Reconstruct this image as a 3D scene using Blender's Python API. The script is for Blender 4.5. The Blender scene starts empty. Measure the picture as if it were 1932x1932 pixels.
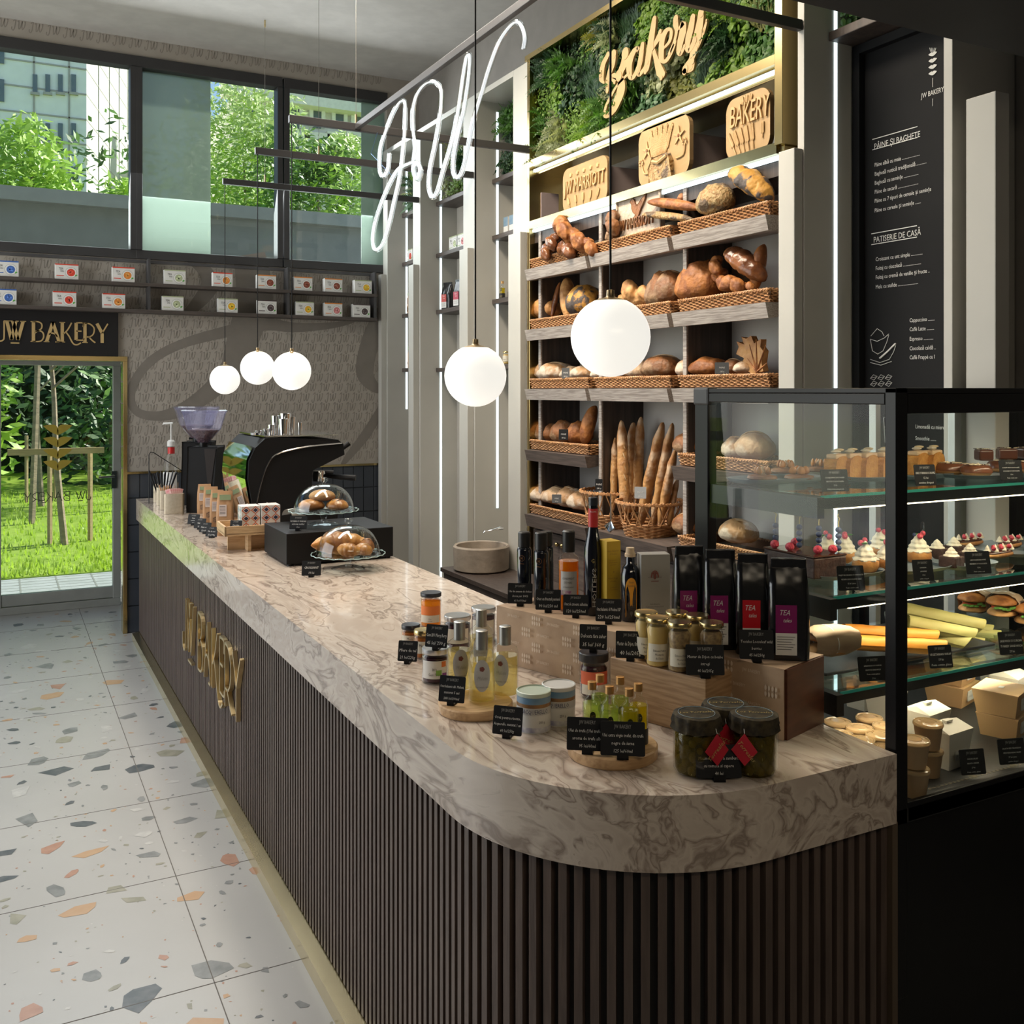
import bpy, math, random
from mathutils import Vector, Matrix, noise
from mathutils.geometry import tessellate_polygon
sc = bpy.context.scene
COL = sc.collection
PI = math.pi
random.seed(7)
# ------------------------------------------------------------------ camera
FPX = 1850.0; CX = 966.0; HY = 738.0; EYE = 1.75
YAW = math.atan(966.0 / FPX)
cam_d = bpy.data.cameras.new('camera'); cam = bpy.data.objects.new('camera', cam_d); COL.objects.link(cam)
cam.location = (0, 0, EYE); cam.rotation_euler = (PI / 2, 0, -YAW)
cam_d.sensor_width = 36; cam_d.lens = 36 * FPX / 1932; cam_d.shift_y = -(966 - HY) / 1932
cam_d.clip_start = 0.05; cam_d.clip_end = 400
sc.camera = cam
# ------------------------------------------------------------------ render look
sc.view_settings.view_transform = 'Standard'; sc.view_settings.look = 'None'
sc.view_settings.gamma = 1; sc.view_settings.use_curve_mapping = False
sc.view_settings.exposure = 0.36
cy = sc.cycles
cy.max_bounces = 10; cy.diffuse_bounces = 4; cy.glossy_bounces = 4; cy.transmission_bounces = 6
cy.transparent_max_bounces = 40; cy.caustics_reflective = False; cy.caustics_refractive = False
cy.sample_clamp_indirect = 6; cy.use_denoising = True
# ------------------------------------------------------------------ sky, sun, large area lights
w = bpy.data.worlds.new('sky'); sc.world = w; w.use_nodes = True
nt = w.node_tree; bg = nt.nodes['Background']
sky = nt.nodes.new('ShaderNodeTexSky'); sky.sky_type = 'HOSEK_WILKIE'; sky.sun_direction = (0.7, 0.2, 0.65); sky.turbidity = 3.5
nt.links.new(sky.outputs[0], bg.inputs[0]); bg.inputs[1].default_value = 4.2
sd = bpy.data.lights.new('sun', 'SUN'); sd.energy = 11; sd.angle = 0.01; sd.color = (1, .95, .86)
so = bpy.data.objects.new('sun', sd); COL.objects.link(so)
so.rotation_euler = Vector((-.86, -.22, -.72)).to_track_quat('-Z', 'Y').to_euler()
def area(name, loc, target, sx, sy, e, color=(1, 1, 1), spread=180):
    d = bpy.data.lights.new(name, 'AREA'); d.shape = 'RECTANGLE'; d.size = sx; d.size_y = sy; d.energy = e; d.color = color
    d.spread = math.radians(spread)
    o = bpy.data.objects.new(name, d); COL.objects.link(o); o.location = loc
    o.rotation_euler = (Vector(target) - Vector(loc)).to_track_quat('-Z', 'Y').to_euler()
    return o
area('daylight_left_windows', (-3.0, 5.4, 2.0), (1, 5.2, 1.6), 4.4, 3.2, 112, (1, .965, .915))
area('daylight_upper_windows', (1.2, 7.5, 3.4), (1.2, 3.0, 0.8), 3.0, 1.3, 60, (.93, .98, 1))
area('track_light_shelves', (1.5, 4.0, 4.15), (2.95, 4.0, 1.6), 2.4, .4, 38, (1, .86, .68), 110)
area('track_light_counter', (0.7, 4.6, 4.2), (1.3, 3.6, 0.9), 2.6, .5, 42, (1, .9, .78), 120)
area('warm_fill_near', (0.7, -0.3, 2.6), (1.3, 1.9, .9), 1.6, .4, 5, (1, .84, .62), 110)  # unseen warm fill added above the camera to brighten the near counter
# ------------------------------------------------------------------ measuring helpers: a point of the place seen along a line of sight
SF = (math.sin(YAW), math.cos(YAW)); SR = (math.cos(YAW), -math.sin(YAW))
def ray(u, v):
    r = (u - CX) / FPX
    return (SF[0] + r * SR[0], SF[1] + r * SR[1], (HY - v) / FPX)
def P(u, v, x=None, y=None, z=None):
    d = ray(u, v)
    s = x / d[0] if x is not None else y / d[1] if y is not None else (z - EYE) / d[2]
    return Vector((d[0] * s, d[1] * s, EYE + d[2] * s))
def dist(p): return p[0] * SF[0] + p[1] * SF[1]
def mpx(p): return dist(p) / FPX          # metres per photo pixel at p
FACE = math.atan2(-SF[0], SF[1])          # rotz so local -Y faces the viewer side
# ------------------------------------------------------------------ materials
_m = {}
def mat(name, c=(.5, .5, .5), rough=.5, metal=0, c2=None, ns=8, stretch=None, amount=1, lo=.35, hi=.65, bump=0, bs=None, emit=0, ec=None, coat=0, spec=.5, sss=0):
    if name in _m: return _m[name]
    m = bpy.data.materials.new(name); m.use_nodes = True; _m[name] = m
    n = m.node_tree.nodes; l = m.node_tree.links; b = n['Principled BSDF']
    b.inputs['Base Color'].default_value = (*c, 1); b.inputs['Roughness'].default_value = rough
    b.inputs['Metallic'].default_value = metal; b.inputs['Specular IOR Level'].default_value = spec
    b.inputs['Coat Weight'].default_value = coat
    if emit: b.inputs['Emission Color'].default_value = (*(ec or c), 1); b.inputs['Emission Strength'].default_value = emit
    tc = n.new('ShaderNodeTexCoord'); mp = n.new('ShaderNodeMapping'); l.new(tc.outputs['Object'], mp.inputs[0])
    if stretch: mp.inputs['Scale'].default_value = stretch
    if c2 is None: c2 = tuple(min(1, v * .9) for v in c)
    nz = n.new('ShaderNodeTexNoise'); nz.inputs['Scale'].default_value = ns; nz.inputs['Detail'].default_value = 4
    l.new(mp.outputs[0], nz.inputs[0])
    mr = n.new('ShaderNodeMapRange'); mr.inputs[1].default_value = lo; mr.inputs[2].default_value = hi; mr.inputs[4].default_value = amount
    l.new(nz.outputs[0], mr.inputs[0])
    mx = n.new('ShaderNodeMix'); mx.data_type = 'RGBA'; mx.inputs[6].default_value = (*c, 1); mx.inputs[7].default_value = (*c2, 1)
    l.new(mr.outputs[0], mx.inputs[0]); l.new(mx.outputs[2], b.inputs['Base Color'])
    if bump:
        bn = n.new('ShaderNodeTexNoise'); bn.inputs['Scale'].default_value = bs or ns * 3; l.new(mp.outputs[0], bn.inputs[0])
        bp = n.new('ShaderNodeBump'); bp.inputs['Strength'].default_value = bump; bp.inputs['Distance'].default_value = .01
        l.new(bn.outputs[0], bp.inputs['Height']); l.new(bp.outputs[0], b.inputs['Normal'])
    return m
def glass(name, tint=(1, 1, 1), ior=1.45, rough=0.0, extra=0.0, body=None, bodyfac=0.0):
    if name in _m: return _m[name]
    m = bpy.data.materials.new(name); m.use_nodes = True; _m[name] = m
    n = m.node_tree.nodes; l = m.node_tree.links; n.remove(n['Principled BSDF']); out = n['Material Output']
    t = n.new('ShaderNodeBsdfTransparent'); t.inputs[0].default_value = (*tint, 1)
    g = n.new('ShaderNodeBsdfGlossy'); g.inputs['Roughness'].default_value = rough
    f = n.new('ShaderNodeLayerWeight'); f.inputs[0].default_value = .5     # Schlick reflectance, same for both sides of a pane
    pw = n.new('ShaderNodeMath'); pw.operation = 'POWER'; pw.inputs[1].default_value = 4.5; l.new(f.outputs['Facing'], pw.inputs[0])
    r0 = ((ior - 1) / (ior + 1)) ** 2 + extra
    ad = n.new('ShaderNodeMath'); ad.operation = 'MULTIPLY_ADD'; ad.inputs[1].default_value = 1 - r0; ad.inputs[2].default_value = r0; ad.use_clamp = True; l.new(pw.outputs[0], ad.inputs[0])
    base = t
    if body is not None:
        d = n.new('ShaderNodeBsdfDiffuse'); d.inputs[0].default_value = (*body, 1)
        tl = n.new('ShaderNodeBsdfTranslucent'); tl.inputs[0].default_value = (*body, 1)
        m1 = n.new('ShaderNodeMixShader'); m1.inputs[0].default_value = .5; l.new(d.outputs[0], m1.inputs[1]); l.new(tl.outputs[0], m1.inputs[2])
        m2 = n.new('ShaderNodeMixShader'); m2.inputs[0].default_value = bodyfac; l.new(t.outputs[0], m2.inputs[1]); l.new(m1.outputs[0], m2.inputs[2]); base = m2
    mx = n.new('ShaderNodeMixShader'); l.new(ad.outputs[0], mx.inputs[0]); l.new(base.outputs[0], mx.inputs[1]); l.new(g.outputs[0], mx.inputs[2])
    l.new(mx.outputs[0], out.inputs[0])
    return m
def leafmat(name, c, c2, ns=6):
    if name in _m: return _m[name]
    m = mat(name, c, .45, c2=c2, ns=ns); n = m.node_tree.nodes; l = m.node_tree.links; b = n['Principled BSDF']
    tl = n.new('ShaderNodeBsdfTranslucent'); tl.inputs[0].default_value = (min(1, c[0] * 1.6), min(1, c[1] * 1.6), c[2], 1)
    mx = n.new('ShaderNodeMixShader'); mx.inputs[0].default_value = .4
    l.new(b.outputs[0], mx.inputs[1]); l.new(tl.outputs[0], mx.inputs[2]); l.new(mx.outputs[0], n['Material Output'].inputs[0])
    return m
# ------------------------------------------------------------------ mesh builder
class MB:
    def __init__(s): s.V = []; s.F = []; s.I = []; s.mats = []
    def mi(s, m):
        if m not in s.mats: s.mats.append(m)
        return s.mats.index(m)
    def add(s, vs, fs, m, M=None):
        o = len(s.V); k = s.mi(m)
        s.V += [tuple(M @ Vector(v)) for v in vs] if M is not None else [tuple(v) for v in vs]
        s.F += [tuple(i + o for i in f) for f in fs]; s.I += [k] * len(fs); return s
    def box(s, x0, x1, y0, y1, z0, z1, m, M=None):
        v = [(x, y, z) for z in (z0, z1) for y in (y0, y1) for x in (x0, x1)]
        return s.add(v, [(0, 2, 3, 1), (4, 5, 7, 6), (0, 1, 5, 4), (1, 3, 7, 5), (3, 2, 6, 7), (2, 0, 4, 6)], m, M)
    def lathe(s, prof, m, n=24, M=None, caps=True, sx=1, sy=1):
        v = []; f = []
        for r, z in prof:
            for k in range(n): a = 2 * PI * k / n; v.append((r * math.cos(a) * sx, r * math.sin(a) * sy, z))
        for j in range(len(prof) - 1):
            for k in range(n): k2 = (k + 1) % n; f.append((j * n + k, j * n + k2, (j + 1) * n + k2, (j + 1) * n + k))
        if caps:
            if prof[0][0] > 1e-6: f.append(tuple(range(n - 1, -1, -1)))
            if prof[-1][0] > 1e-6: f.append(tuple((len(prof) - 1) * n + k for k in range(n)))
        return s.add(v, f, m, M)
    def tube(s, pts, r, m, n=8, closed=False, M=None, flat=None):
        pts = [Vector(p) for p in pts]; N = len(pts); v = []; f = []
        rs = r if isinstance(r, (list, tuple)) else [r] * N
        up = None
        for i, p in enumerate(pts):
            a = pts[(i - 1) % N] if closed or i > 0 else p; b = pts[(i + 1) % N] if closed or i < N - 1 else p
            t = (b - a).normalized() if (b - a).length > 1e-9 else Vector((0, 0, 1))
            if up is None:
                up = Vector((0, 0, 1)) if abs(t.z) < .9 else Vector((1, 0, 0))
            e = (up - t * up.dot(t)); e = e.normalized() if e.length > 1e-6 else t.orthogonal().normalized(); up = e
            g = t.cross(e)
            for k in range(n):
                an = 2 * PI * (k + .5) / n; q = p + e * math.cos(an) * rs[i] * (flat or 1) + g * math.sin(an) * rs[i]; v.append(q)
        L = N if closed else N - 1
        for i in range(L):
            for k in range(n): k2 = (k + 1) % n; j = (i + 1) % N; f.append((i * n + k, i * n + k2, j * n + k2, j * n + k))
        if not closed: f.append(tuple(range(n - 1, -1, -1))); f.append(tuple((N - 1) * n + k for k in range(n)))
        return s.add(v, f, m, M)
    def prism(s, pts, off, m, M=None):      # polygon (3-D points) swept by off
        n = len(pts); off = Vector(off); pts = [Vector(p) for p in pts]
        tri = tessellate_polygon([pts]); v = pts + [p + off for p in pts]
        f = [tuple(t) for t in tri] + [tuple(i + n for i in reversed(t)) for t in tri]
        f += [(i, (i + 1) % n, (i + 1) % n + n, i + n) for i in range(n)]
        return s.add(v, f, m, M)
    def ell(s, c, r, m, nu=16, nv=10, M=None, disp=None):
        v = []; f = []
        for j in range(nv + 1):
            t = PI * j / nv
            for k in range(nu):
                a = 2 * PI * k / nu; d = Vector((math.sin(t) * math.cos(a), math.sin(t) * math.sin(a), math.cos(t)))
                q = disp(d) if disp else 1
                v.append((c[0] + d.x * r[0] * q, c[1] + d.y * r[1] * q, c[2] + d.z * r[2] * q))
        for j in range(nv):
            for k in range(nu): k2 = (k + 1) % nu; f.append((j * nu + k, (j + 1) * nu + k, (j + 1) * nu + k2, j * nu + k2))
        return s.add(v, f, m, M)
    def build(s, name, parent=None, loc=None, smooth=35, bevel=0, seg=2, rotz=0, kind=None):
        me = bpy.data.meshes.new(name); me.from_pydata(s.V, [], s.F)
        for m in s.mats: me.materials.append(m)
        me.polygons.foreach_set('material_index', s.I)
        if smooth:
            me.polygons.foreach_set('use_smooth', [True] * len(s.F)); me.update(); me.set_sharp_from_angle(angle=math.radians(smooth))
        me.update()
        o = bpy.data.objects.new(name, me); COL.objects.link(o)
        if parent: o.parent = parent
        if loc is not None: o.location = loc
        if rotz: o.rotation_euler.z = rotz
        if bevel:
            b = o.modifiers.new('bevel', 'BEVEL'); b.width = bevel; b.segments = seg; b.limit_method = 'ANGLE'
        if kind: o['kind'] = kind
        return o
def T(name, label, cat, loc=(0, 0, 0), rz=0, group=None):
    o = bpy.data.objects.new(name, None); COL.objects.link(o); o.location = loc; o.rotation_euler.z = rz
    o.empty_display_size = .05; return tag(o, label, cat, group)
def tag(o, label, cat, group=None):
    o['label'] = label; o['category'] = cat
    if group: o['group'] = group
    return o
def struct(o, label=None, cat=None):
    o['kind'] = 'structure'
    if label: o['label'] = label
    if cat: o['category'] = cat
    return o
def clone(root, loc, rz, label, scale=None):
    r = root.copy(); COL.objects.link(r); r.location = loc; r.rotation_euler.z = rz; r['label'] = label
    if scale: r.scale = scale
    for ch in list(root.children):
        c = ch.copy(); COL.objects.link(c); c.parent = r
        for g in list(ch.children): d = g.copy(); COL.objects.link(d); d.parent = c
    return r
def TR(x, y, z, rz=0, rx=0, ry=0): return Matrix.Translation((x, y, z)) @ Matrix.Rotation(rz, 4, 'Z') @ Matrix.Rotation(ry, 4, 'Y') @ Matrix.Rotation(rx, 4, 'X')
_tx = {}
def txt(s, size, depth=0, res=2, shear=0, align='CENTER'):
    k = (s, size, depth, res, shear, align)
    if k in _tx: return _tx[k]
    c = bpy.data.curves.new('t', 'FONT'); c.body = s; c.size = size; c.extrude = depth; c.align_x = align; c.resolution_u = res; c.shear = shear
    o = bpy.data.objects.new('t', c); COL.objects.link(o); dg = bpy.context.evaluated_depsgraph_get()
    me = o.evaluated_get(dg).to_mesh(); vs = [tuple(v.co) for v in me.vertices]; fs = [tuple(p.vertices) for p in me.polygons]
    bpy.data.objects.remove(o); bpy.data.curves.remove(c)
    _tx[k] = (vs, fs); return vs, fs
# text standing upright facing -Y, lower edge on local z=0
UP = Matrix.Rotation(PI / 2, 4, 'X')
def wtext(mb, s, size, m, x, y, z, sx=1, depth=0, shear=0, M=None, align='CENTER', res=2):
    vs, fs = txt(s, size, depth, res, shear, align)
    X = Matrix.Translation((x, y, z)) @ UP @ Matrix.Diagonal((sx, 1, 1, 1))
    mb.add(vs, fs, m, (M @ X) if M is not None else X)
def wrap(mb, s, size, m, R, ang, z, sx=1, shear=0, cx=0, cyy=0):   # lettering bent round a jar; ang=0 faces -Y
    vs, fs = txt(s, size, 0, 1, shear, 'CENTER')
    out = [(cx + R * math.sin(ang + x * sx / R), cyy - R * math.cos(ang + x * sx / R), z + y) for x, y, _ in vs]
    mb.add(out, fs, m)
def band(mb, R, a0, a1, z0, z1, m, n=14, R2=None):           # label band on a cylinder
    v = []; f = []; R2 = R2 or R
    for i in range(n + 1):
        a = a0 + (a1 - a0) * i / n; v += [(R * math.sin(a), -R * math.cos(a), z0), (R2 * math.sin(a), -R2 * math.cos(a), z1)]
    for i in range(n): f.append((2 * i, 2 * i + 2, 2 * i + 3, 2 * i + 1))
    mb.add(v, f, m)
def smoothpath(p, k=6, closed=False):
    p = [Vector(q) for q in p]; out = []; n = len(p)
    for i in range(n if closed else n - 1):
        a = p[(i - 1) % n] if closed or i > 0 else p[i]; b = p[i]; c = p[(i + 1) % n]; d = p[(i + 2) % n] if closed or i < n - 2 else c
        for j in range(k):
            t = j / k
            out.append(.5 * ((2 * b) + (c - a) * t + (2 * a - 5 * b + 4 * c - d) * t * t + (3 * b - a - 3 * c + d) * t ** 3))
    if not closed: out.append(p[-1])
    return out
def ribbon2d(pts, wd):      # 2-D stroke of varying width -> outline quads
    L = []; n = len(pts)
    for i in range(n):
        a = pts[max(0, i - 1)]; b = pts[min(n - 1, i + 1)]; t = Vector((b[0] - a[0], b[1] - a[1])); t = t.normalized() if t.length > 1e-9 else Vector((1, 0))
        nx, ny = -t.y, t.x; h = (wd[i] if isinstance(wd, (list, tuple)) else wd) / 2
        L.append(((pts[i][0] + nx * h, pts[i][1] + ny * h), (pts[i][0] - nx * h, pts[i][1] - ny * h)))
    return L
def stroke(mb, pts, wd, m, f3, depth=0):   # f3(a,b,d) -> 3-D point; builds a slab of the stroke
    R = ribbon2d(pts, wd); n = len(R)
    v = [f3(*p, 0) for q in R for p in q]
    if not depth: mb.add(v, [(2 * i, 2 * i + 1, 2 * i + 3, 2 * i + 2) for i in range(n - 1)], m); return
    v += [f3(*p, depth) for q in R for p in q]; o = 2 * n
    f = [(2 * i, 2 * i + 1, 2 * i + 3, 2 * i + 2) for i in range(n - 1)] + [(o + 2 * i, o + 2 * i + 2, o + 2 * i + 3, o + 2 * i + 1) for i in range(n - 1)]
    f += [(2 * i, 2 * i + 2, o + 2 * i + 2, o + 2 * i) for i in range(n - 1)] + [(2 * i + 1, o + 2 * i + 1, o + 2 * i + 3, 2 * i + 3) for i in range(n - 1)]
    f += [(0, o, o + 1, 1), (2 * n - 2, 2 * n - 1, o + 2 * n - 1, o + 2 * n - 2)]
    mb.add(v, f, m)
# ---- palette
WHITE = mat('white_lacquer', (.50, .485, .44), .45, c2=(.46, .45, .41), ns=3)
BLACK = mat('black_metal', (.009, .009, .010), .35, spec=.25)
MATTE = mat('matte_black', (.009, .009, .010), .55, spec=.22)
CARD = mat('slate_card', (.011, .012, .014), .6, spec=.25)
CHALK = mat('chalk_white', (.75, .75, .72), .7)
GOLD = mat('polished_brass', (.56, .43, .20), .2, 1, c2=(.50, .38, .17), ns=3)
BRASS = mat('brushed_brass', (.72, .58, .32), .3, 1, c2=(.6, .48, .26), ns=30, stretch=(1, 1, 8))
STEEL = mat('polished_steel', (.75, .75, .75), .12, 1)
DWOOD = mat('dark_walnut', (.075, .055, .045), .45, c2=(.038, .028, .024), ns=5, stretch=(9, 9, .6), bump=.1)
GWOOD = mat('greyed_oak', (.42, .375, .34), .55, c2=(.25, .215, .19), ns=9, stretch=(14, 1, 22), lo=.4, hi=.62, bump=.15, bs=20)
GWOODD = mat('brown_shelf_wood', (.13, .10, .085), .5, c2=(.075, .058, .05), ns=7, stretch=(10, 1, 16))
LWOOD = mat('light_ash_wood', (.56, .37, .20), .4, c2=(.40, .245, .12), ns=5, stretch=(1.5, 14, 14), lo=.4, hi=.62)
OAK = mat('oak_block', (.42, .27, .145), .45, c2=(.28, .165, .08), ns=5, stretch=(2, 2, 26), lo=.38, hi=.62)
PINE = mat('pine_tray', (.62, .43, .24), .5, c2=(.48, .31, .16), ns=5, stretch=(3, 3, 20))
WALNUT = mat('red_brown_wood', (.13, .05, .028), .4, c2=(.07, .028, .018), ns=4, stretch=(2, 1, 12), lo=.35, hi=.7)
LED = mat('led_strip_light', (.8, .95, 1), .5, emit=1.25, ec=(.80, .95, 1))
LEDW = mat('warm_led_strip', (1, .85, .6), .5, emit=6, ec=(1, .83, .55))
PANE = glass('window_glass', (.93, .97, .945))
CLEAR = glass('clear_glass', (.96, .98, .98))
GEDGE = mat('glass_edge', (.04, .30, .22), .15, emit=0.05, ec=(.05, .5, .38))
KRAFT = mat('kraft_paper', (.44, .31, .20), .7, c2=(.36, .245, .155), ns=14, bump=.25, bs=9)
KPRINT = mat('kraft_print', (.62, .50, .38), .7)
PAPER = mat('white_paper', (.78, .77, .74), .6)
# ================================================================== the room
WY = 7.57; CZ = 4.31; WX = 3.08
WALLP = mat('wallpaper_taupe', (.40, .362, .315), .7, c2=(.36, .325, .28), ns=5)
WALLJW = mat('wallpaper_print', (.285, .255, .22), .7)
WALLSW = mat('wallpaper_flourish', (.225, .20, .172), .7)
PLAST = mat('ceiling_paint', (.50, .48, .45), .8)
GWALL = mat('grey_wall_paint', (.20, .185, .17), .7)
FRAME = mat('dark_window_frame', (.035, .034, .035), .45)
GFR = mat('grey_aluminium', (.33, .34, .31), .4, .2)
# --- floor: pale tiles with stone chips and joints
TB = mat('terrazzo_ground', (.43, .43, .42), .32, c2=(.39, .39, .38), ns=1.3, bump=.02, bs=90)
CH = [mat('terrazzo_chip_grey', (.16, .17, .17), .35, c2=(.25, .26, .26), ns=18), mat('terrazzo_chip_slate', (.07, .085, .095), .35, c2=(.12, .13, .14), ns=22),
      mat('terrazzo_chip_ochre', (.46, .31, .19), .35, c2=(.44, .28, .16), ns=20), mat('terrazzo_chip_rose', (.36, .20, .145), .35, c2=(.42, .25, .18), ns=20),
      mat('terrazzo_chip_olive', (.24, .24, .185), .35, c2=(.32, .31, .25), ns=25), mat('terrazzo_chip_pale', (.42, .42, .41), .35, c2=(.5, .5, .48), ns=25)]
JOINT = mat('tile_joint', (.13, .12, .11), .8)
fl = MB(); fl.box(-3.3, 3.5, -2.6, 8.62, -.06, 0, TB)
rn = random.Random(11)
def chip(cx, cyy, r, z, m):
    n = rn.randint(4, 7); a0 = rn.uniform(0, 6.28); el = rn.uniform(.45, .9); an = rn.uniform(0, PI); pts = []
    for k in range(n):
        a = a0 + 2 * PI * (k + rn.uniform(-.28, .28)) / n; q = r * rn.uniform(.62, 1.1); px_, py_ = q * math.cos(a), q * math.sin(a) * el
        pts.append((cx + px_ * math.cos(an) - py_ * math.sin(an), cyy + px_ * math.sin(an) + py_ * math.cos(an), z))
    fl.add(pts, [tuple(range(n))], m)
used = []
for i in range(1300):
    big = i < 430
    x = rn.uniform(-1.3, .95) if i % 3 else rn.uniform(0, .9); y = rn.uniform(.8, 8.5)
    r = rn.uniform(.036, .085) if big else rn.uniform(.008, .024)
    if i > 250 and i < 430: r = rn.uniform(.022, .042)
    if any(abs(x - a) < (r + b) and abs(y - c) < (r + b) for a, c, b in used): continue
    used.append((x, y, r * .9)); chip(x, y, r, .0006 + (i % 5) * .00004, rn.choice(CH + [CH[0], CH[0], CH[1], CH[4], CH[5], CH[2]]))
for i in range(1500):
    chip(rn.uniform(-.6, 1), rn.uniform(1.2, 8.5), rn.uniform(.003, .008), .0005, rn.choice(CH))
for x in (.5625 - 1.44, .5625 - .72 * 2 + 1.44 - .0, -.8775):
    fl.box(x - .0015, x + .0015, -2.5, 8.6, 0, .0008, JOINT)
for k in range(-6, 9):
    y = 2.978 + .72 * k
    if y < 8.6: fl.box(-3.2, 1.7, y - .0014, y + .0014, 0, .0008, JOINT)
struct(fl.build('floor', smooth=0), 'pale terrazzo tile floor with large scattered stone chips', 'floor')
struct(MB().box(-3.3, 3.5, 1.67, WY + .2, CZ, CZ + .1, PLAST).build('ceiling', smooth=0), 'plain light grey ceiling above the counter', 'ceiling')
SOFF = mat('dark_ceiling_panel', (.025, .024, .023), .6)
struct(MB().box(-3.3, WX, -2.6, 1.665, 2.63, CZ + .1, SOFF).build('ceiling', smooth=0), 'dark dropped ceiling over the near end of the room', 'ceiling')
# --- right wall
struct(MB().box(WX, WX + .15, -2.6, WY + .2, 0, CZ, mat('right_wall_paint', (.23, .21, .19), .7)).build('wall_right', smooth=0), 'taupe wall behind the shelving units', 'wall')
struct(MB().box(-3.3, 3.2, -2.7, -2.6, 0, CZ, GWALL).build('wall_front', smooth=0), 'plain grey wall behind the viewer', 'wall')
lw = MB(); lw.box(-3.3, -3.15, -2.6, 3.2, 0, CZ, GWALL); lw.box(-3.3, -3.15, 3.2, WY + .2, 0, .3, GWALL); lw.box(-3.3, -3.15, 3.2, WY + .2, 3.6, CZ, GWALL)
lw.box(-3.3, -3.15, WY - .1, WY + .2, .3, 3.6, GWALL)
struct(lw.build('wall_left', smooth=0), 'grey wall with a wide glazed opening on the left', 'wall')
# --- back wall with openings, wallpaper print, flourish and dark tiled dado
TILE = mat('dark_blue_grey_tile', (.045, .052, .065), .22, c2=(.06, .067, .08), ns=2)
bw = MB(); Y0, Y1 = WY, WY + .14
JX = .785
bw.box(-3.3, WX, Y0, Y1, 4.175, CZ, WALLP)          # above windows
bw.box(-3.3, WX, Y0, Y1, 2.0, 2.71, WALLP)           # band below windows
bw.box(2.80, WX, Y0, Y1, 2.71, 4.175, WALLP)
bw.box(JX + .02, WX, Y0, Y1, 1.15, 2.0, WALLP)
bw.box(JX + .02, WX, Y0 + .012, Y1, 0, 1.15, TILE)
# large flourish, traced in the wall plane
def wallpt(u, v, off): 
    p = P(u, v, y=Y0 - off); return p
def swoosh(pts, wds, off):
    c = smoothpath([(u, v, 0) for u, v in pts], 6); ws = []
    for i in range(len(c)):
        t = i / 6; a = int(min(t, len(wds) - 1)); b = min(a + 1, len(wds) - 1); ws.append(wds[a] + (wds[b] - wds[a]) * (t - a))
    R = ribbon2d([(q.x, q.y) for q in c], ws)
    v = [wallpt(*p, off) for q in R for p in q]
    bw.add(v, [(2 * i, 2 * i + 1, 2 * i + 3, 2 * i + 2) for i in range(len(R) - 1)], WALLSW)
swoosh([(690, 596), (640, 612), (560, 618), (500, 612), (430, 625), (340, 650), (280, 685), (248, 735), (256, 775), (300, 785), (350, 770), (400, 735), (440, 690), (456, 645)],
       [4, 10, 18, 24, 22, 17, 17, 17, 15, 18, 26, 34, 44, 54], .0012)
swoosh([(440, 690), (458, 640), (480, 560), (470, 480)], [44, 60, 70, 60], .0018)
swoosh([(722, 585), (700, 640), (688, 700), (706, 730), (722, 732)], [26, 34, 34, 20, 16], .0016)
swoosh([(722, 768), (690, 820), (660, 858), (645, 878)], [16, 18, 14, 6], .0012)
swoosh([(355, 488), (385, 510), (395, 540), (370, 575), (352, 590)], [10, 26, 34, 24, 14], .0016)
# small repeated JW monogram print
JWS = [[(.02, .18), (.0, .02), (.10, -.10), (.2, .1), (.26, .5), (.3, .8), (.2, .72), (.12, .62)],
       [(.42, .62), (.50, .72), (.50, .4), (.50, .05), (.62, .2), (.74, .7), (.72, .3), (.76, .05), (.9, .3), (.98, .72), (.9, .66)]]
JC = [[(q.x, q.y) for q in smoothpath([(a, b, 0) for a, b in s_], 2)] for s_ in JWS]
def jwprint(cx, cz, s, x_ok):
    for s_ in JC:
        stroke(bw, [(cx + a * s, cz + b * s) for a, b in s_], .0062, WALLJW, lambda a, b, d: (a, Y0 - .0006, b))
row = 0; z = 1.2
while z < 4.27:
    x = -.2 + (row % 2) * .055
    while x < 2.72:
        inwin = 2.66 < z + .05 and z < 4.19; indoor = x < JX - .02 and z < 2.72
        if not inwin and not (indoor and z < 2.36): jwprint(x, z, .088, None)
        x += .108
    z += .078; row += 1
# tiles: grid of pillowed vertical tiles
bk = bw
for i in range(24):
    x = JX + .03 + i * .085
    if x > 2.85: break
    for k in range(6):
        z0 = k * .195
        bw.prism([(x + .003, Y0 + .012, z0 + .004), (x + .082, Y0 + .012, z0 + .004), (x + .082, Y0 + .012, min(z0 + .191, 1.148)), (x + .003, Y0 + .012, min(z0 + .191, 1.148))], (0, -.012, 0), TILE)
struct(bw.build('wall_back', smooth=0), 'taupe back wall with script wallpaper, large flourish and dark tiled dado', 'wall')
struct(MB().box(JX + .03, 2.80, Y0 - .012, Y0, 1.15, 1.166, GOLD).build('trim_1', smooth=0), 'thin brass trim along the top of the dark tiles', 'trim')
# door opening: brass frame
tr = MB(); tr.box(-1.2, JX + .03, Y0 - .015, Y0 + .1, 1.965, 2.0, GOLD); tr.box(JX, JX + .03, Y0 - .015, Y0 + .1, 0, 1.965, GOLD)
struct(tr.build('trim_2', smooth=0, bevel=.002), 'polished brass frame round the entrance opening', 'trim')
# vestibule
ve = MB(); ve.box(-1.3, 1.2, Y1, 8.75, 2.0, 2.1, PLAST); ve.box(1.05, 1.2, Y1, 8.7, 0, 2.0, GWALL); ve.box(-1.3, -1.2, Y1, 8.7, 0, 2.0, GWALL); ve.box(.93, 1.2, 8.6, 8.7, 0, 2.0, GWALL)
struct(ve.build('wall_vestibule', smooth=0), 'grey walls of the small entrance lobby', 'wall')
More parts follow.
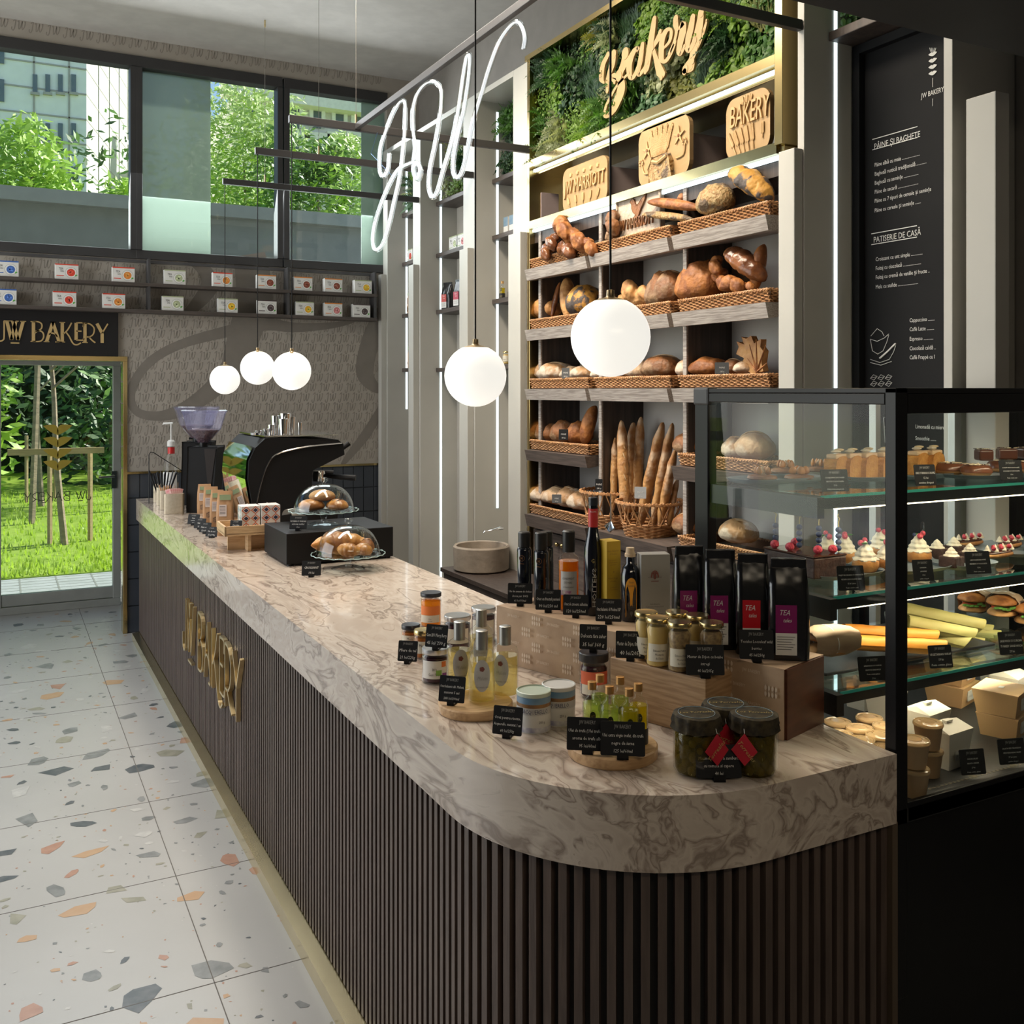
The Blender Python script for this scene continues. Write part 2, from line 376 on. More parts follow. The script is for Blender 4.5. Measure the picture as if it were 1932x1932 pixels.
# windows (three panes in view)
def wx(u): return P(u, 300, y=Y0).x
W0 = [(-3.15, wx(245)), (wx(268), wx(522)), (wx(545), 2.80)]
fo = MB(); fy0, fy1 = Y0 - .02, Y0 + .09
zt0, zt1, zb0, zb1 = 4.10, 4.18, 2.71, 2.775
for n_, (a, b) in enumerate(W0):
    g = MB(); L, R = a - (.043 if n_ else 0), b + (.043 if n_ < 2 else 0)
    g.box(L, R, fy0, fy1, zt0, zt1, FRAME); g.box(L, R, fy0, fy1, zb0, zb1, FRAME)
    if n_: g.box(L, a, fy0 - .01, fy1, zb1, zt0, FRAME)
    if n_ < 2: g.box(b, R, fy0 - .01, fy1, zb1, zt0, FRAME)
    o = g.build('window_%d' % (n_ + 1), smooth=0, bevel=.004)
    struct(o, ['left dark framed upper window showing the pale tower', 'middle dark framed upper window with the frosted panel', 'right dark framed upper window showing treetops and facade'][n_], 'window')
    MB().box(a, b, Y0 + .045, Y0 + .051, zb1, zt0, PANE).build('pane', parent=o, smooth=0)
FROST = glass('frosted_panel', (.85, .92, .88), rough=.3, body=(.46, .52, .47), bodyfac=.75)
o = MB().box(wx(270), wx(400), Y0 + .056, Y0 + .062, zb1, zt0, FROST).build('frosted_panel', smooth=0); tag(o, 'pale green frosted panel filling half of the middle upper window', 'panel')
o = MB().box(wx(686), 2.795, Y0 + .056, Y0 + .062, zb1, zt0, FROST).build('frosted_panel', smooth=0); tag(o, 'narrow pale frosted panel at the right end of the right upper window', 'panel')
# door
DY = 8.6
dr = MB(); dx0, dx1 = -.12, P(228, 900, y=DY).x; gx0, gx1 = P(2, 900, y=DY).x, P(213, 900, y=DY).x; gz0 = P(200, 1108, y=DY).z
dr.box(dx0, dx1, DY, DY + .07, 0.0, .06, GFR); dr.box(dx0, dx1, DY + .01, DY + .06, .065, gz0, GFR); dr.box(dx0, dx1, DY, DY + .07, 1.955, 2.02, GFR)
dr.box(dx0, gx0, DY, DY + .07, .06, 1.955, GFR); dr.box(gx1, dx1, DY, DY + .07, .06, 1.955, GFR)
do = dr.build('door_1', smooth=0, bevel=.004); struct(do, 'glazed grey metal entrance door with gold wheat emblem', 'door')
MB().box(gx0, gx1, DY + .03, DY + .036, gz0, 1.955, PANE).build('pane', parent=do, smooth=0)
hp = P(210, 898, y=DY); h = MB(); h.tube([(hp.x + .02, DY + .01, hp.z), (hp.x + .02, DY - .05, hp.z), (hp.x - .1, DY - .05, hp.z - .004)], .009, STEEL, 8); h.box(hp.x, hp.x + .04, DY - .012, DY, hp.z - .1, hp.z + .04, STEEL)
h.build('door_handle', parent=do)
GP = mat('gold_film', (.50, .38, .06), .4, .3)
def leafshape(mb, cx, cz, L, W, ang, y, m, d=.002, ax='xz', flip=1):
    pts = []
    for t in [i / 8 for i in range(9)]: pts.append((t * L, W * math.sin(PI * t ** .8)))
    for t in [i / 8 for i in range(7, 0, -1)]: pts.append((t * L, -.15 * W * math.sin(PI * t)))
    ca, sa = math.cos(ang), math.sin(ang); q = [(flip * (p[0] * ca - p[1] * sa), p[0] * sa + p[1] * ca) for p in pts]
    if ax == 'xz': mb.prism([(cx + a, y, cz + b) for a, b in q], (0, -d, 0), m)
    else: mb.prism([(y, cx - a, cz + b) for a, b in q], (-d, 0, 0), m)
em = MB()
for v in (805, 828, 850, 872):
    c = P(109, v + 6, y=DY + .03); s = mpx(c)
    for fl_ in (1, -1): leafshape(em, c.x, c.z - 10 * s, 31 * s, 13 * s, .62, DY + .028, GP, flip=fl_)
em.build('wheat_emblem', parent=do, smooth=0)
# deco monogram lettering in strokes: unit height, (x, z)
LET = {
 'J': (.42, [[(.38, 1), (.38, .2), (.33, .04), (.2, -.02), (.06, .06), (.04, .3)]]),
 'W': (.80, [[(.02, 1), (.24, .06)], [(.24, .06), (.44, 1)], [(.30, 1), (.54, .06)], [(.54, .06), (.78, 1)], [(.2, -.1), (.6, -.1)]]),
 'B': (.58, [[(.04, 1), (.04, 0)], [(.04, 1), (.25, 1), (.42, .9), (.42, .68), (.26, .55), (.1, .5)], [(.1, .42), (.28, .56), (.48, .46), (.52, .24), (.42, .05), (.25, 0), (.04, 0)]]),
 'A': (.66, [[(.02, 0), (.32, 1)], [(.32, 1), (.62, 0)], [(.13, .36), (.25, .44), (.42, .4), (.53, .26)], [(.44, 0), (.62, 0)]]),
 'K': (.58, [[(.05, 1), (.05, 0)], [(.50, 1), (.30, .62), (.1, .42)], [(.22, .52), (.38, .3), (.5, .05), (.62, -.1), (.78, -.12), (.95, -.02)]]),
 'E': (.40, [[(.08, 1), (.08, .12)], [(.08, 1), (.42, 1), (.42, .8)], [(.08, .58), (.34, .58)], [(.08, .12), (.42, .12), (.44, .22)]]),
 'R': (.54, [[(.05, 1), (.05, 0)], [(.05, 1), (.3, .96), (.5, .75), (.46, .45), (.28, .3), (.1, .3)], [(.24, .3), (.4, .12), (.56, 0)]]),
 'Y': (.60, [[(.04, 1), (.30, .5)], [(.58, 1), (.30, .5)], [(.30, .5), (.30, 0)]]), ' ': (.3, [])}
def deco(s):
    out = []; x = 0
    for c in s:
        wd, st = LET[c]; out.append((c, x, [[(x + a, b) for a, b in q] for q in st])); x += wd + .06
    return out, x - .06
def deco_on(mb, s, x0, z0, width, height, y, m, wd, depth=.0, mirror=False):
    L, W_ = deco(s); k = width / W_
    for c, _, st in L:
        for q in st:
            q2 = [(a.x, a.y) for a in smoothpath([(p[0], p[1], 0) for p in q], 4)] if len(q) > 2 else q
            stroke(mb, [((x0 + width - a * k) if mirror else (x0 + a * k), z0 + b * height) for a, b in q2], wd, m, lambda a, b, d: (a, y - d, b), depth)
dt = MB(); a_ = P(45, 948, y=DY + .03); b_ = P(172, 925, y=DY + .03); deco_on(dt, 'JW BAKERY', a_.x, a_.z, b_.x - a_.x, b_.z - a_.z, DY + .028, mat('door_lettering', (.05, .06, .03), .5), .006, mirror=True)
dt.build('lettering', parent=do, smooth=0)
# black sign above the door
sg = T('shop_sign', 'black fascia sign with gold letters above the entrance', 'sign', (0, Y0, 2.0))
MB().box(-1.2, .752, -.03, 0, .0, .335, mat('sign_black', (.008, .008, .01), .35)).build('board', parent=sg, smooth=0, bevel=.002)
a_ = P(-22, 640, y=Y0 - .03); sgl = MB()
GLET = mat('gold_letters', (.72, .52, .24), .35, .5)
Ls, W_ = deco('JW BAKERY'); k0 = (P(204, 640, y=Y0 - .03).x - P(-8, 640, y=Y0 - .03).x) / W_; xx0 = P(-8, 640, y=Y0 - .03).x; zz0 = P(100, 645, y=Y0 - .03).z - 2.0; hh = P(100, 608, y=Y0 - .03).z - 2.0 - zz0
for c, _, st in Ls:
    if c == ' ': continue
    g = MB()
    for q in st:
        q2 = [(a.x, a.y) for a in smoothpath([(p[0], p[1], 0) for p in q], 4)] if len(q) > 2 else q
        thick = .021 if (len(q) == 2 and abs(q[0][0] - q[1][0]) < .35 and q[0][0] <= q[1][0] and abs(q[0][1] - q[1][1]) > .3) else .009
        stroke(g, [(xx0 + a * k0, zz0 + b * hh) for a, b in q2], thick, GLET, lambda a, b, d: (a, -.03 - d, b), .008)
        if len(q) == 2 and abs(q[0][1] - q[1][1]) > .6:
            for (a, b) in q:
                if c in 'JWBAKRY' and (b > .9 or b < .02): stroke(g, [(xx0 + a * k0 - .018, zz0 + b * hh), (xx0 + a * k0 + .018, zz0 + b * hh)], .006, GLET, lambda a, b, d: (a, -.03 - d, b), .008)
    g.build('letter_' + c.lower(), parent=sg, smooth=0)
# ================================================================== outside
GRASS = leafmat('lawn_green', (.23, .34, .04), (.32, .42, .07), 3)
PAV = mat('paving_stone', (.24, .26, .27), .7, c2=(.20, .22, .22), ns=6)
ou = MB(); ou.box(-14, 30, 8.72, 10.7, -.16, -.08, PAV)
JP = mat('paving_joint', (.14, .15, .14), .9)
for i in range(20): ou.box(-4 + i * .32, -4 + i * .32 + .015, 8.72, 10.7, -.08, -.0785, JP)
for k in range(14): ou.box(-4, 3, 8.8 + k * .14, 8.808 + k * .14, -.08, -.0785, JP)
struct(ou.build('ground', smooth=0), 'grey paved path outside the door', 'path')
lawn = MB(); lawn.box(-40, 60, 10.7, 90, -.16, -.07, GRASS)
o = struct(lawn.build('ground', smooth=0), 'bright green lawn beyond the path', 'lawn')
g = MB(); rg = random.Random(3)
for i in range(9000):
    y = 10.72 + (rg.random() ** 1.6) * 9; x = rg.uniform(-1.0, 3.4) * (y / 10); h_ = rg.uniform(.03, .08); a = rg.uniform(0, PI); wv = .012
    g.add([(x - wv * math.cos(a), y - wv * math.sin(a), -.07), (x + wv * math.cos(a), y + wv * math.sin(a), -.07), (x + rg.uniform(-.02, .02), y + rg.uniform(-.02, .02), -.07 + h_)], [(0, 1, 2)], GRASS)
o = g.build('grass', smooth=0); o['kind'] = 'stuff'; o['label'] = 'short sunlit grass blades on the lawn'; o['category'] = 'grass'
BARK = mat('tree_bark', (.30, .225, .16), .8, c2=(.20, .15, .11), ns=7, stretch=(1, 1, 3), bump=.3)
LG = [leafmat('leaf_bright', (.26, .42, .06), (.38, .52, .10)), leafmat('leaf_mid', (.10, .21, .045), (.16, .29, .06)), leafmat('leaf_dark', (.03, .075, .02), (.055, .12, .03)), leafmat('leaf_pale', (.40, .50, .22), (.52, .60, .32))]
def leaves(mb, c, r, n, size, m, rr, shell=.35):
    for i in range(n):
        d = Vector((rr.gauss(0, 1), rr.gauss(0, 1), rr.gauss(0, 1))).normalized(); q = shell + (1 - shell) * rr.random() ** .5
        p = Vector((c[0] + d.x * r[0] * q, c[1] + d.y * r[1] * q, c[2] + d.z * r[2] * q)); s = size * rr.uniform(.6, 1.3)
        a = Vector((rr.gauss(0, 1), rr.gauss(0, 1), rr.gauss(0, .6))).normalized(); b = a.orthogonal().normalized(); b.rotate(Matrix.Rotation(rr.uniform(0, 6.28), 3, a)) if False else None
        mb.add([p - a * s, p + b * s * .4, p + a * s, p - b * s * .4], [(0, 1, 2, 3)], m)
def tree(name, label, x, y, z0, h, tr_, crown, n, size, ms, seed, lean=0):
    rr = random.Random(seed); t = T(name, label, 'tree', (x, y, z0), 0, None)
    k = MB(); pts = smoothpath([(0, 0, 0), (lean * .4, 0, h * .35), (lean * .6 + rr.uniform(-.05, .05), .05, h * .65), (lean, 0, h)], 4)
    k.tube(pts, [tr_ * (1 - .6 * i / len(pts)) for i in range(len(pts))], BARK, 8)
    for b in range(5):
        z_ = h * rr.uniform(.45, .85); a = rr.uniform(0, 6.28); k.tube([(lean * z_ / h, 0, z_), (math.cos(a) * h * .1, math.sin(a) * h * .1, z_ + h * .14), (math.cos(a) * h * .16, math.sin(a) * h * .16, z_ + h * .32)], [tr_ * .4, tr_ * .25, tr_ * .12], BARK, 5)
    k.build('trunk', parent=t)
    f = MB()
    for i, (cx, cyy, cz, r) in enumerate(crown): leaves(f, (cx, cyy, cz), (r, r, r * .85), n // len(crown), size, ms[i % len(ms)], rr)
    if crown: f.build('foliage', parent=t, smooth=0)
    return t
# saplings beyond the door, with stakes
tree('sapling', 'tall slim sapling trunk nearest the glass door', P(122, 1028, z=-.07).x, P(122, 1028, z=-.07).y, -.07, 2.9, .045, [(-.1, 0, 2.75, .35)], 160, .07, [LG[0]], 5, -.22)
tree('sapling', 'thin pale sapling standing behind the left stake', P(78, 955, z=-.07).x, P(78, 955, z=-.07).y, -.07, 3.2, .055, [(-.1, 0, 2.95, .4)], 160, .07, [LG[0]], 6, -.15)
STK = mat('stake_wood', (.42, .30, .16), .75, c2=(.34, .24, .13), ns=6, stretch=(1, 1, 6))
def stake(u, vb, vt, label):
    p = P(u, vb, z=-.07); top = P(u, vt, y=p.y).z; tag(MB().tube([(0, 0, 0), (0, 0, top + .07)], .032, STK, 6).build('stake', loc=p), label, 'stake', 'wooden stakes round the saplings'); return p
p1 = stake(94, 1026, 856, 'wooden stake left of the nearest sapling trunk'); p2 = stake(170, 1020, 848, 'right wooden stake of the sapling support')
stake(50, 948, 822, 'short wooden stake leaning at the far left'); stake(104, 940, 815, 'wooden stake behind the gold wheat emblem')
za = P(110, 851, y=p1.y).z
tag(MB().box(p1.x - .45, p2.x + .15, p1.y - .06, p1.y - .02, za - .035, za + .035, STK).build('rail', smooth=0), 'wooden cross rail nailed to the two front sapling stakes', 'rail')
ry = P(50, 948, z=-.07).y; za = P(50, 855, y=ry).z
tag(MB().box(P(36, 850, y=ry).x, P(90, 850, y=ry).x, ry - .05, ry - .01, za - .05, za + .05, STK).build('rail', smooth=0), 'wooden cross rail on the far left stake', 'rail')
# hedge and trees behind
for i, (x, y, r, zc, ms, lb) in enumerate([(-.8, 19, 1.6, 1.2, [LG[0], LG[1]], 'bright conifer at the left edge of the door glass'), (2.0, 21, 2.2, 2.0, [LG[2], LG[1]], 'dark evergreen behind the saplings'), (5.2, 22, 2.4, 2.2, [LG[2], LG[1]], 'dark evergreen hedge bush at the right of the door glass'), (-3.2, 23, 2.6, 2.5, [LG[1], LG[2]], 'green bush far left beyond the lawn'), (3.4, 26, 3.0, 4.5, [LG[1], LG[2], LG[0]], 'tall dark tree above the hedge behind the door')]):
    rr = random.Random(40 + i); t = T('bush', lb, 'bush', (x, y, -.07)); f = MB()
    for q in range(7): leaves(f, (rr.uniform(-.6, .6) * r, rr.uniform(-.5, .5) * r, zc + rr.uniform(-.7, .7) * zc), (r * .7, r * .6, r * .7), 330, .14, ms[q % len(ms)], rr)
    f.build('foliage', parent=t, smooth=0)
    MB().tube([(0, 0, 0), (0, 0, zc)], .09, BARK, 6).build('stem', parent=t)
hd = MB(); rr = random.Random(77)
for i in range(26): leaves(hd, (-8 + i * .9, 24 + rr.uniform(-.5, .5), 1.3), (1.0, .8, 1.5), 260, .17, rr.choice([LG[1], LG[2], LG[2]]), rr)
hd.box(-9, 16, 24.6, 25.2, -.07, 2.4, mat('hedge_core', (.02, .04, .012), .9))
tag(hd.build('hedge', smooth=0), 'long dark hedge closing the garden behind the saplings', 'hedge')
# trees seen through the upper windows
def uptree(u, v, y, r, n, ms, seed, lb, blobs, size=.12, dens=1.7):
    n = int(n * dens); size *= .62; r *= .84
    c = P(u, v, y=y); rr = random.Random(seed); t = T('tree', lb, 'tree', (c.x, c.y, -.07), 0, 'trees beyond the upper windows'); f = MB()
    for (du, dv, q) in blobs:
        p = P(u + du, v + dv, y=y); leaves(f, (p.x - c.x, rr.uniform(-.4, .4) * r, p.z + .07), (r * q, r * q, r * q), n, size, rr.choice(ms), rr, .1)
    f.build('foliage', parent=t, smooth=0)
    MB().tube([(0, 0, 0), (.1, 0, c.z * .6), (0, 0, c.z)], [.05, .04, .02], BARK, 6).build('trunk', parent=t)
uptree(60, 310, 15, .75, 170, [LG[0]], 50, 'young bright tree in front of the pale tower', [(0, 0, .9), (-40, -10, .8), (30, 25, .8), (-10, -40, .6), (40, 55, .7), (-60, 40, .9), (20, 60, .8)], .13)
uptree(225, 360, 16, .35, 60, [LG[0]], 51, 'small leafy treetop at the corner of the left upper window', [(0, 0, .9), (15, 8, .8)], .13)
uptree(460, 300, 19, 1.5, 420, [LG[0], LG[3]], 52, 'tall pale birch filling the right half of the middle window', [(0, 0, .9), (-30, -90, .8), (25, -110, .7), (-40, 60, .8), (30, 50, .9), (-20, -30, .9), (-45, 110, .8), (10, 110, .9), (40, -40, .6)], .13)
uptree(600, 360, 18, 1.3, 420, [LG[0], LG[1], LG[3]], 53, 'bright treetops in the lower part of the right window', [(0, 0, .9), (-50, 10, .9), (50, 0, .9), (20, -50, .5), (90, -20, .8), (-40, -60, .7), (75, 40, .9), (0, 50, .9), (60, -80, .4)], .13)
# buildings
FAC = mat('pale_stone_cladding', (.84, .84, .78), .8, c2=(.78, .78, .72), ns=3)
FJ = mat('cladding_joint', (.40, .38, .34), .9); WG = mat('dark_window_pane', (.10, .14, .16), .2)
def facade(mb, x0, x1, y, z0, z1, step, zs):
    x = x0
    while x < x1: mb.box(x - .025, x + .025, y - .03, y, z0, z1, FJ); x += step
    z = z0
    while z < z1: mb.box(x0, x1, y - .03, y, z - .025, z + .025, FJ); z += zs
BY = 34.0
tw = T('tower_block', 'pale stone tower block beyond the left upper window', 'building', (0, BY, 0))
xa, xb = P(-300, 200, y=BY).x, P(163, 200, y=BY).x; zt = P(0, -260, y=BY).z
m_ = MB(); m_.box(xa, xb, 0, 18, 0, zt, FAC); facade(m_, xa, xb, 0, 8, zt, 1.0, .8); m_.build('wall', parent=tw, smooth=0)
m_ = MB()
yb = BY + 9                                                # sunlit wing facing the sun further right
xw = P(246, 200, y=BY).x
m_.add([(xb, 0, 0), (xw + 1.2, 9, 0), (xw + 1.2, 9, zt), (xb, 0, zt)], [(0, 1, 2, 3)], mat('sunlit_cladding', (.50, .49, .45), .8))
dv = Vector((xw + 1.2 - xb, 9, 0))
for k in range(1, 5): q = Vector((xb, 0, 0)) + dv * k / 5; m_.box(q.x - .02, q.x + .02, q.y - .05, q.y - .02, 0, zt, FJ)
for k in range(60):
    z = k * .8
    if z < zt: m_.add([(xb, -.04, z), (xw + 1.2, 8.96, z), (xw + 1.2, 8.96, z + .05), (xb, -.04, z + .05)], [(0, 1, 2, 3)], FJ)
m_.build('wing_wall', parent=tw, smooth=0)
for v0 in (138, 230, 312):
    for u0 in (66, 90, 114, 139):
        a = P(u0 - 4.5, v0 + 36, y=BY - .05); b = P(u0 + 4.5, v0 + 3, y=BY - .05); w_ = MB()
        w_.box(a.x, b.x, -.06, .1, a.z, b.z, WG); w_.box(a.x - .06, b.x + .06, -.12, 0, a.z - .08, a.z, FJ); w_.build('window', parent=tw, smooth=0)
for v0 in (78, 150, 240):
    a = P(-8, v0 + 40, y=BY - .05); b = P(8, v0, y=BY - .05); w_ = MB(); w_.box(a.x, b.x, -.06, .1, a.z, b.z, WG); w_.build('window', parent=tw, smooth=0)
B2 = 40.0
ab = T('apartment_building', 'cream classical facade behind the trees in the right window', 'building', (0, B2, 0))
xa, xb = P(440, 200, y=B2).x, P(800, 200, y=B2).x; m_ = MB(); z2 = P(620, 205, y=B2).z
CRM = mat('cream_render', (.80, .77, .68), .8)
m_.box(xa, xb, 0, 12, 0, z2, CRM); m_.box(xa - .5, xb, -.8, 0, z2 - .2, z2 + .9, CRM)
m_.build('wall', parent=ab, smooth=0)
for v0 in (200, 262):
    for u0 in (478, 556, 598, 640, 676):
        a = P(u0 - 8, v0 + 40, y=B2 - .1); b = P(u0 + 8, v0 + 5, y=B2 - .1); w_ = MB(); w_.box(a.x, b.x, -.1, .1, a.z, b.z, WG)
        w_.box(a.x - .15, a.x, -.2, 0, a.z, b.z, PAPER); w_.box(b.x, b.x + .15, -.2, 0, a.z, b.z, PAPER); w_.box(a.x - .4, b.x + .4, -.35, 0, b.z, b.z + .3, CRM); w_.build('window', parent=ab, smooth=0)
# lobby roof parapet seen in the lower part of the upper windows
PG = mat('grey_parapet', (.24, .25, .235), .6)
pr = MB(); pa = P(0, 352, y=9.6); pr.box(-3.3, 6.5, 9.6, 9.8, 2.1, pa.z - .12, PG); pr.box(-3.3, 6.5, 9.5, 9.9, pa.z - .12, pa.z, mat('parapet_cap', (.34, .35, .32), .5)); pr.box(-3.3, 6.5, 7.75, 9.6, 2.1, 2.2, PG)
tag(pr.build('roof_parapet', smooth=0), 'grey roof parapet outside beneath the upper windows', 'parapet')
# ================================================================== counter
CT = .99; CB = .845                       # top surface / underside of the stone
def marble(name):
    m = bpy.data.materials.new(name); m.use_nodes = True; n = m.node_tree.nodes; l = m.node_tree.links; b = n['Principled BSDF']
    b.inputs['Roughness'].default_value = .16; b.inputs['Specular IOR Level'].default_value = .5; b.inputs['Coat Weight'].default_value = .25; b.inputs['Coat Roughness'].default_value = .05
    tc = n.new('ShaderNodeTexCoord'); mp = n.new('ShaderNodeMapping'); mp.inputs['Rotation'].default_value = (.2, .35, .5); mp.inputs['Scale'].default_value = (2.1, .8, 1.9); l.new(tc.outputs['Object'], mp.inputs[0])
    w1 = n.new('ShaderNodeTexNoise'); w1.inputs['Scale'].default_value = 2.6; w1.inputs['Detail'].default_value = 3; w1.inputs['Distortion'].default_value = .9; l.new(mp.outputs[0], w1.inputs[0])
    ad = n.new('ShaderNodeVectorMath'); ad.operation = 'MULTIPLY_ADD'; ad.inputs[1].default_value = (1.0, 1.0, 1.0); l.new(w1.outputs['Color'], ad.inputs[0]); l.new(mp.outputs[0], ad.inputs[2])
    n2 = n.new('ShaderNodeTexNoise'); n2.inputs['Scale'].default_value = 2.1; n2.inputs['Detail'].default_value = 6; n2.inputs['Roughness'].default_value = .5; n2.inputs['Distortion'].default_value = .8; l.new(ad.outputs[0], n2.inputs[0])
    r1 = n.new('ShaderNodeValToRGB'); e = r1.color_ramp.elements; e[0].position = .0; e[0].color = (.42, .34, .28, 1); e[1].position = 1; e[1].color = (.56, .48, .41, 1)
    for p, c in ((.36, (.50, .42, .35, 1)), (.44, (.58, .50, .42, 1)), (.475, (.42, .345, .285, 1)), (.490, (.26, .205, .165, 1)), (.508, (.43, .35, .29, 1)), (.55, (.60, .52, .44, 1)), (.62, (.49, .405, .335, 1)), (.68, (.56, .48, .405, 1))):
        q = e.new(p); q.color = c
    l.new(n2.outputs[0], r1.inputs[0])
    n3 = n.new('ShaderNodeTexNoise'); n3.inputs['Scale'].default_value = 6; n3.inputs['Detail'].default_value = 6; n3.inputs['Distortion'].default_value = 2.2; l.new(ad.outputs[0], n3.inputs[0])
    r2 = n.new('ShaderNodeMapRange'); r2.inputs[1].default_value = .60; r2.inputs[2].default_value = .70; r2.inputs[4].default_value = .55; l.new(n3.outputs[0], r2.inputs[0])
    mx = n.new('ShaderNodeMix'); mx.data_type = 'RGBA'; mx.inputs[7].default_value = (.25, .19, .15, 1); l.new(r2.outputs[0], mx.inputs[0]); l.new(r1.outputs[0], mx.inputs[6]); l.new(mx.outputs[2], b.inputs['Base Color'])
    return m
MARB = marble('veined_stone')
xf = .852; RR = .47; ycf = 1.447
arc = []
cxa, cya = xf + RR, ycf + RR
for i in range(25):
    a = PI + (PI / 2) * i / 24; arc.append((cxa + RR * math.cos(a), cya + RR * math.sin(a)))
top2 = [(xf, 7.36)] + arc + [(1.664, ycf), (1.664, 2.14), (1.60, 2.14), (1.60, 7.36)]
mb = MB(); mb.prism([(x, y, CB) for x, y in top2], (0, 0, CT - CB), MARB)
tag(mb.build('countertop', smooth=30, bevel=.006, seg=3), 'long beige veined stone countertop with a rounded corner', 'countertop')
# slatted body
SLAT = mat('counter_slat', (.115, .080, .064), .5, c2=(.075, .052, .042), ns=8, stretch=(8, 8, .8), bump=.08)
SLB = mat('slat_backing', (.012, .010, .009), .7)
cb = T('counter', 'long dark slatted bar counter with rounded corner and brass plinth', 'counter', (0, 0, 0))
ins = .018
def offs(p, d):       # offset of the outline inwards by d
    out = [(xf + d, 7.34)]
    for i in range(25):
        a = PI + (PI / 2) * i / 24; out.append((cxa + (RR - d) * math.cos(a), cya + (RR - d) * math.sin(a)))
    out.append((1.655, ycf + d)); return out
inner = offs(0, ins + .018)
b_ = MB(); b_.prism([(x, y, .06) for x, y in inner] + [(1.655, 2.1, .06), (1.58, 2.1, .06), (1.58, 7.34, .06)], (0, 0, CB - .061), SLB); b_.build('body', parent=cb, smooth=0)
s_ = MB(); path = offs(0, ins + .009); pit = .0315; acc = 0; P0 = path[0]
def walk(path, step):
    out = []; rem = step / 2
    for a, b in zip(path, path[1:]):
        L = math.dist(a, b); t = rem
        while t < L:
            out.append((a[0] + (b[0] - a[0]) * t / L, a[1] + (b[1] - a[1]) * t / L, math.atan2(b[1] - a[1], b[0] - a[0]))); t += step
        rem = t - L
    return out
for x, y, a in walk(path, pit): s_.box(-.0085, .0085, -.011, .011, .062, CB - .002, SLAT, TR(x, y, 0, a))
s_.build('slats', parent=cb, smooth=0)
k_ = MB(); pl = offs(0, ins + .0) ; n_ = len(pl)
KB = mat('brass_kickplate', (.85, .72, .44), .25, 1)
v = [(x, y, .0) for x, y in offs(0, -.03)] + [(x, y, .05) for x, y in offs(0, -.03)] + [(x, y, .058) for x, y in offs(0, ins + .02)]
k_.add(v, [(i, i + 1, i + 1 + n_, i + n_) for i in range(n_ - 1)] + [(i + n_, i + 1 + n_, i + 1 + 2 * n_, i + 2 * n_) for i in range(n_ - 1)], KB); k_.build('plinth', parent=cb, smooth=0)
MB().box(1.656, 1.672, ycf + .004, ycf + .03, 0, CB, mat('end_post_wood', (.10, .07, .045), .5)).build('end_strip', parent=cb, smooth=0)
# brass letters on the slats: each letter its own child of the sign
cs = T('counter_lettering', 'tall thin brass letters fixed on the dark slatted counter front', 'sign', (xf + ins, 0, 0))
a_ = P(345, 1200, x=xf); e_ = P(455, 1300, x=xf)
yl, yr = a_.y, e_.y
zt_, zb_ = P(352, 1130, x=xf).z, P(352, 1229, x=xf).z
Ls, W_ = deco('JW BAKERY'); kk = (yl - yr) / W_
for c, _, st in Ls:
    if c == ' ': continue
    g = MB()
    for q in st:
        q2 = [(a.x, a.y) for a in smoothpath([(p[0], p[1], 0) for p in q], 4)] if len(q) > 2 else q
        stroke(g, [(yl - a * kk, zb_ + b * (zt_ - zb_)) for a, b in q2], .0105, mat('letter_brass', (.85, .68, .38), .3, 1), lambda a, b, d: (-.004 - d, a, b), .018)
    g.build('letter_' + c.lower(), parent=cs, smooth=0)
# ================================================================== bread wall
XF = 2.76; XD = 2.79; XB = 3.05; NY = 2.985; FY = 5.055     # front, divider front, back, near and far ends
bu = T('bread_shelving', 'tall brass-framed bread shelving with greyed oak shelf lips', 'shelving', (0, 0, 0))
BACKP = mat('shelf_back_grey', (.42, .40, .37), .55, c2=(.38, .36, .33), ns=4); CREAM = mat('cream_back_panel', (.62, .56, .48), .6)
b_ = MB(); b_.box(XB, XB + .02, NY, FY, .98, 2.72, BACKP); b_.build('back_panel', parent=bu, smooth=0)
b_ = MB(); b_.box(XB, XB + .02, NY, FY, 2.73, 3.06, CREAM); b_.box(XB, XB + .02, NY, FY, 3.06, 3.7, MATTE); b_.build('upper_back_panel', parent=bu, smooth=0)
DIV = [4.985, 4.335, 3.62]
for i, y in enumerate(DIV):
    d = MB(); d.box(XD + .004, XB, y - .012, y + .012, .98, 2.70, DWOOD); d.box(XD - .006, XD + .004, y - .013, y + .013, .98, 2.70, GWOOD); d.build('divider', parent=bu, smooth=0)
MB().box(XD, XB, NY, NY + .02, .98, 2.7, CREAM).build('side_panel', parent=bu, smooth=0)
# mirror brass frame
gm = MB(); gm.box(XF - .02, WX - .01, NY - .045, NY, 2.73, 3.72, GOLD); gm.box(XF + .005, WX - .01, NY - .03, NY, .02, 2.73, GOLD)
gm.build('frame_side', parent=bu, smooth=0, bevel=.002)
gm = MB(); gm.box(XF - .005, XB, FY, FY + .03, .02, 3.72, GOLD); gm.build('frame_side', parent=bu, smooth=0, bevel=.002)
gm = MB(); gm.box(XF - .02, WX - .01, NY - .045, FY + .03, 3.69, 3.72, GOLD); gm.build('frame_top', parent=bu, smooth=0)
gm = MB(); gm.box(XF - .01, XB, NY, FY, 3.06, 3.10, GOLD); gm.box(XF + .03, XB, NY, FY, 3.02, 3.06, GOLD); gm.build('frame_ledge', parent=bu, smooth=0)
MB().box(XF + .015, XF + .03, NY + .01, FY - .01, 3.035, 3.05, LED).build('light_strip', parent=bu, smooth=0)
gm = MB(); gm.box(XF - .01, XB, NY, FY, 2.70, 2.745, mat('ledge_brass', (.40, .33, .16), .16, 1)); gm.build('frame_ledge', parent=bu, smooth=0)
MB().box(XF + .01, XF + .028, NY + .01, FY - .01, 2.682, 2.698, LED).build('light_strip', parent=bu, smooth=0)
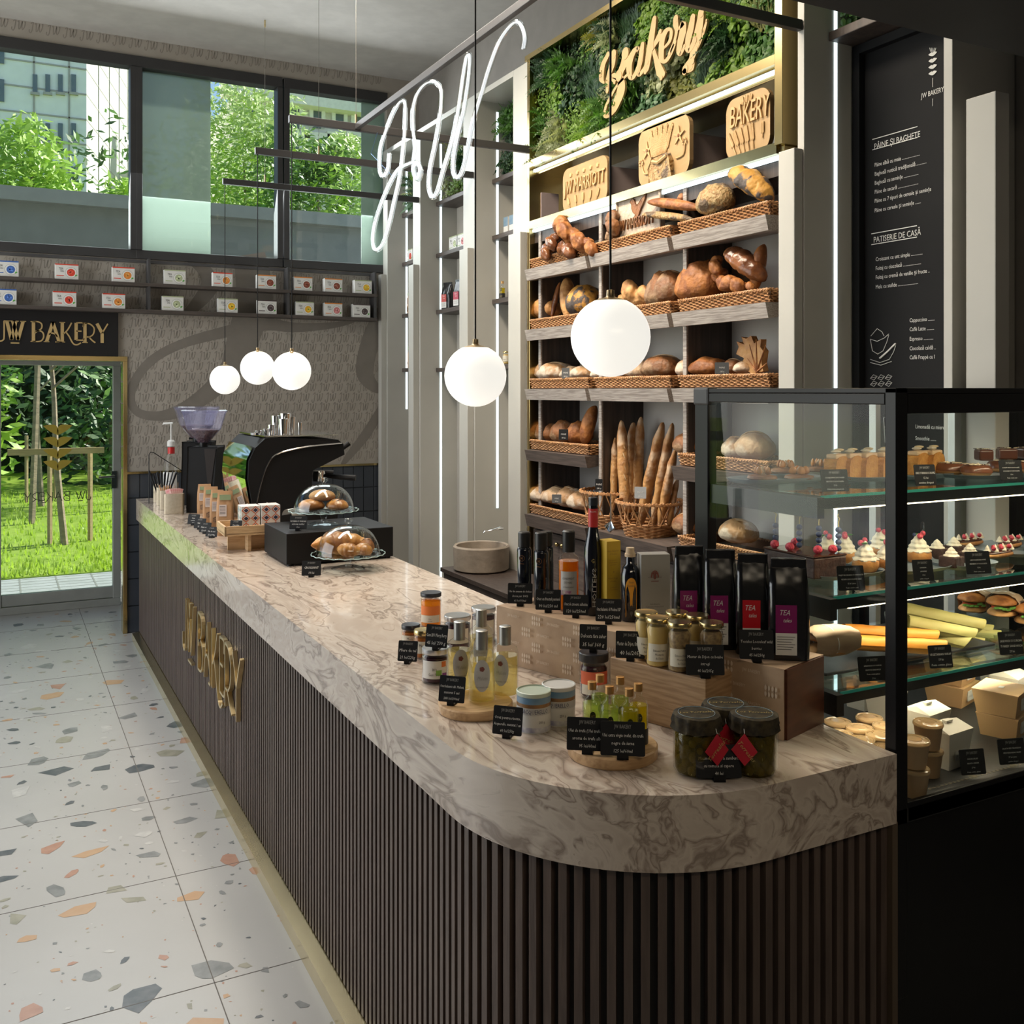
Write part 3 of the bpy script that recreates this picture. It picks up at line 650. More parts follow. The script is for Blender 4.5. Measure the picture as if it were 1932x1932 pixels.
MB().box(XD, XB, NY, FY, 2.62, 2.68, DWOOD).build('top_rail', parent=bu, smooth=0)
LIPZ = [2.395, 2.044, 1.70, 1.347, .965]
BAYS = [(5.035, 4.37), (4.335, 3.66), (3.625, 3.005)]
XL = 2.715
for r, zb in enumerate(LIPZ):
    for k, (ya, yb) in enumerate(BAYS):
        if r == 3 and k == 1: continue
        s_ = MB(); t = .062 if r < 4 else .07
        m_ = GWOOD if r < 3 else GWOODD
        s_.prism([(XL + .012, yb, zb), (XL - .004, yb, zb + t), (XL + .016, yb, zb + t), (XB, yb, zb + t + .015), (XB, yb, zb + t - .01), (XL + .03, yb, zb)], (0, ya - yb, 0), m_)
        s_.build('shelf', parent=bu, smooth=0)
# cabinets below
cab = MB(); cab.box(XF + .03, WX - .01, NY, FY, .04, .96, GWOODD); cab.build('cabinet_body', parent=bu, smooth=0)
for (ya, yb) in BAYS:
    ym = (ya + yb) / 2
    for (p, q, hy) in ((ya - .004, ym + .002, ym + .03), (ym - .002, yb + .004, ym - .03)):
        d = MB().box(XF + .008, XF + .028, q, p, .06, .945, GWOODD).build('door', parent=bu, smooth=0, bevel=.002)
        kn = MB(); kn.ell((XF - .008, hy, .895), (.013, .013, .013), GOLD, 12, 8); kn.tube([(XF + .01, hy, .895), (XF - .01, hy, .895)], .004, GOLD, 8); kn.build('knob', parent=d)
# wallpaper print bits on the cream back panel
# ---- moss panel
mp_ = T('moss_panel', 'lush green artificial foliage panel in the brass frame behind the script sign', 'plant panel', (0, 0, 0))
MB().box(2.86, 2.9, NY + .01, FY - .01, 3.10, 3.69, mat('foliage_backing', (.01, .02, .008), .9)).build('backing', parent=mp_, smooth=0)
ML = [leafmat('moss_bright', (.11, .22, .02), (.17, .28, .035)), leafmat('moss_mid', (.05, .14, .02), (.09, .20, .03)), leafmat('moss_dark', (.015, .055, .018), (.03, .08, .02)), leafmat('moss_blue', (.06, .15, .06), (.10, .2, .09)), leafmat('moss_olive', (.20, .20, .04), (.14, .17, .04)), leafmat('moss_pale', (.28, .31, .17), (.18, .22, .10))]
def frond(f, c, d, L, m, rr, side=.28, droop=.3, nl=9):
    d = Vector(d).normalized(); s = d.cross(Vector((1, 0, 0))); s = s.normalized() if s.length > .1 else Vector((0, 1, 0)); c = Vector(c); prev = c
    for i in range(1, nl + 1):
        t = i / nl; q = c + d * L * t + Vector((-.25 * L * math.sin(t * 2.2), 0, -droop * L * t * t)); w_ = L * side * (1.05 - t)
        for sg_ in (1, -1):
            e = q + s * w_ * sg_ + d * w_ * .4; f.add([prev, e, q], [(0, 1, 2)], m)
        prev = q
def roundleaf(f, c, r, m, rr, k=6):
    n_ = Vector((-1, rr.uniform(-.7, .7), rr.uniform(-.4, .8))).normalized(); a = n_.orthogonal().normalized(); b = n_.cross(a); c = Vector(c)
    v = [c + n_ * r * .15] + [c + (a * math.cos(2 * PI * i / k) + b * math.sin(2 * PI * i / k)) * r for i in range(k)]
    f.add(v, [(0, 1 + i, 1 + (i + 1) % k) for i in range(k)], m)
def foliage(f, x, y0, y1, z0, z1, n, rr, sc_=1, depth=.07):
    # clusters keep one kind of plant together
    cl = [(rr.uniform(y0, y1), rr.uniform(z0, z1), rr.choice('frrsgfrs'), rr.choice(ML + [ML[1], ML[0], ML[2]])) for _ in range(max(3, int(40 * (y1 - y0) * (z1 - z0) / sc_ ** 2 * 1.3)))]
    for i in range(n):
        y, z = rr.uniform(y0, y1), rr.uniform(z0, z1); c_ = min(cl, key=lambda q: (q[0] - y) ** 2 + (q[1] - z) ** 2); m = c_[3]
        xx = x - rr.random() * depth * (.6 + .4 * math.sin(c_[0] * 37))
        if c_[2] == 'f': frond(f, (xx, y, z), (-.4, rr.uniform(-1, 1), rr.uniform(-.5, 1)), rr.uniform(.06, .13) * sc_, m, rr)
        elif c_[2] == 'r':
            for q in range(3): roundleaf(f, (xx - rr.random() * .02, y + rr.uniform(-.02, .02), z + rr.uniform(-.02, .02)), rr.uniform(.009, .017) * sc_, m, rr)
        elif c_[2] == 's':
            for q in range(5): roundleaf(f, (xx - rr.random() * .03, y + rr.uniform(-.03, .03), z + rr.uniform(-.03, .03)), rr.uniform(.004, .009) * sc_, m, rr, 5)
        else:
            for q in range(4):
                a = rr.uniform(-1.2, 1.2); L = rr.uniform(.05, .1) * sc_; p = Vector((xx, y, z)); e = p + Vector((-.3 * L, math.sin(a) * L, math.cos(a) * L)); w_ = .005 * sc_
                f.add([p + Vector((0, w_, 0)), p - Vector((0, w_, 0)), e], [(0, 1, 2)], m)
rr = random.Random(21); f = MB(); foliage(f, 2.86, NY + .02, FY - .03, 3.10, 3.68, 4600, rr); o = f.build('foliage', parent=mp_, smooth=0); o['kind'] = 'stuff'
# ---- "Bakery" script sign, traced in its plane
SX = 2.745
def zc(u, v): return (1120 + u / 8.4, 20 + v / 8.4)
BK = {
 'b': [([(225, 700), (150, 850), (125, 1000), (125, 1100), (165, 1150)], [50, 60, 68, 66, 20]),
       ([(315, 690), (290, 850), (245, 1000), (215, 1130), (215, 1270)], [70, 78, 60, 50, 40]),
       ([(500, 680), (490, 800), (430, 950), (380, 1030), (310, 1060), (330, 1140)], [95, 100, 80, 120, 100, 30]),
       ([(400, 1040), (430, 1130), (425, 1260), (380, 1400), (300, 1580), (200, 1680), (165, 1650), (190, 1510), (280, 1330), (360, 1190), (460, 1080), (560, 980)], [90, 100, 110, 105, 80, 44, 34, 34, 30, 28, 30, 34])],
 'a': [([(690, 640), (700, 590), (640, 640), (580, 780), (560, 930), (585, 1070), (650, 1020), (720, 850), (760, 620), (775, 545)], [20, 50, 62, 76, 80, 60, 50, 50, 62, 50]),
       ([(765, 600), (740, 780), (700, 960), (715, 1020), (790, 930), (850, 820)], [60, 66, 60, 50, 40, 36])],
 'k': [([(960, 140), (920, 400), (880, 650), (840, 900), (820, 970)], [58, 80, 84, 72, 40]),
       ([(1055, 330), (1030, 420), (960, 540), (930, 600)], [40, 70, 50, 40]),
       ([(930, 590), (970, 720), (1010, 850), (1060, 1000), (1070, 1070)], [50, 60, 90, 130, 40])],
 'e': [([(1115, 590), (1200, 490), (1230, 350), (1205, 290), (1140, 330), (1085, 470), (1070, 650), (1080, 790), (1150, 790), (1230, 660), (1290, 500)], [30, 40, 44, 44, 60, 74, 76, 72, 50, 44, 40])],
 'r': [([(1300, 130), (1300, 240), (1310, 330), (1280, 480), (1200, 680)], [66, 78, 40, 36, 36]),
       ([(1330, 300), (1380, 250), (1420, 190), (1410, 330), (1370, 500), (1345, 660), (1375, 690), (1440, 560)], [30, 44, 70, 96, 84, 66, 40, 34])],
 'y': [([(1570, 110), (1540, 280), (1500, 440), (1480, 600), (1510, 640), (1570, 540), (1600, 470)], [64, 84, 84, 66, 50, 60, 60]),
       ([(1700, 40), (1680, 200), (1640, 400), (1590, 600), (1550, 760), (1500, 880), (1440, 970)], [78, 96, 110, 110, 70, 120, 60]),
       ([(1560, 800), (1520, 900), (1450, 930)], [60, 120, 110]),
       ([(1785, 150), (1740, 310), (1670, 490), (1610, 620)], [20, 40, 50, 60])]}
bs = T('script_sign', 'gold script lettering mounted in front of the green foliage panel', 'sign', (SX, 0, 0))
SCR = mat('script_gold', (.38, .25, .10), .55)
for c, sts in BK.items():
    g = MB()
    for si, (pts, wd) in enumerate(sts):
        c2 = smoothpath([(a, b, 0) for a, b in pts], 5); ws = []
        for i in range(len(c2)):
            t = i / 5; a = int(min(t, len(wd) - 1)); b = min(a + 1, len(wd) - 1); ws.append(1.1 * (wd[a] + (wd[b] - wd[a]) * (t - a)))
        # outline in picture-zoom units, mapped onto the sign plane, then extruded 12 mm
        R = ribbon2d([(q.x, q.y) for q in c2], ws); n = len(R); dx = .0008 * si
        v = [P(*zc(*p), x=SX) - Vector((SX - dx, 0, 0)) for q in R for p in q]
        v2 = [p + Vector((.012, 0, 0)) for p in v]; o_ = 2 * n; fcs = []
        for i in range(n - 1):
            fcs += [(2 * i, 2 * i + 1, 2 * i + 3, 2 * i + 2), (o_ + 2 * i, o_ + 2 * i + 2, o_ + 2 * i + 3, o_ + 2 * i + 1), (2 * i, 2 * i + 2, o_ + 2 * i + 2, o_ + 2 * i), (2 * i + 1, o_ + 2 * i + 1, o_ + 2 * i + 3, 2 * i + 3)]
        g.add(v + v2, fcs, SCR)
        for q in (0, n - 1):      # rounded ends
            a, b = v[2 * q], v[2 * q + 1]; ce = (a + b) / 2; r_ = (a - b).length / 2; nv = 14
            cv = [ce + Vector((-.0006 - .0004 * (q > 0) - .0008 * si, math.cos(2 * PI * i / nv) * r_, math.sin(2 * PI * i / nv) * r_)) for i in range(nv)]
            g.prism(cv, (.012, 0, 0), SCR)
    g.build('letter_' + c, parent=bs, smooth=0)
# ---- side shelving units: posts with step pilasters, lit side panels, dark shelves
def post(y0, y1, lab, far=False, top=3.695):
    t = T('wall_post', lab, 'post', (0, y1, 0), 0, None)
    b = MB(); b.box(XF, WX - .005, y0 - y1, 0, 0, top, WHITE); b.build('panel', parent=t, smooth=0, bevel=.002); return t
def pilaster(t, y0, y1, top=2.69, x=2.715):
    MB().box(x, XF - .001, y0 - t.location.y, y1 - t.location.y, 0, top, WHITE).build('pilaster', parent=t, smooth=0, bevel=.003)
def ledv(t, y, z0, z1, zs=()):
    b = MB(); b.box(2.917, 2.932, y - .004 - t.location.y, y - .0005 - t.location.y, z0, z1, LED); b.build('light_strip', parent=t, smooth=0)
u1 = post(7.448, 7.55, 'white lacquer post at the wallpapered back wall'); ledv(u1, 7.448, 1.75 - (772 - 738) / FPX * 7.9, 3.6); pilaster(u1, 7.47, 7.54)
u2 = post(6.753, 6.90, 'white post between the far and middle shelf niches'); ledv(u2, 6.753, .35, 3.6); pilaster(u2, 6.78, 6.88)
u3 = post(5.811, 5.994, 'white post between the middle and near shelf niches'); ledv(u3, 5.811, 1.75 - (962 - 738) / FPX * 6.4, 3.6); pilaster(u3, 5.83, 5.96)
u4 = post(5.09, 5.272, 'white post beside the brass bread frame'); pilaster(u4, 5.095, 5.25)
u5 = post(2.842, 2.877, 'white panel right of the bread shelving with lit strip'); ledv(u5, 2.842, .4, 3.6); pilaster(u5, 2.848, 2.935)
u6 = post(2.175, 2.209, 'white panel right of the menu board'); 
pl_ = MB(); pl_.box(2.715, 2.78, 1.985, 2.09, 0, 2.675, WHITE); tag(pl_.build('pilaster_panel', smooth=0, bevel=.003), 'short white pilaster standing right of the menu board', 'panel')
for n_, (a, b) in enumerate(((6.90, 7.448), (5.994, 6.753), (5.272, 5.811))):
    tag(MB().box(XF, WX - .005, a, b, 3.66, 3.695, WHITE).build('top_panel', smooth=0), ['white top board over the farthest shelf niche', 'white top board over the middle shelf niche', 'white top board over the shelf niche beside the bread wall'][n_], 'panel')
    tag(MB().box(WX - .025, WX - .002, a + .002, b - .002, 0, 3.66, mat('niche_back', (.50, .475, .43), .5)).build('back_board', smooth=0), ['pale back board of the farthest shelf niche', 'pale back board of the middle shelf niche', 'pale back board of the niche beside the bread wall'][n_], 'panel')
NS = []      # shelves in the side niches: (niche, v of left end bottom, v top)
SHW = mat('niche_shelf_wood', (.095, .075, .066), .5, c2=(.06, .048, .042), ns=6, stretch=(10, 1, 16))
def nshelf(y0, y1, z, lab):
    o = MB().box(2.885, WX - .026, y0 + .002, y1 - .002, z, z + .03, SHW).build('shelf_board', smooth=0, bevel=.002); tag(o, lab, 'shelf', 'dark shelf boards in the side niches')
def zat(u, v, y): return py_z(u, v, y)
def py_z(u, v, y): return P(u, v, y=y).z
FN = [(768, 412), (762, 503), (762, 600), (762, 702)]
for i, (u, v) in enumerate(FN): nshelf(6.90, 7.448, P(u, v, y=7.448).z, 'dark shelf board in the farthest niche, %s' % ['top', 'second', 'third', 'lowest'][i] + ' of four')
MN = [(827, 390), (827, 487), (826, 593), (826, 702)]
MZ = [P(u, v, y=6.753).z for u, v in MN]
for i, z in enumerate(MZ): nshelf(5.994, 6.753, z, 'dark shelf board in the middle niche, %s of four' % ['top', 'second', 'third', 'lowest'][i])
NN = [(933, 348), (932, 454), (931, 574), (930, 697)]
NZ = [P(u, v, y=5.811).z for u, v in NN]
for i, z in enumerate(NZ): nshelf(5.272, 5.811, z, 'dark shelf board in the niche beside the bread wall, %s of four' % ['top', 'second', 'third', 'lowest'][i])
FZ = [P(u, v, y=7.448).z for u, v in FN]
def planter(y0, y1, z, h, lab, seed, x=2.98, n=420):
    t = T('foliage_panel', lab, 'plant panel', (0, 0, 0)); rr = random.Random(seed)
    MB().box(x + .03, x + .06, y0, y1, z, z + h, mat('foliage_backing')).build('backing', parent=t, smooth=0)
    f = MB(); foliage(f, x + .03, y0, y1, z + .02, z + h, n, rr, 1.0, .14); o = f.build('foliage', parent=t, smooth=0); o['kind'] = 'stuff'
planter(5.30, 5.79, NZ[0] + .03, 3.60 - NZ[0] - .03, 'green foliage filling the top of the niche beside the bread wall', 31, n=900)
planter(6.02, 6.70, MZ[0] + .03, 3.60 - MZ[0] - .03, 'green foliage filling the top of the middle niche', 32, n=900)
planter(6.93, 7.42, FZ[0] + .03, 3.60 - FZ[0] - .03, 'green foliage filling the top of the farthest niche', 33, n=600)
# right niche: dark shelf with greenery over the menu board
tag(MB().box(2.885, WX - .003, 2.215, 2.838, 3.124, 3.16, DWOOD).build('shelf_board', smooth=0, bevel=.003), 'dark wooden shelf above the menu board under the dark ceiling', 'shelf')
planter(2.3, 2.83, 3.162, .4, 'green foliage on the dark shelf above the menu board', 34, x=2.98, n=420)
# ---- menu board
mbd = T('menu_board', 'tall black menu board with white Romanian text and drawings', 'menu board', (3.04, 0, 0))
BRD = mat('chalkboard', (.011, .011, .012), .7, spec=.2)
MB().box(0, .03, 2.215, 2.83, .6, 3.10, BRD).build('board', parent=mbd, smooth=0)
MB().box(-.03, 0, 2.80, 2.835, .6, 3.12, MATTE).build('board_frame', parent=mbd, smooth=0); MB().box(-.03, 0, 2.215, 2.80, 3.085, 3.12, MATTE).build('board_frame', parent=mbd, smooth=0)
tm = MB(); BX = 3.038
# text facing -X: reading direction is -Y
def mtext(u, v, s, hpx, m=CHALK, sx=.8):
    p = P(u, v, x=BX); size = hpx * mpx(p); vs, fs = txt(s, size * 1.35, 0, 2, 0, 'LEFT')
    tm.add([(p.x - 3.04, p.y - x * sx, p.z + y) for x, y, _ in vs], fs, m)
for u, v, s, h in [(1649, 282, 'PÂINE ȘI BAGHETE', 11.5), (1648, 458, 'PATISERIE DE CASĂ', 11.5)]: mtext(u, v, s, h)
for u0, v0, u1_, v1_ in [(1646, 285, 1731, 257), (1646, 262, 1731, 240), (1644, 462, 1730, 447), (1644, 442, 1730, 425)]:
    a, b = P(u0, v0, x=BX), P(u1_, v1_, x=BX); tm.box(a.x - 3.0405, a.x - 3.04, b.y, a.y, (a.z + b.z) / 2 - .0015, (a.z + b.z) / 2 + .0015, CHALK)
for u, v, s in [(1650, 315, 'Pâine albă cu maia ......................'), (1650, 332, 'Baghetă rustică tradițională ............'), (1650, 349, 'Baghetă cu semințe ..................'), (1650, 366, 'Pâine de secară .........................'), (1650, 383, 'Pâine cu 7 tipuri de cereale și semințe'), (1650, 401, 'Pâine cu cereale și semințe .......'),
                (1652, 493, 'Croissant cu unt simplu ..............'), (1652, 510, 'Foitaj cu ciocolată ......................'), (1652, 527, 'Foitaj cu cremă de vanilie și fructe ..'), (1652, 545, 'Melc cu stafide .........................'),
                (1716, 608, 'Cappuccino ........'), (1716, 625, 'Caffè Latte .........'), (1716, 643, 'Espresso ............'), (1716, 661, 'Ciocolată caldă ..'), (1716, 678, 'Caffé Frappé cu î'), (1727, 808, 'Limonadă cu miere'), (1727, 830, 'Smoothie .......')]: mtext(u, v, s, 7.8, sx=.78)
mtext(1738, 186, 'JW BAKERY', 10, sx=.72)
for v in (106, 118, 130, 142):
    c = P(1760, v, x=BX); s = mpx(c)
    for fl_ in (1, -1): leafshape(tm, c.y, c.z, 11 * s, 6 * s, .5, 0 - .002, CHALK, .001, 'yz', flip=fl_)
for du in (-6, -3, 0, 3, 6): a, b = P(1760 + du * .6, 98, x=BX), P(1760 + du, 90, x=BX); tm.tube([(-.002, a.y, a.z), (-.002, b.y, b.z)], .0012, CHALK, 4)
def line(pts, r=.0012, cl=False): tm.tube([(-.002, P(u, v, x=BX).y, P(u, v, x=BX).z) for u, v in pts], r, CHALK, 4, closed=cl)
line([(1760, 147), (1760, 164)]); line([(1760, 186), (1760, 200)])
line([(1642, 640), (1646, 662), (1656, 668), (1666, 662), (1673, 646), (1677, 632)]); line([(1642, 640), (1655, 644), (1668, 638), (1677, 630)]); line([(1643, 634), (1655, 620), (1664, 626), (1668, 634)]); line([(1642, 678), (1660, 684), (1678, 678), (1686, 664), (1690, 652)]); line([(1660, 676), (1674, 664), (1690, 648)], .004)
line([(1642, 684), (1662, 689), (1682, 682)])
for q in range(6): u, v = 1648 + (q % 3) * 14, 712 + (q // 3) * 12; line([(u - 6, v + 2), (u, v - 5), (u + 7, v - 2), (u + 1, v + 5)], .001, True); line([(u - 5, v + 1), (u + 5, v - 1)], .001)
line([(1667, 788), (1670, 835), (1682, 835), (1684, 786)], cl=True); line([(1668, 806), (1683, 804)])
tm.build('lettering', parent=mbd, smooth=0)
# ---- back worktop with stone basin and tap
wk = T('back_worktop_cabinet', 'low brown wooden cabinet with dark worktop under the stone basin', 'cabinet', (2.36, 4.3, 0))
MB().box(0, .39, 0, 1.16, .66, .685, DWOOD).build('worktop', parent=wk, smooth=0, bevel=.002); MB().box(.02, .39, .01, 1.15, .05, .66, GWOODD).build('body', parent=wk, smooth=0)
STN = mat('basin_stone', (.36, .30, .24), .7, c2=(.28, .235, .19), ns=14, bump=.2)
bc = P(925, 1066, z=.80); bo = MB(); bo.lathe([(.150, 0), (.165, .01), (.168, .14), (.160, .150), (.148, .145), (.142, .04), (.02, .03), (.0, .03)], STN, 40)
tag(bo.build('stone_basin', loc=(2.545, 5.27, .686)), 'round rough stone wash basin on the back worktop', 'basin')
tp = MB(); tp.tube([(0, 0, .0), (-.02, 0, .0), (-.12, 0, -.012), (-.125, 0, -.02)], [.018, .016, .012, .01], STEEL, 10, flat=.5); p = P(965, 995, y=5.3)
tag(tp.build('tap', loc=(2.70, 5.30, P(955, 996, y=5.3).z)), 'chrome wall spout above the stone basin', 'tap')
# ================================================================== hanging frame, neon, pendants
HB = mat('anthracite_bar', (.06, .058, .06), .45)
BZ = 3.17
YB = [(6.784, 'farthest'), (5.836, 'second from the back wall'), (5.07, 'beside the bread frame'), (2.86, 'near the dark ceiling'), (2.07, 'nearest the viewer')]
hf = T('hanging_light_frame', 'black suspended metal frame carrying the globe lamps and neon', 'light frame', (0, 0, BZ))
for y, _ in YB:
    MB().box(1.335, XF - .003, y - .014, y + .014, -.02, .02, HB).build('cross_bar', parent=hf, smooth=0, bevel=.002)
MB().box(1.69, 1.715, 2.07, 5.07, -.014, .018, HB).build('long_bar', parent=hf, smooth=0, bevel=.002)
WIRE = mat('suspension_wire', (.35, .33, .30), .4, .8)
for y, x in ((6.784, 1.62), (5.836, 1.72), (5.07, 1.70)):
    g = MB(); g.tube([(x, y, .02), (x, y, CZ - BZ)], .0013, WIRE, 5); g.tube([(x, y, .02), (x, y, .07)], .006, BRASS, 8); g.tube([(x, y, CZ - BZ - .05), (x, y, CZ - BZ - .002)], .006, BRASS, 8); g.build('suspension_wire', parent=hf)
for y in (2.86, 2.07):
    g = MB(); g.tube([(1.7, y, .02), (1.7, y, .13)], .0013, WIRE, 5); g.build('suspension_wire', parent=hf)
OPAL = mat('opal_glass_globe', (.9, .92, .88), .25, emit=.62, ec=(1, .97, .90))
GBR = mat('globe_cap_brass', (.40, .30, .17), .35, .9)
GL = [(6.784, 716, 'smallest-looking glowing globe lamp, farthest down the counter'), (5.836, 694, 'glowing globe lamp in the middle of the back cluster'), (5.07, 700, 'glowing globe lamp, nearest of the three by the wallpaper'), (2.86, 709, 'glowing globe lamp hanging in front of the side niches'), (2.07, 636, 'largest-looking glowing globe lamp in front of the bread shelves')]
def globe(y, v, lab):
    x = 1.35 if y > 3 else 1.36; z = P(900, 0, y=y).z * 0 + EYE + (HY - v) / FPX * (x * SF[0] + y * SF[1])
    t = T('globe_pendant', lab, 'pendant lamp', (x, y, z), 0, 'opal globe pendants over the counter')
    g = MB(); R_ = .1
    g.lathe([(0, -R_)] + [(R_ * math.sin(PI * i / 22), -R_ * math.cos(PI * i / 22)) for i in range(1, 20)], OPAL, 40, caps=False); g.build('globe', parent=t, smooth=60)
    c = MB(); c.lathe([(R_ * math.sin(PI * i / 22) + .001, -R_ * math.cos(PI * i / 22)) for i in range(19, 22)] + [(.012, .1005), (.010, .104), (.010, .118), (0, .12)], GBR, 32, caps=False); c.build('cap', parent=t, smooth=50)
    MB().tube([(0, 0, .115), (0, 0, BZ - z - .02)], .0028, MATTE, 6).build('cord', parent=t)
for a in GL: globe(*a)
# neon
NX = 1.703
nz = [(130, 665), (127, 700), (122, 740), (103, 766), (88, 738), (90, 650), (110, 580), (150, 480), (185, 437), (198, 470), (192, 620), (176, 760), (150, 880), (122, 1000), (96, 1068), (70, 1085), (58, 1050), (65, 980), (92, 890), (130, 800), (165, 742), (210, 715), (248, 705), (264, 735), (256, 776), (240, 765), (235, 725), (258, 705)]
nz2 = [(264, 735), (256, 776), (238, 760), (232, 700), (238, 640), (228, 560), (228, 480), (245, 410), (280, 366), (320, 355), (348, 385), (350, 450), (342, 530), (322, 640), (303, 730), (298, 810), (312, 856), (335, 830), (360, 740), (385, 660), (410, 560), (430, 440), (447, 320), (462, 245), (474, 250), (466, 360), (445, 490), (418, 610), (404, 690), (405, 750), (422, 772), (442, 745), (462, 670), (492, 520), (530, 390), (560, 290), (600, 185), (645, 118), (680, 95), (702, 120), (713, 165), (706, 212)]
ne = T('neon_sign', 'white neon script tube sign hanging from the black frame', 'neon sign', (NX, 0, 0))
NG = glass('neon_tube_glass', (.93, .95, .95), 1.4, .05, extra=.08); NC = mat('neon_core', (.9, .95, 1), .4, emit=.55, ec=(.95, .98, 1))
for nm, path_ in (('letter_j', nz), ('letter_w', nz2)):
    c3 = smoothpath([P(680 + u / 2.3, v / 2.3, x=NX) - Vector((NX, 0, 0)) for u, v in path_], 6)
    if nm == 'letter_j': c3 = [q + Vector((-.004, 0, 0)) for q in c3]
    g = MB(); g.tube(c3, .0115, NG, 10); o = g.build(nm, parent=ne)
    a = MB()
    for s in (-1, 1): a.tube([q + Vector((s * .0035, 0, s * .002)) for q in c3], .0036, NC, 6)
    a.build('glowing_core', parent=o)
MB().tube([P(712, 250, x=NX) - Vector((NX, 0, 0)), P(700, 290, x=NX) - Vector((NX, 0, 0)), P(735, 330, x=NX) - Vector((NX - .01, 0, 0))], .0015, mat('blue_wire', (.1, .2, .4), .5), 5).build('wire', parent=ne)
# ================================================================== tea shelf on the back wall
TS = mat('tea_shelf_wood', (.085, .068, .06), .5, c2=(.06, .048, .042), ns=8, stretch=(1, 10, 10))
tsy = WY - .13
ts = T('tea_shelf', 'long two-tier brown wall shelf with black brackets under the windows', 'shelf', (0, WY, 0))
zs1 = P(300, 588, y=tsy).z; zs2 = P(300, 538, y=tsy).z; xr = P(712, 600, y=tsy).x
for z in (zs1, zs2): MB().box(-1.1, xr, -.13, -.001, z - .012, z + .012, TS).build('shelf_board', parent=ts, smooth=0, bevel=.001)
ztop = P(300, 497, y=tsy).z + .01
MB().box(-1.1, xr, -.02, -.002, ztop, ztop + .02, HB).build('top_rail', parent=ts, smooth=0)
for u in (282, 545, 709): x = P(u, 540, y=tsy).x; MB().box(x - .008, x + .008, -.125, -.004, zs1 + .012, ztop + .02, HB).build('bracket', parent=ts, smooth=0)
def circ(mb, cx, cz, r, y, m, n=20, r0=0):
    v = [(cx + r * math.cos(2 * PI * k / n), y, cz + r * math.sin(2 * PI * k / n)) for k in range(n)]
    if not r0: mb.add(v, [tuple(range(n))], m)
    else:
        v += [(cx + r0 * math.cos(2 * PI * k / n), y, cz + r0 * math.sin(2 * PI * k / n)) for k in range(n)]
        mb.add(v, [(k, (k + 1) % n, (k + 1) % n + n, k + n) for k in range(n)], m)
TC = {'blue': (.05, .14, .45), 'red': (.7, .06, .03), 'orange': (.75, .25, .04), 'green': (.45, .5, .3), 'brown': (.25, .06, .03), 'yellow': (.85, .45, .02), 'dark': (.09, .06, .06), 'pink': (.6, .2, .2)}
def teabox(p, wd, h, d, kind, stripe, lab, rz=0, grp='small white tea boxes on the wall shelf', shrink=1):
    t = T('tea_box', lab, 'tea box', p, rz, grp)
    MB().box(-wd / 2, wd / 2, 0, d, 0, h, PAPER).build('carton', parent=t, smooth=0, bevel=.001)
    g = MB(); y = -.0008
    g.box(-wd / 2, wd / 2, y, 0, h - .008, h, mat('tea_' + stripe, TC[stripe])); circ(g, wd * .18, h * .45, h * .36, y - .0002, mat('tea_ring_grey', (.5, .5, .48))); circ(g, wd * .18, h * .45, h * .33, y - .0004, mat('tea_ring_white', (.85, .85, .82)))
    circ(g, wd * .18, h * .45, h * .25, y - .0008, mat('tea_' + kind, TC[kind]))
    rq = random.Random(len(lab) + int(p[0] * 100))
    for q in range(9): a = rq.uniform(0, 6.28); r_ = rq.uniform(0, h * .17); circ(g, wd * .18 + r_ * math.cos(a), h * .45 + r_ * math.sin(a), h * .045, y - .001, mat('tea_bit_' + kind, tuple(min(1, c * 1.8 + .08) for c in TC[kind])), 6)
    leafshape(g, wd * .36, h * .2, .018, .01, .6, y - .001, mat('mint_leaf', (.1, .4, .06)), .0004)
    wtext(g, 'TEA', h * .2, mat('ink_dark', (.08, .07, .07)), -wd * .26, y - .0005, h * .62, .8, shear=.25); wtext(g, 'tales', h * .15, mat('ink_dark'), -wd * .2, y - .0005, h * .48, .8)
    g.box(-wd * .44, -wd * .12, y - .0006, y, h * .2, h * .25, mat('tea_' + stripe)); g.build('printed_front', parent=t, smooth=0); return t
hb = .105
rowA = [(12, 'blue', 'blue', 'blueberry tea box cut by the left picture edge, upper tier'), (126, 'red', 'red', 'red grapefruit tea box on the upper tier'), (233, 'orange', 'red', 'orange fruit tea box left of the first bracket, upper tier'), (330, 'green', 'green', 'pale green tea box right of the first bracket, upper tier'), (420, 'orange', 'red', 'orange fruit tea box behind the leftmost lamp cord, upper tier'), (503, 'brown', 'orange', 'brown berry tea box left of the second bracket, upper tier'), (572, 'brown', 'orange', 'brown berry tea box just right of the second bracket, upper tier'), (629, 'brown', 'orange', 'brown berry tea box, last but one on the upper tier'), (685, 'yellow', 'green', 'lemon tea box at the right end of the upper tier')]
rowB = [(8, 'blue', 'blue', 'blueberry tea box cut by the left picture edge, lower tier'), (122, 'red', 'red', 'red grapefruit tea box on the lower tier'), (215, 'orange', 'red', 'orange fruit tea box left of the first bracket, lower tier'), (326, 'green', 'green', 'pale green tea box on the lower tier'), (430, 'yellow', 'green', 'lemon tea box behind the leftmost lamp cord, lower tier'), (504, 'dark', 'dark', 'dark seed tea box left of the second bracket, lower tier'), (575, 'yellow', 'green', 'lemon tea box just right of the second bracket, lower tier'), (629, 'pink', 'orange', 'pink blossom tea box on the lower tier'), (682, 'dark', 'dark', 'dark seed tea box at the right end of the lower tier')]
for zz, row_ in ((zs2 + .0125, rowA), (zs1 + .0125, rowB)):
    for u, kd, st, lb in row_:
        x = P(u, 540, y=tsy + .02).x; teabox((x, tsy + .015, zz), .148 if u < 400 else .142, hb, .06, kd, st, lb)
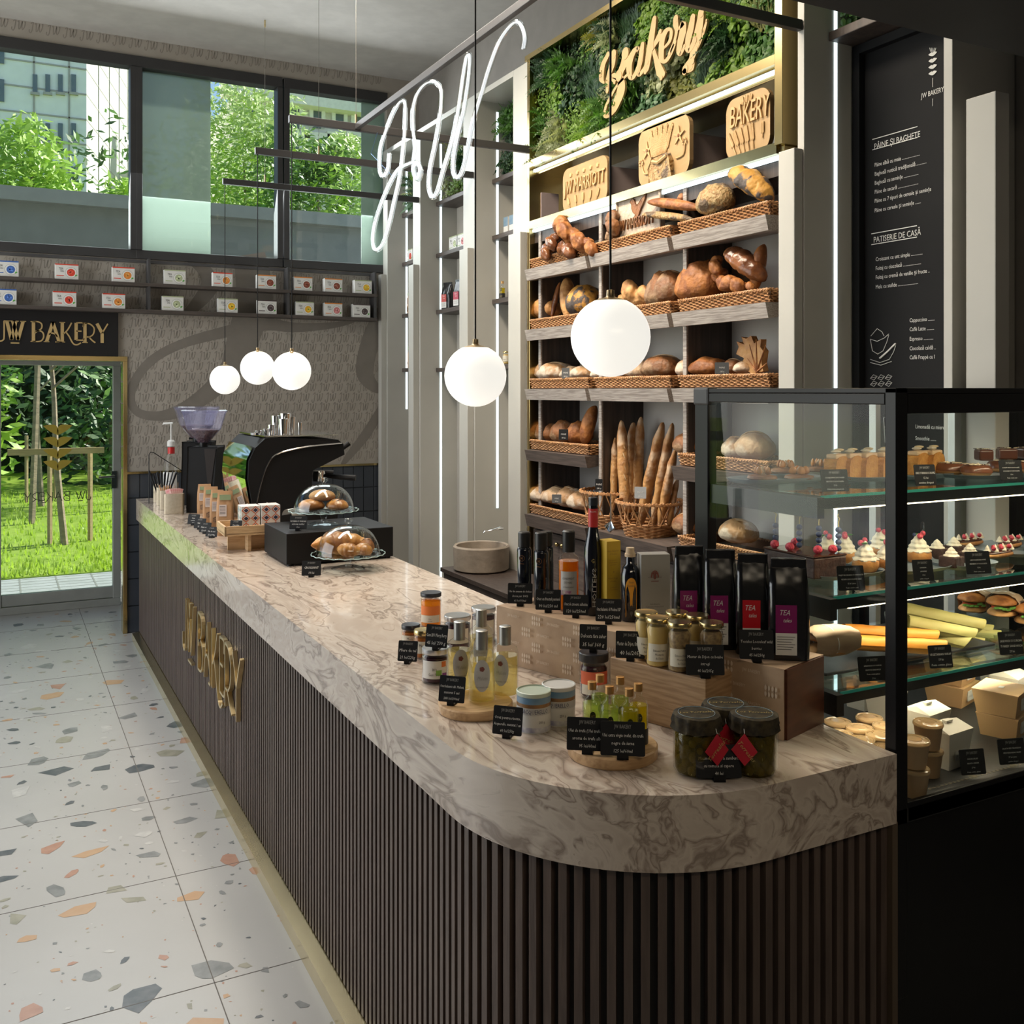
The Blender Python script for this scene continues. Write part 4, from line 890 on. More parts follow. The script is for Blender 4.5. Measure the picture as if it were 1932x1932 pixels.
# ================================================================== wicker and bread
WICK = mat('wicker_cane', (.56, .30, .13), .5, c2=(.38, .18, .07), ns=38, lo=.38, hi=.62)
WICKD = mat('wicker_gap', (.16, .07, .03), .8)
def weave(mb, p0, p1, hvec, out, sw=.021, rh=.0075):
    p0, p1, hvec, out = Vector(p0), Vector(p1), Vector(hvec), Vector(out).normalized(); L = (p1 - p0).length; H = hvec.length
    nc = max(2, round(L / sw)); nr = max(2, round(H / rh)); v = []; f = []
    for r in range(nr):
        for q in range(3):
            for c in range(nc * 4 + 1):
                t = c / (nc * 4); ov = math.sin(PI * (c / 4 + r + .5)); d = .0035 * ov + (.0028 if q == 1 else -.0012)
                hz = (r + (0.06, .5, .94)[q]) / nr
                v.append(p0 + (p1 - p0) * t + hvec * hz + out * d + hvec / nr * (.22 * ov))
    W_ = nc * 4 + 1
    for r in range(nr):
        for q in range(2):
            for c in range(W_ - 1):
                a = (r * 3 + q) * W_ + c; f.append((a, a + 1, a + 1 + W_, a + W_))
    mb.add(v, f, WICK)
    o = out * -.005; mb.add([p0 + o, p1 + o, p1 + hvec + o, p0 + hvec + o], [(0, 1, 2, 3)], WICKD)
def braid(mb, path, r=.006):
    for ph in (0, PI):
        pts = []; n = len(path)
        tot = 0
        for i, p in enumerate(path):
            if i: tot += (Vector(p) - Vector(path[i - 1])).length
            a = tot / .035 * 2 * PI + ph; pts.append(Vector(p) + Vector((0, 0, math.sin(a) * r * .7)) + Vector((math.cos(a) * r * .5, 0, 0)))
        mb.tube(pts, r * .75, WICK, 5)
def densify(p, step=.009):
    out = []
    for a, b in zip(p, p[1:]):
        a, b = Vector(a), Vector(b); n = max(1, int((b - a).length / step)); out += [a + (b - a) * i / n for i in range(n)]
    return out + [Vector(p[-1])]
def basket(L, D, H, lab, x, y0, z, tilt=.0):
    t = T('wicker_basket', lab, 'basket', (x, y0, z), 0, 'woven wicker baskets on the bread shelves')
    b = MB(); F = .014
    weave(b, (F, 0, 0), (F, L, 0), (-F, 0, H), (-1, 0, 0)); weave(b, (D, 0, 0), (F, 0, 0), (0, -F * .2, H), (0, -1, 0)); weave(b, (F, L, 0), (D, L, 0), (0, F * .2, H), (0, 1, 0), .03, .012); weave(b, (D, L, 0), (D, 0, 0), (0, 0, H), (1, 0, 0), .05, .015)
    b.box(F, D, 0, L, 0, .004, WICKD); b.build('woven_body', parent=t, smooth=60)
    r = MB(); braid(r, densify([(0, 0, H), (0, L, H), (D, L, H), (D, 0, H), (0, 0, H)])); r.build('rim', parent=t, smooth=60)
    return t
BL = {}
rown = ['top', 'second', 'third', 'fourth', 'bottom']; bayn = ['left', 'middle', 'right']
for r, zb in enumerate(LIPZ):
    for k, (ya, yb) in enumerate(BAYS):
        if k == 1 and r >= 3: continue
        z = zb + (.062 if r < 4 else .07) + .004
        yy0, yy1 = (yb + .012, ya - .02)
        BL[(r, k)] = z
        basket(yy1 - yy0, .27, .050, 'wicker tray basket on the %s shelf of the %s bay' % (rown[r], bayn[k]), XL + .022, yy0, z)
# --- bread
def crust(name, c, c2, flour=0, fcol=(.66, .56, .44), ns=9, rough=.55, bump=.5, bs=30, fl_lo=.5, fl_hi=.62, spec=.4):
    if name in _m: return _m[name]
    m = mat(name, c, rough, c2=c2, ns=ns * 1.6, bump=min(1, bump * 1.8), bs=bs, lo=.42, hi=.58, spec=spec)
    if flour:
        n = m.node_tree.nodes; l = m.node_tree.links; b = n['Principled BSDF']; src = b.inputs['Base Color'].links[0].from_socket
        tc = n.new('ShaderNodeTexCoord'); nz = n.new('ShaderNodeTexNoise'); nz.inputs['Scale'].default_value = 14; nz.inputs['Detail'].default_value = 6; l.new(tc.outputs['Object'], nz.inputs[0])
        mr = n.new('ShaderNodeMapRange'); mr.inputs[1].default_value = fl_lo; mr.inputs[2].default_value = fl_hi; mr.inputs[4].default_value = flour; l.new(nz.outputs[0], mr.inputs[0])
        mx = n.new('ShaderNodeMix'); mx.data_type = 'RGBA'; mx.inputs[7].default_value = (*fcol, 1); l.new(mr.outputs[0], mx.inputs[0]); l.new(src, mx.inputs[6]); l.new(mx.outputs[2], b.inputs['Base Color'])
    return m
CR = {
 'gold': crust('crust_golden', (.56, .30, .11), (.38, .17, .055)), 'brown': crust('crust_brown', (.38, .145, .035), (.20, .065, .016), ns=12),
 'dark': crust('crust_dark_glazed', (.12, .042, .016), (.24, .09, .03), rough=.25, bump=.3), 'floury': crust('crust_floury', (.42, .24, .11), (.26, .13, .055), .85, fl_lo=.44, fl_hi=.58),
 'pale': crust('crust_pale_floury', (.50, .34, .20), (.38, .22, .11), .6), 'rye': crust('crust_dark_rye', (.25, .10, .03), (.11, .04, .014), .45, (.50, .33, .18)),
 'poppy': crust('crust_poppy', (.55, .28, .05), (.38, .17, .03), .95, (.05, .045, .045), fl_lo=.5, fl_hi=.54), 'seed': crust('crust_seeded', (.30, .17, .06), (.42, .29, .13), .8, (.06, .04, .03), ns=40, fl_lo=.5, fl_hi=.56, bump=.8, bs=70),
 'bag': crust('crust_baguette', (.50, .27, .10), (.33, .15, .05), .55, (.62, .50, .36), ns=7, fl_lo=.52, fl_hi=.68), 'butter': crust('crust_croissant', (.56, .25, .065), (.32, .115, .03), rough=.3, ns=7, bump=.35),
 'choc': mat('chocolate_glaze', (.055, .02, .012), .2, c2=(.085, .032, .018), coat=.4), 'grey': crust('crust_dough_sign', (.52, .43, .34), (.44, .35, .27)), 'cookie': crust('crust_cookie', (.20, .085, .04), (.30, .14, .065), ns=25, bump=.8)}
SCORE = mat('score_cut_pale', (.60, .44, .27), .7, c2=(.48, .31, .16), ns=20)
def nz3(p, s, seed): return noise.noise(Vector((p[0] * s + seed * 3.1, p[1] * s + seed, p[2] * s - seed)))
def loafmesh(mb, L, W, H, m, seed=0, kind='oval', M=None, nu=20, nv=14, rough=.06):
    # long axis X, L/W/H full sizes, bottom on z=0
    v = []; f = []
    for j in range(nv + 1):
        t = j / nv; x = -math.cos(PI * t)
        pr = math.sqrt(max(0, 1 - abs(x) ** (2.2 if kind != 'bag' else 3.2)))
        if kind == 'bag': pr *= 1 + .06 * math.sin(t * PI * 9)
        for k in range(nu):
            a = 2 * PI * k / nu; yy = math.cos(a) * pr; zz = math.sin(a) * pr
            q = 1 + rough * nz3((x * 2, yy * 2, zz * 2), 1.1, seed) * 2 + rough * .6 * nz3((x * 5, yy * 5, zz * 5), 1.3, seed)
            if kind in ('score', 'bag'):
                s = math.sin((x * 2.2 + yy * .7) * PI * (1.0 if kind == 'score' else 2.2)); 
                if zz > .15: q += .09 * max(0, s) ** 2 - .05 * max(0, -s) ** 4
            if kind == 'twist': q += .16 * abs(math.sin((x * 2.0 + a / (2 * PI) * 1.0) * PI))- .08
            if kind == 'seg': q += .13 * (abs(math.sin(x * PI * 2.6)) - .5)
            z = zz * q
            if z < 0: z *= .55
            v.append((x * L / 2 * (1 + .03 * nz3((0, yy, zz), 2, seed)), yy * q * W / 2, (z + .55) / 1.55 * H))
    for j in range(nv):
        for k in range(nu): k2 = (k + 1) % nu; f.append((j * nu + k, j * nu + k2, (j + 1) * nu + k2, (j + 1) * nu + k))
    f.append(tuple(range(nu - 1, -1, -1))); f.append(tuple(nv * nu + k for k in range(nu)))
    mb.add(v, f, m, M)
def scorecut(mb, L, W, H, n, m, M=None, ang=.6, sd=0):
    for i in range(n):
        x = (-.28 + .56 * (i + .5) / n) * L if n > 1 else 0; pts = []; l_ = W * .33 if n > 1 else L * .3
        for t in range(7):
            s = (t / 6 - .5) * 2; px_, py_ = (x + s * l_ * math.cos(ang), s * l_ * math.sin(ang)) if n > 1 else (s * l_, .12 * W * math.cos(s * 1.5))
            e = max(0, 1 - (px_ / (L / 2)) ** 2 - (py_ / (W / 2)) ** 2); zz = .355 * H + .66 * H * math.sqrt(e); pts.append((px_, py_, zz))
        mb.tube(pts, [.0005 + .045 * W * math.sin(PI * (.06 + .88 * t / 6)) for t in range(7)], m, 5, M=M, flat=.5)
def bread(name, lab, u, v, wpx, hpx, kind, cr, x=2.87, roll=0, zb=None, depth=None, seed=None, scores=0, cat='bread', grp=None, yaw=PI / 2, extra=None):
    """loaf seen at photo point u, v (bottom centre), wpx wide, hpx high"""
    p = P(u, v, x=x); s = mpx(p); W_ = abs(P(u - wpx / 2, v, x=x).y - P(u + wpx / 2, v, x=x).y); H_ = hpx * s
    z = zb if zb is not None else p.z; seed = seed if seed is not None else int(u * 7 + v)
    m = MB(); M = TR(0, 0, 0, 0, 0, 0)
    if roll: M = Matrix.Translation((0, 0, H_ * .0)) @ Matrix.Rotation(roll, 4, 'Y')
    D_ = depth or min(.20, max(W_ * .8, .10))
    loafmesh(m, W_, D_, H_, CR[cr], seed, kind, M)
    o = m.build(name, smooth=70, loc=(p.x, p.y, z), rotz=yaw)
    tag(o, lab, cat, grp)
    if scores:
        c = MB(); scorecut(c, W_, D_, H_, scores, SCORE, M, sd=seed); c.build('score_marks', parent=o, smooth=60)
    return o
def floorz(r, k): return BL[(r, k)] + .012
def leaning(name, lab, top, bot, wpx, cr, kind='bag', x=2.9, xt=None, n=0, cat='bread'):
    """long loaf standing between two seen points"""
    a = P(bot[0], bot[1], x=x); b = P(top[0], top[1], x=xt or x + .05); L = (b - a).length; W_ = wpx * mpx(a)
    m = MB(); loafmesh(m, L, W_, W_ * .85, CR[cr], int(top[0]), kind, None, 14, 22, .03)
    o = m.build(name, smooth=70); d = (b - a).normalized(); q = d.to_track_quat('X', 'Z'); o.rotation_mode = 'QUATERNION'; o.rotation_quaternion = q; o.location = (a + b) / 2
    tag(o, lab, cat); 
    if n:
        c = MB(); scorecut(c, L, W_, W_ * .85, n, SCORE, None, .35); c.build('score_marks', parent=o, smooth=60)
    return o
def lumps(name, lab, pts, cr, x=2.86, cat='bread', twist=True):
    """plaited or rough bread: list of (u, v, rpx) lumps following its outline"""
    c0 = P(pts[0][0], pts[0][1], x=x); m = MB()
    for i, (u, v, r) in enumerate(pts):
        p = P(u, v, x=x - .03 * (i % 2)) - c0; R_ = r * 1.32 * mpx(P(u, v, x=x)); a = (i % 2) * .9 - .45
        sd = i + int(u); m.ell((0, 0, 0), (R_ * .75, R_ * 1.15, R_ * .8), CR[cr[i % len(cr)] if isinstance(cr, list) else cr], 16, 12, TR(p.x, p.y, p.z, 0, a + .3), lambda d: 1 + .22 * noise.noise(d * 1.6 + Vector((sd, 0, 0))) + .09 * noise.noise(d * 5) + .05 * noise.noise(d * 11))
    o = m.build(name, smooth=70, loc=c0); q = o.modifiers.new('fuse', 'REMESH'); q.mode = 'VOXEL'; q.voxel_size = .0045; q.use_smooth_shade = True; q = o.modifiers.new('soften', 'SMOOTH'); q.iterations = 3
    return tag(o, lab, cat)
# top shelf
z0, z1, z2 = [BL[(0, k)] for k in range(3)]
lumps('plaited_loaf', 'long dark plaited loaf leaning over the left basket, top shelf', [(1058, 424, 15), (1066, 436, 15), (1079, 446, 15), (1092, 455, 15), (1106, 463, 14), (1116, 470, 12)], ['brown', 'rye'], x=2.745)
lumps('plaited_loaf', 'glazed plaited loaf at the far left of the top shelf', [(1033, 471, 12), (1040, 460, 11), (1047, 449, 10), (1030, 480, 10)], 'dark', x=2.74)
lumps('rustic_loaf', 'small dark loaf under the plaited loaf on the top shelf', [(1064, 468, 13), (1074, 474, 13)], 'dark', x=2.74)
lumps('rustic_loaf', 'rough dark loaf left of the dough plaque on the top shelf', [(1156, 410, 12), (1156, 428, 13), (1155, 444, 12)], 'rye', x=2.75)
o = leaning('rustic_baguette', 'upper of two brown baguettes lying across the top shelf', (1221, 389), (1322, 402), 25, 'brown', 'oval', x=2.765, xt=2.735, n=0)
o = leaning('rustic_baguette', 'lower of two brown baguettes lying across the top shelf', (1211, 410), (1308, 420), 18, 'seed', 'oval', x=2.755, xt=2.735)
lumps('bread_roll', 'small round roll behind the two baguettes on the top shelf', [(1288, 373, 9)], 'brown', x=2.80)
bread('seeded_loaf', 'pointed seeded loaf in the right basket of the top shelf', 1350, 404, 60, 56, 'twist', 'seed', x=2.765, depth=.13)
leaning('poppy_seed_loaf', 'orange loaf with broad poppy seed stripes, right end of top shelf', (1372, 338), (1450, 392), 52, 'poppy', 'twist', x=2.77, xt=2.75)
# second shelf
Z = [BL[(1, k)] + .01 for k in range(3)]
bread('striped_loaf', 'yellow striped loaf at the left of the second shelf', 1031, 603, 34, 42, 'score', 'gold', scores=3)
leaning('rye_stick', 'thin dark rye stick leaning in the left basket, second shelf', (1061, 533), (1045, 602), 13, 'dark', 'oval', x=2.86, xt=2.90)
leaning('pointed_loaf', 'orange pointed loaf standing in the left basket, second shelf', (1069, 530), (1072, 606), 31, 'gold', 'oval', x=2.86, xt=2.92)
bread('poppy_stripe_loaf', 'upright round loaf with a poppy seed stripe beside the big globe lamp', 1103, 598, 44, 60, 'twist', 'poppy')
bread('bread_roll', 'round loaf partly hidden behind the big globe lamp', 1150, 592, 32, 42, 'oval', 'seed')
lumps('plaited_loaf', 'golden plaited brioche right of the big globe lamp', [(1178, 566, 12), (1190, 550, 17), (1206, 561, 19), (1218, 556, 14), (1200, 573, 14)], 'gold')
bread('rustic_loaf', 'big craggy dark loaf in the middle basket, second shelf', 1261, 582, 60, 70, 'seg', 'rye', scores=2, x=2.85)
bread('leaf_loaf', 'large dark loaf with a lifted crust flap, second shelf', 1322, 574, 68, 82, 'twist', 'brown', x=2.86)
lumps('twisted_loaf', 'tall twisted dark loaf rising from the right basket, second shelf', [(1352, 492, 10), (1350, 505, 12), (1358, 520, 13), (1364, 535, 12)], 'brown', x=2.84)
leaning('glazed_loaf', 'shiny dark glazed loaf on top of the right basket, second shelf', (1364, 488), (1436, 542), 50, 'dark', 'seg', x=2.82, xt=2.80)
lumps('rustic_loaf', 'brown oval loaf under the shiny glazed loaf', [(1376, 535, 15), (1392, 540, 13)], 'brown', x=2.80)
lumps('bread_roll', 'small brown roll at the front of the right basket, second shelf', [(1404, 543, 9), (1416, 541, 8)], 'brown', x=2.79)
leaning('crusty_baton', 'tall crusty baton standing at the right end of the second shelf', (1452, 462), (1436, 548), 34, 'brown', 'oval', x=2.84, xt=2.86)
# third shelf
for u, v, w_, h_, k, cr_, sc_, lb in [(1008, 716, 22, 34, 'oval', 'brown', 0, 'brown loaf half behind the brass frame, third shelf'), (1021, 717, 32, 36, 'score', 'floury', 2, 'floury oval loaf, first in the left basket of the third shelf'), (1048, 718, 42, 34, 'score', 'floury', 3, 'wide floury loaf behind the small grey tag, third shelf'), (1080, 717, 30, 26, 'oval', 'pale', 1, 'small pale loaf right of the grey tag, third shelf'), (1103, 716, 36, 26, 'score', 'floury', 2, 'low floury loaf at the edge of the big globe lamp, third shelf'),
    (1140, 716, 34, 26, 'oval', 'floury', 1, 'floury loaf hidden behind the big globe lamp, third shelf'), (1180, 714, 28, 20, 'oval', 'rye', 0, 'small brown loaf peeking under the big globe lamp, third shelf'), (1206, 714, 34, 34, 'score', 'pale', 2, 'pointed pale loaf in the middle basket, third shelf'), (1251, 713, 58, 43, 'oval', 'rye', 2, 'large dark floury boule in the middle basket, third shelf'),
    (1300, 711, 38, 34, 'score', 'floury', 3, 'floury loaf with leaf cuts, left in the right basket'), (1337, 710, 56, 36, 'score', 'brown', 0, 'rough golden brown boule in the right basket, third shelf'), (1383, 707, 30, 30, 'oval', 'rye', 2, 'small dark floury loaf behind the tag in the right basket'), (1406, 705, 32, 24, 'oval', 'floury', 2, 'floury loaf in front of the leaf bread')]:
    bread('country_loaf', lb, u, v, w_, h_, k, cr_, scores=sc_, x=2.86)
lf = T('leaf_bread', 'golden bread baked in the shape of a vine leaf', 'bread', P(1425, 706, x=2.87)); g = MB()
op = [(1428, 705), (1408, 690), (1414, 676), (1399, 668), (1404, 655), (1400, 645), (1414, 650), (1409, 636), (1418, 640), (1427, 634), (1433, 648), (1446, 640), (1445, 655), (1450, 662), (1447, 685), (1450, 700)]
o3 = [P(u, v, x=2.87) - lf.location for u, v in op]; g.prism(o3, (-.03, 0, 0), CR['gold']); g.build('blade', parent=lf, smooth=0, bevel=.01, seg=3)
g = MB()
for e in [(1414, 650), (1427, 640), (1445, 650), (1410, 676), (1447, 685)]: g.tube([P(1428, 702, x=2.84) - lf.location, P(*e, x=2.84) - lf.location], [.006, .002], CR['brown'], 5)
g.build('vein', parent=lf)
# fourth shelf
for u, v, w_, h_, k, cr_, lb in [(1010, 832, 20, 30, 'oval', 'brown', 'brown loaf half behind the brass frame, fourth shelf'), (1033, 834, 31, 40, 'seg', 'rye', 'dark loaf with deep cracks, first in the fourth shelf basket'), (1063, 836, 33, 42, 'seg', 'rye', 'dark cracked loaf behind the slanted tag, fourth shelf'), (1093, 837, 27, 42, 'seg', 'brown', 'dark cracked loaf left of the tall crusty loaf, fourth shelf')]:
    bread('cracked_rye_loaf', lb, u, v, w_, h_, k, cr_, x=2.86, depth=.14)
leaning('crusty_baton', 'tall crusty loaf standing at the right of the fourth shelf basket', (1133, 768), (1112, 842), 32, 'brown', 'oval', x=2.84, xt=2.90)
bread('boule', 'rough brown boule in the right bay basket behind the display case edge', 1300, 858, 44, 42, 'oval', 'rye', x=2.86)
bread('boule', 'floury boule seen through the display case glass, fourth shelf', 1388, 866, 40, 42, 'score', 'floury', x=2.86, scores=3)
bread('boule', 'large brown boule seen through the display case glass, fourth shelf', 1424, 868, 58, 54, 'oval', 'pale', x=2.86, scores=2)
# bottom shelf
for u, v, w_, h_, cr_, lb in [(1030, 948, 42, 32, 'floury', 'floury round loaf at the left end of the bottom shelf'), (1053, 951, 38, 32, 'pale', 'pale round loaf behind the tag on the bottom shelf'), (1077, 957, 36, 38, 'floury', 'pointed floury loaf in the bottom left basket'), (1101, 962, 40, 36, 'floury', 'floury round loaf at the right of the bottom left basket')]:
    bread('country_loaf', lb, u, v, w_, h_, 'score', cr_, x=2.86, scores=1)
bread('boule', 'dark floury boule on the bottom shelf beside the display case edge', 1300, 1008, 46, 40, 'oval', 'rye', x=2.86, scores=3)
bread('country_loaf', 'floury scored loaf seen through the display glass on the bottom shelf', 1393, 1024, 56, 44, 'score', 'floury', x=2.86, scores=3)
# baguettes in two tall wicker tubs
for (u0, u1, vt, vb, lab) in [(1121, 1194, 930, 1000, 'left tall wicker tub holding upright baguettes'), (1184, 1275, 950, 1014, 'right tall wicker tub holding leaning baguettes')]:
    x = 2.86; a, b = P(u0, vt, x=x), P(u1, vt, x=x); cyy = (a.y + b.y) / 2; R1 = abs(a.y - b.y) / 2; R1 = min(R1, .17); zt_ = (a.z + b.z) / 2; zb_ = BL[(4, 0)] - .005; R0 = R1 * .72
    t = T('baguette_tub', lab, 'basket', (x, cyy, zb_), 0, 'tall wicker tubs of baguettes'); H_ = zt_ - zb_ + .01
    g = MB(); n = 48; rows = 9
    hb_ = H_ * .42
    v = []; f = []
    for r in range(rows * 2 + 1):
        hz = hb_ * r / (rows * 2); rr_ = R0 + (R1 - R0) * hz / H_
        for k in range(n): d = .004 * math.sin(PI * (k + r // 2)) + (.004 if r % 2 else -.001) + .003 * (1 if (k // 2 + r // 2) % 2 else -1); an = 2 * PI * k / n; v.append(((rr_ + d) * math.cos(an), (rr_ + d) * math.sin(an), hz))
    for r in range(rows * 2):
        for k in range(n): f.append((r * n + k, r * n + (k + 1) % n, (r + 1) * n + (k + 1) % n, (r + 1) * n + k))
    g.add(v, f, WICK); g.lathe([(0, .003), (R0, .003)], WICKD, 24); g.build('woven_body', parent=t, smooth=60)
    g = MB()
    for k in range(30):
        an = 2 * PI * k / 30; a2 = an + (.28 if k % 2 else -.28); ra = R0 + (R1 - R0) * .42; g.tube([(ra * math.cos(an), ra * math.sin(an), hb_ - .01), (R1 * math.cos(a2), R1 * math.sin(a2), H_)], .0035, WICK, 5)
    g.build('cane_stakes', parent=t)
    g = MB(); braid(g, [(R1 * math.cos(2 * PI * i / 90), R1 * math.sin(2 * PI * i / 90), H_) for i in range(91)], .008); g.build('rim', parent=t)
for top, bot, w_, lb, x in [((1156, 797), (1148, 962), 22, 'leftmost baguette standing in the left tub', 2.90), ((1162, 826), (1158, 964), 14, 'thin pale baguette second from the left in the left tub', 2.84), ((1171, 794), (1178, 972), 22, 'tall baguette at the front of the left tub', 2.82), ((1187, 792), (1190, 960), 14, 'thin dark baguette at the back of the left tub', 2.96), ((1199, 797), (1192, 968), 22, 'grainy baguette behind the front one in the left tub', 2.91), ((1214, 786), (1206, 966), 20, 'tallest baguette at the right of the left tub', 2.93),
                          ((1257, 798), (1214, 998), 24, 'long baguette leaning left in the right tub', 2.86), ((1275, 800), (1238, 1000), 22, 'second long baguette leaning in the right tub', 2.86), ((1280, 850), (1250, 1002), 20, 'short baguette at the right of the right tub', 2.84), ((1284, 900), (1266, 1000), 14, 'pale baguette end at the far right of the right tub', 2.88)]:
    leaning('baguette', lb, top, bot, w_, 'bag', 'bag', x=x, xt=x + .03, n=5)
# plaques made of dough on the upper recess, with cardboard boxes behind
def rrect(w_, h_, r, n=5, tilt=0):
    pts = []
    for cx, cz, a0 in ((w_ - r, r, -PI / 2), (w_ - r, h_ - r, 0), (r, h_ - r, PI / 2), (r, r, PI)):
        for i in range(n + 1): a = a0 + PI / 2 * i / n; pts.append((cx + r * math.cos(a), cz + r * math.sin(a)))
    return pts
DOUGH = mat('dough_plaque', (.42, .27, .12), .65, c2=(.37, .23, .095), ns=10, bump=.2); DOUGH2 = mat('dough_relief', (.55, .36, .165), .6, c2=(.46, .29, .12), ns=20)
PBOX = mat('mauve_box', (.33, .26, .25), .7)
def plaque(u0, u1, vb, vt, lab, x, lean=.0):
    a, b = P(u0, vb, x=x), P(u1, vb, x=x); W_ = a.y - b.y; zf = 2.746; H_ = P(u0, vt, x=x).z - zf
    t = T('dough_plaque', lab, 'plaque', (x, a.y, zf))
    g = MB(); g.prism([(0, -p, q) for p, q in rrect(W_, H_, min(W_, H_) * .22)], (.022, 0, 0), DOUGH); g.build('slab', parent=t, smooth=0, bevel=.004)
    return t, W_, H_
def ptext(t, s, y, z, size, W_, m=DOUGH2, sx=.62, d=.006):
    vs, fs = txt(s, size, .004, 2, .15, 'LEFT'); g = MB(); g.add([(-d - 0 + zz * 1, -(y + x * sx), z + yy) for x, yy, zz in vs], fs, m); g.build('raised_lettering', parent=t, smooth=0)
def wheat(t, y, z, L, n=7, m=DOUGH2, ang=0):
    g = MB(); d = Vector((0, -math.sin(ang), math.cos(ang))); s = Vector((0, -math.cos(ang), -math.sin(ang))); o = Vector((-.004, -y, z)); g.tube([o, o + d * L], .003, m, 5)
    for i in range(n):
        for sg_ in (1, -1): c = o + d * L * (.4 + .6 * i / n) + s * sg_ * .006; g.ell(c, (.004, .0045, .008), m, 6, 5)
    g.build('wheat_ear', parent=t)
t, W_, H_ = plaque(1062, 1146, 402, 322, 'dough plaque with hotel name and wheat ears, left of the wheat sheaf plaque', 2.80)
ptext(t, 'JW MARRIOTT', .03, H_ * .40, .105, W_, sx=(W_ - .06) / .66)
for i in range(5): wheat(t, W_ * (.18 + .15 * i), .02, H_ * .25, 5, ang=(i - 2) * .2)
g = MB()
for i in range(5): g.lathe([(.016, 0), (.012, .006), (0, .008)], DOUGH2, 5, TR(0, -W_ * (.2 + .15 * i), H_ * .82, 0, 0, -PI / 2))
g.build('star', parent=t)
t, W_, H_ = plaque(1205, 1301, 358, 248, 'large dough plaque with wheat sheaf, stars and seeded vase', 2.79)
g = MB(); g.prism([(-.002, -(W_ * a), H_ * b) for a, b in [(.3, .0), (.28, .25), (.36, .42), (.64, .42), (.7, .3), (.72, .0)]], (-.02, 0, 0), CR['seed']); g.build('seeded_vase', parent=t, smooth=0, bevel=.006)
for i in range(15): wheat(t, W_ * (.44 + .012 * (i - 7)), H_ * .32, H_ * (.48 + .08 * (i % 3)), 9, ang=(i - 7) * .055)
g = MB(); g.tube([(-.022, -W_ * .36, H_ * .36), (-.03, -W_ * .5, H_ * .30), (-.022, -W_ * .64, H_ * .38)], .009, DOUGH2, 6); g.build('bow', parent=t)
for a, b in ((.2, .6), (.82, .66)):
    g = MB(); pts = [(-.002, -(W_ * a) - (.045 if k % 2 == 0 else .012) * math.sin(2 * PI * k / 10), H_ * b + (.045 if k % 2 == 0 else .012) * math.cos(2 * PI * k / 10)) for k in range(10)]; g.prism(pts, (-.006, 0, 0), DOUGH2); g.ell((-.009, -W_ * a, H_ * b), (.004, .009, .009), CR['rye'], 8, 6); g.build('star', parent=t, smooth=0)
g = MB(); g.tube(smoothpath([(-.004, -W_ * .08, H_ * .38), (-.004, -W_ * .14, H_ * .22), (-.004, -W_ * .27, H_ * .2), (-.004, -W_ * .3, 0.02)], 5), .004, DOUGH2, 5)
for k in range(7): g.ell((-.006, -W_ * .07 - .014 * math.cos(k), H_ * .43 + .014 * math.sin(k)), (.004, .006, .006), DOUGH2, 6, 4)
g.tube(smoothpath([(-.004, -W_ * .93, H_ * .5), (-.004, -W_ * .9, H_ * .33), (-.004, -W_ * .76, H_ * .3)], 5), .004, DOUGH2, 5)
for k in range(7): g.ell((-.006, -W_ * .92 - .014 * math.cos(k), H_ * .53 + .014 * math.sin(k)), (.004, .006, .006), DOUGH2, 6, 4)
g.build('flower_stem', parent=t)
t, W_, H_ = plaque(1370, 1453, 310, 192, 'dough plaque with raised bakery lettering beside the right brass frame', 2.80)
ptext(t, 'BAKERY', .03, H_ * .52, .13, W_, sx=(W_ - .01) / .50)
for i in range(5): wheat(t, W_ * (.25 + .1 * i), .02, H_ * .42, 8, ang=-.5 + .1 * i)
for i in range(3): wheat(t, W_ * (.42 + .07 * i), H_ * .82, H_ * .14, 5, ang=.3 * (i - 1))
wheat(t, W_ * .85, H_ * .2, H_ * .25, 7)
t, W_, H_ = plaque(1002, 1018, 417, 360, 'narrow golden plaque at the far left of the upper recess', 2.86)
for i, (u0, u1, vt, vb, lb) in enumerate([(1020, 1045, 363, 412, 'small mauve box at the far left of the upper recess'), (1146, 1181, 313, 380, 'mauve box behind the plaque with the hotel name'), (1301, 1350, 250, 330, 'tall mauve box behind the wheat sheaf plaque')]):
    xx = 2.83; yn = P(u0 + 1, 350, x=xx).y
    a = P(u0, vt, x=xx); depth_ = .17; D_ = .22 if i else .12
    tag(MB().box(0, D_, -.002, .30 if i else .18, 0, a.z - 2.746, PBOX).build('cardboard_box', smooth=0, bevel=.003, loc=(xx, yn, 2.746)), lb, 'box', 'mauve boxes behind the plaques')
# framed dough sign on the top shelf
a, b = P(1165, 450, x=2.768), P(1246, 430, x=2.768); W_ = a.y - b.y; zf = BL[(0, 1)] + .01; H_ = P(1165, 376, x=2.768).z - zf
t = T('dough_sign', 'pale square dough sign with winged emblem and hotel name on the top shelf', 'plaque', (2.768, a.y, zf))
g = MB(); g.box(0, .030, -W_, 0, 0, H_, CR['grey']); g.build('slab', parent=t, smooth=0, bevel=.006)
g = MB(); br = [(-.002, -p, q) for p, q in rrect(W_, H_, .012, 3)]; g.tube(br, .008, CR['grey'], 6, closed=True); g.build('rope_border', parent=t)
ptext(t, 'JW MARRIOTT', .02, .082, .075, W_, m=CR['rye'], sx=(W_ - .03) / .54)
g = MB(); gr = [(.52, .42), (.46, .5), (.42, .62), (.42, .74), (.38, .82), (.42, .9), (.48, .86), (.5, .74), (.56, .66), (.66, .8), (.78, .92), (.76, .78), (.7, .64), (.66, .56), (.62, .44), (.58, .36), (.48, .34)]
g.prism([(-.001, -W_ * (.9 * a_ + .0), H_ * (b_ * .7 + .28)) for a_, b_ in gr], (-.008, 0, 0), CR['rye']); g.build('winged_emblem', parent=t, smooth=0, bevel=.002)
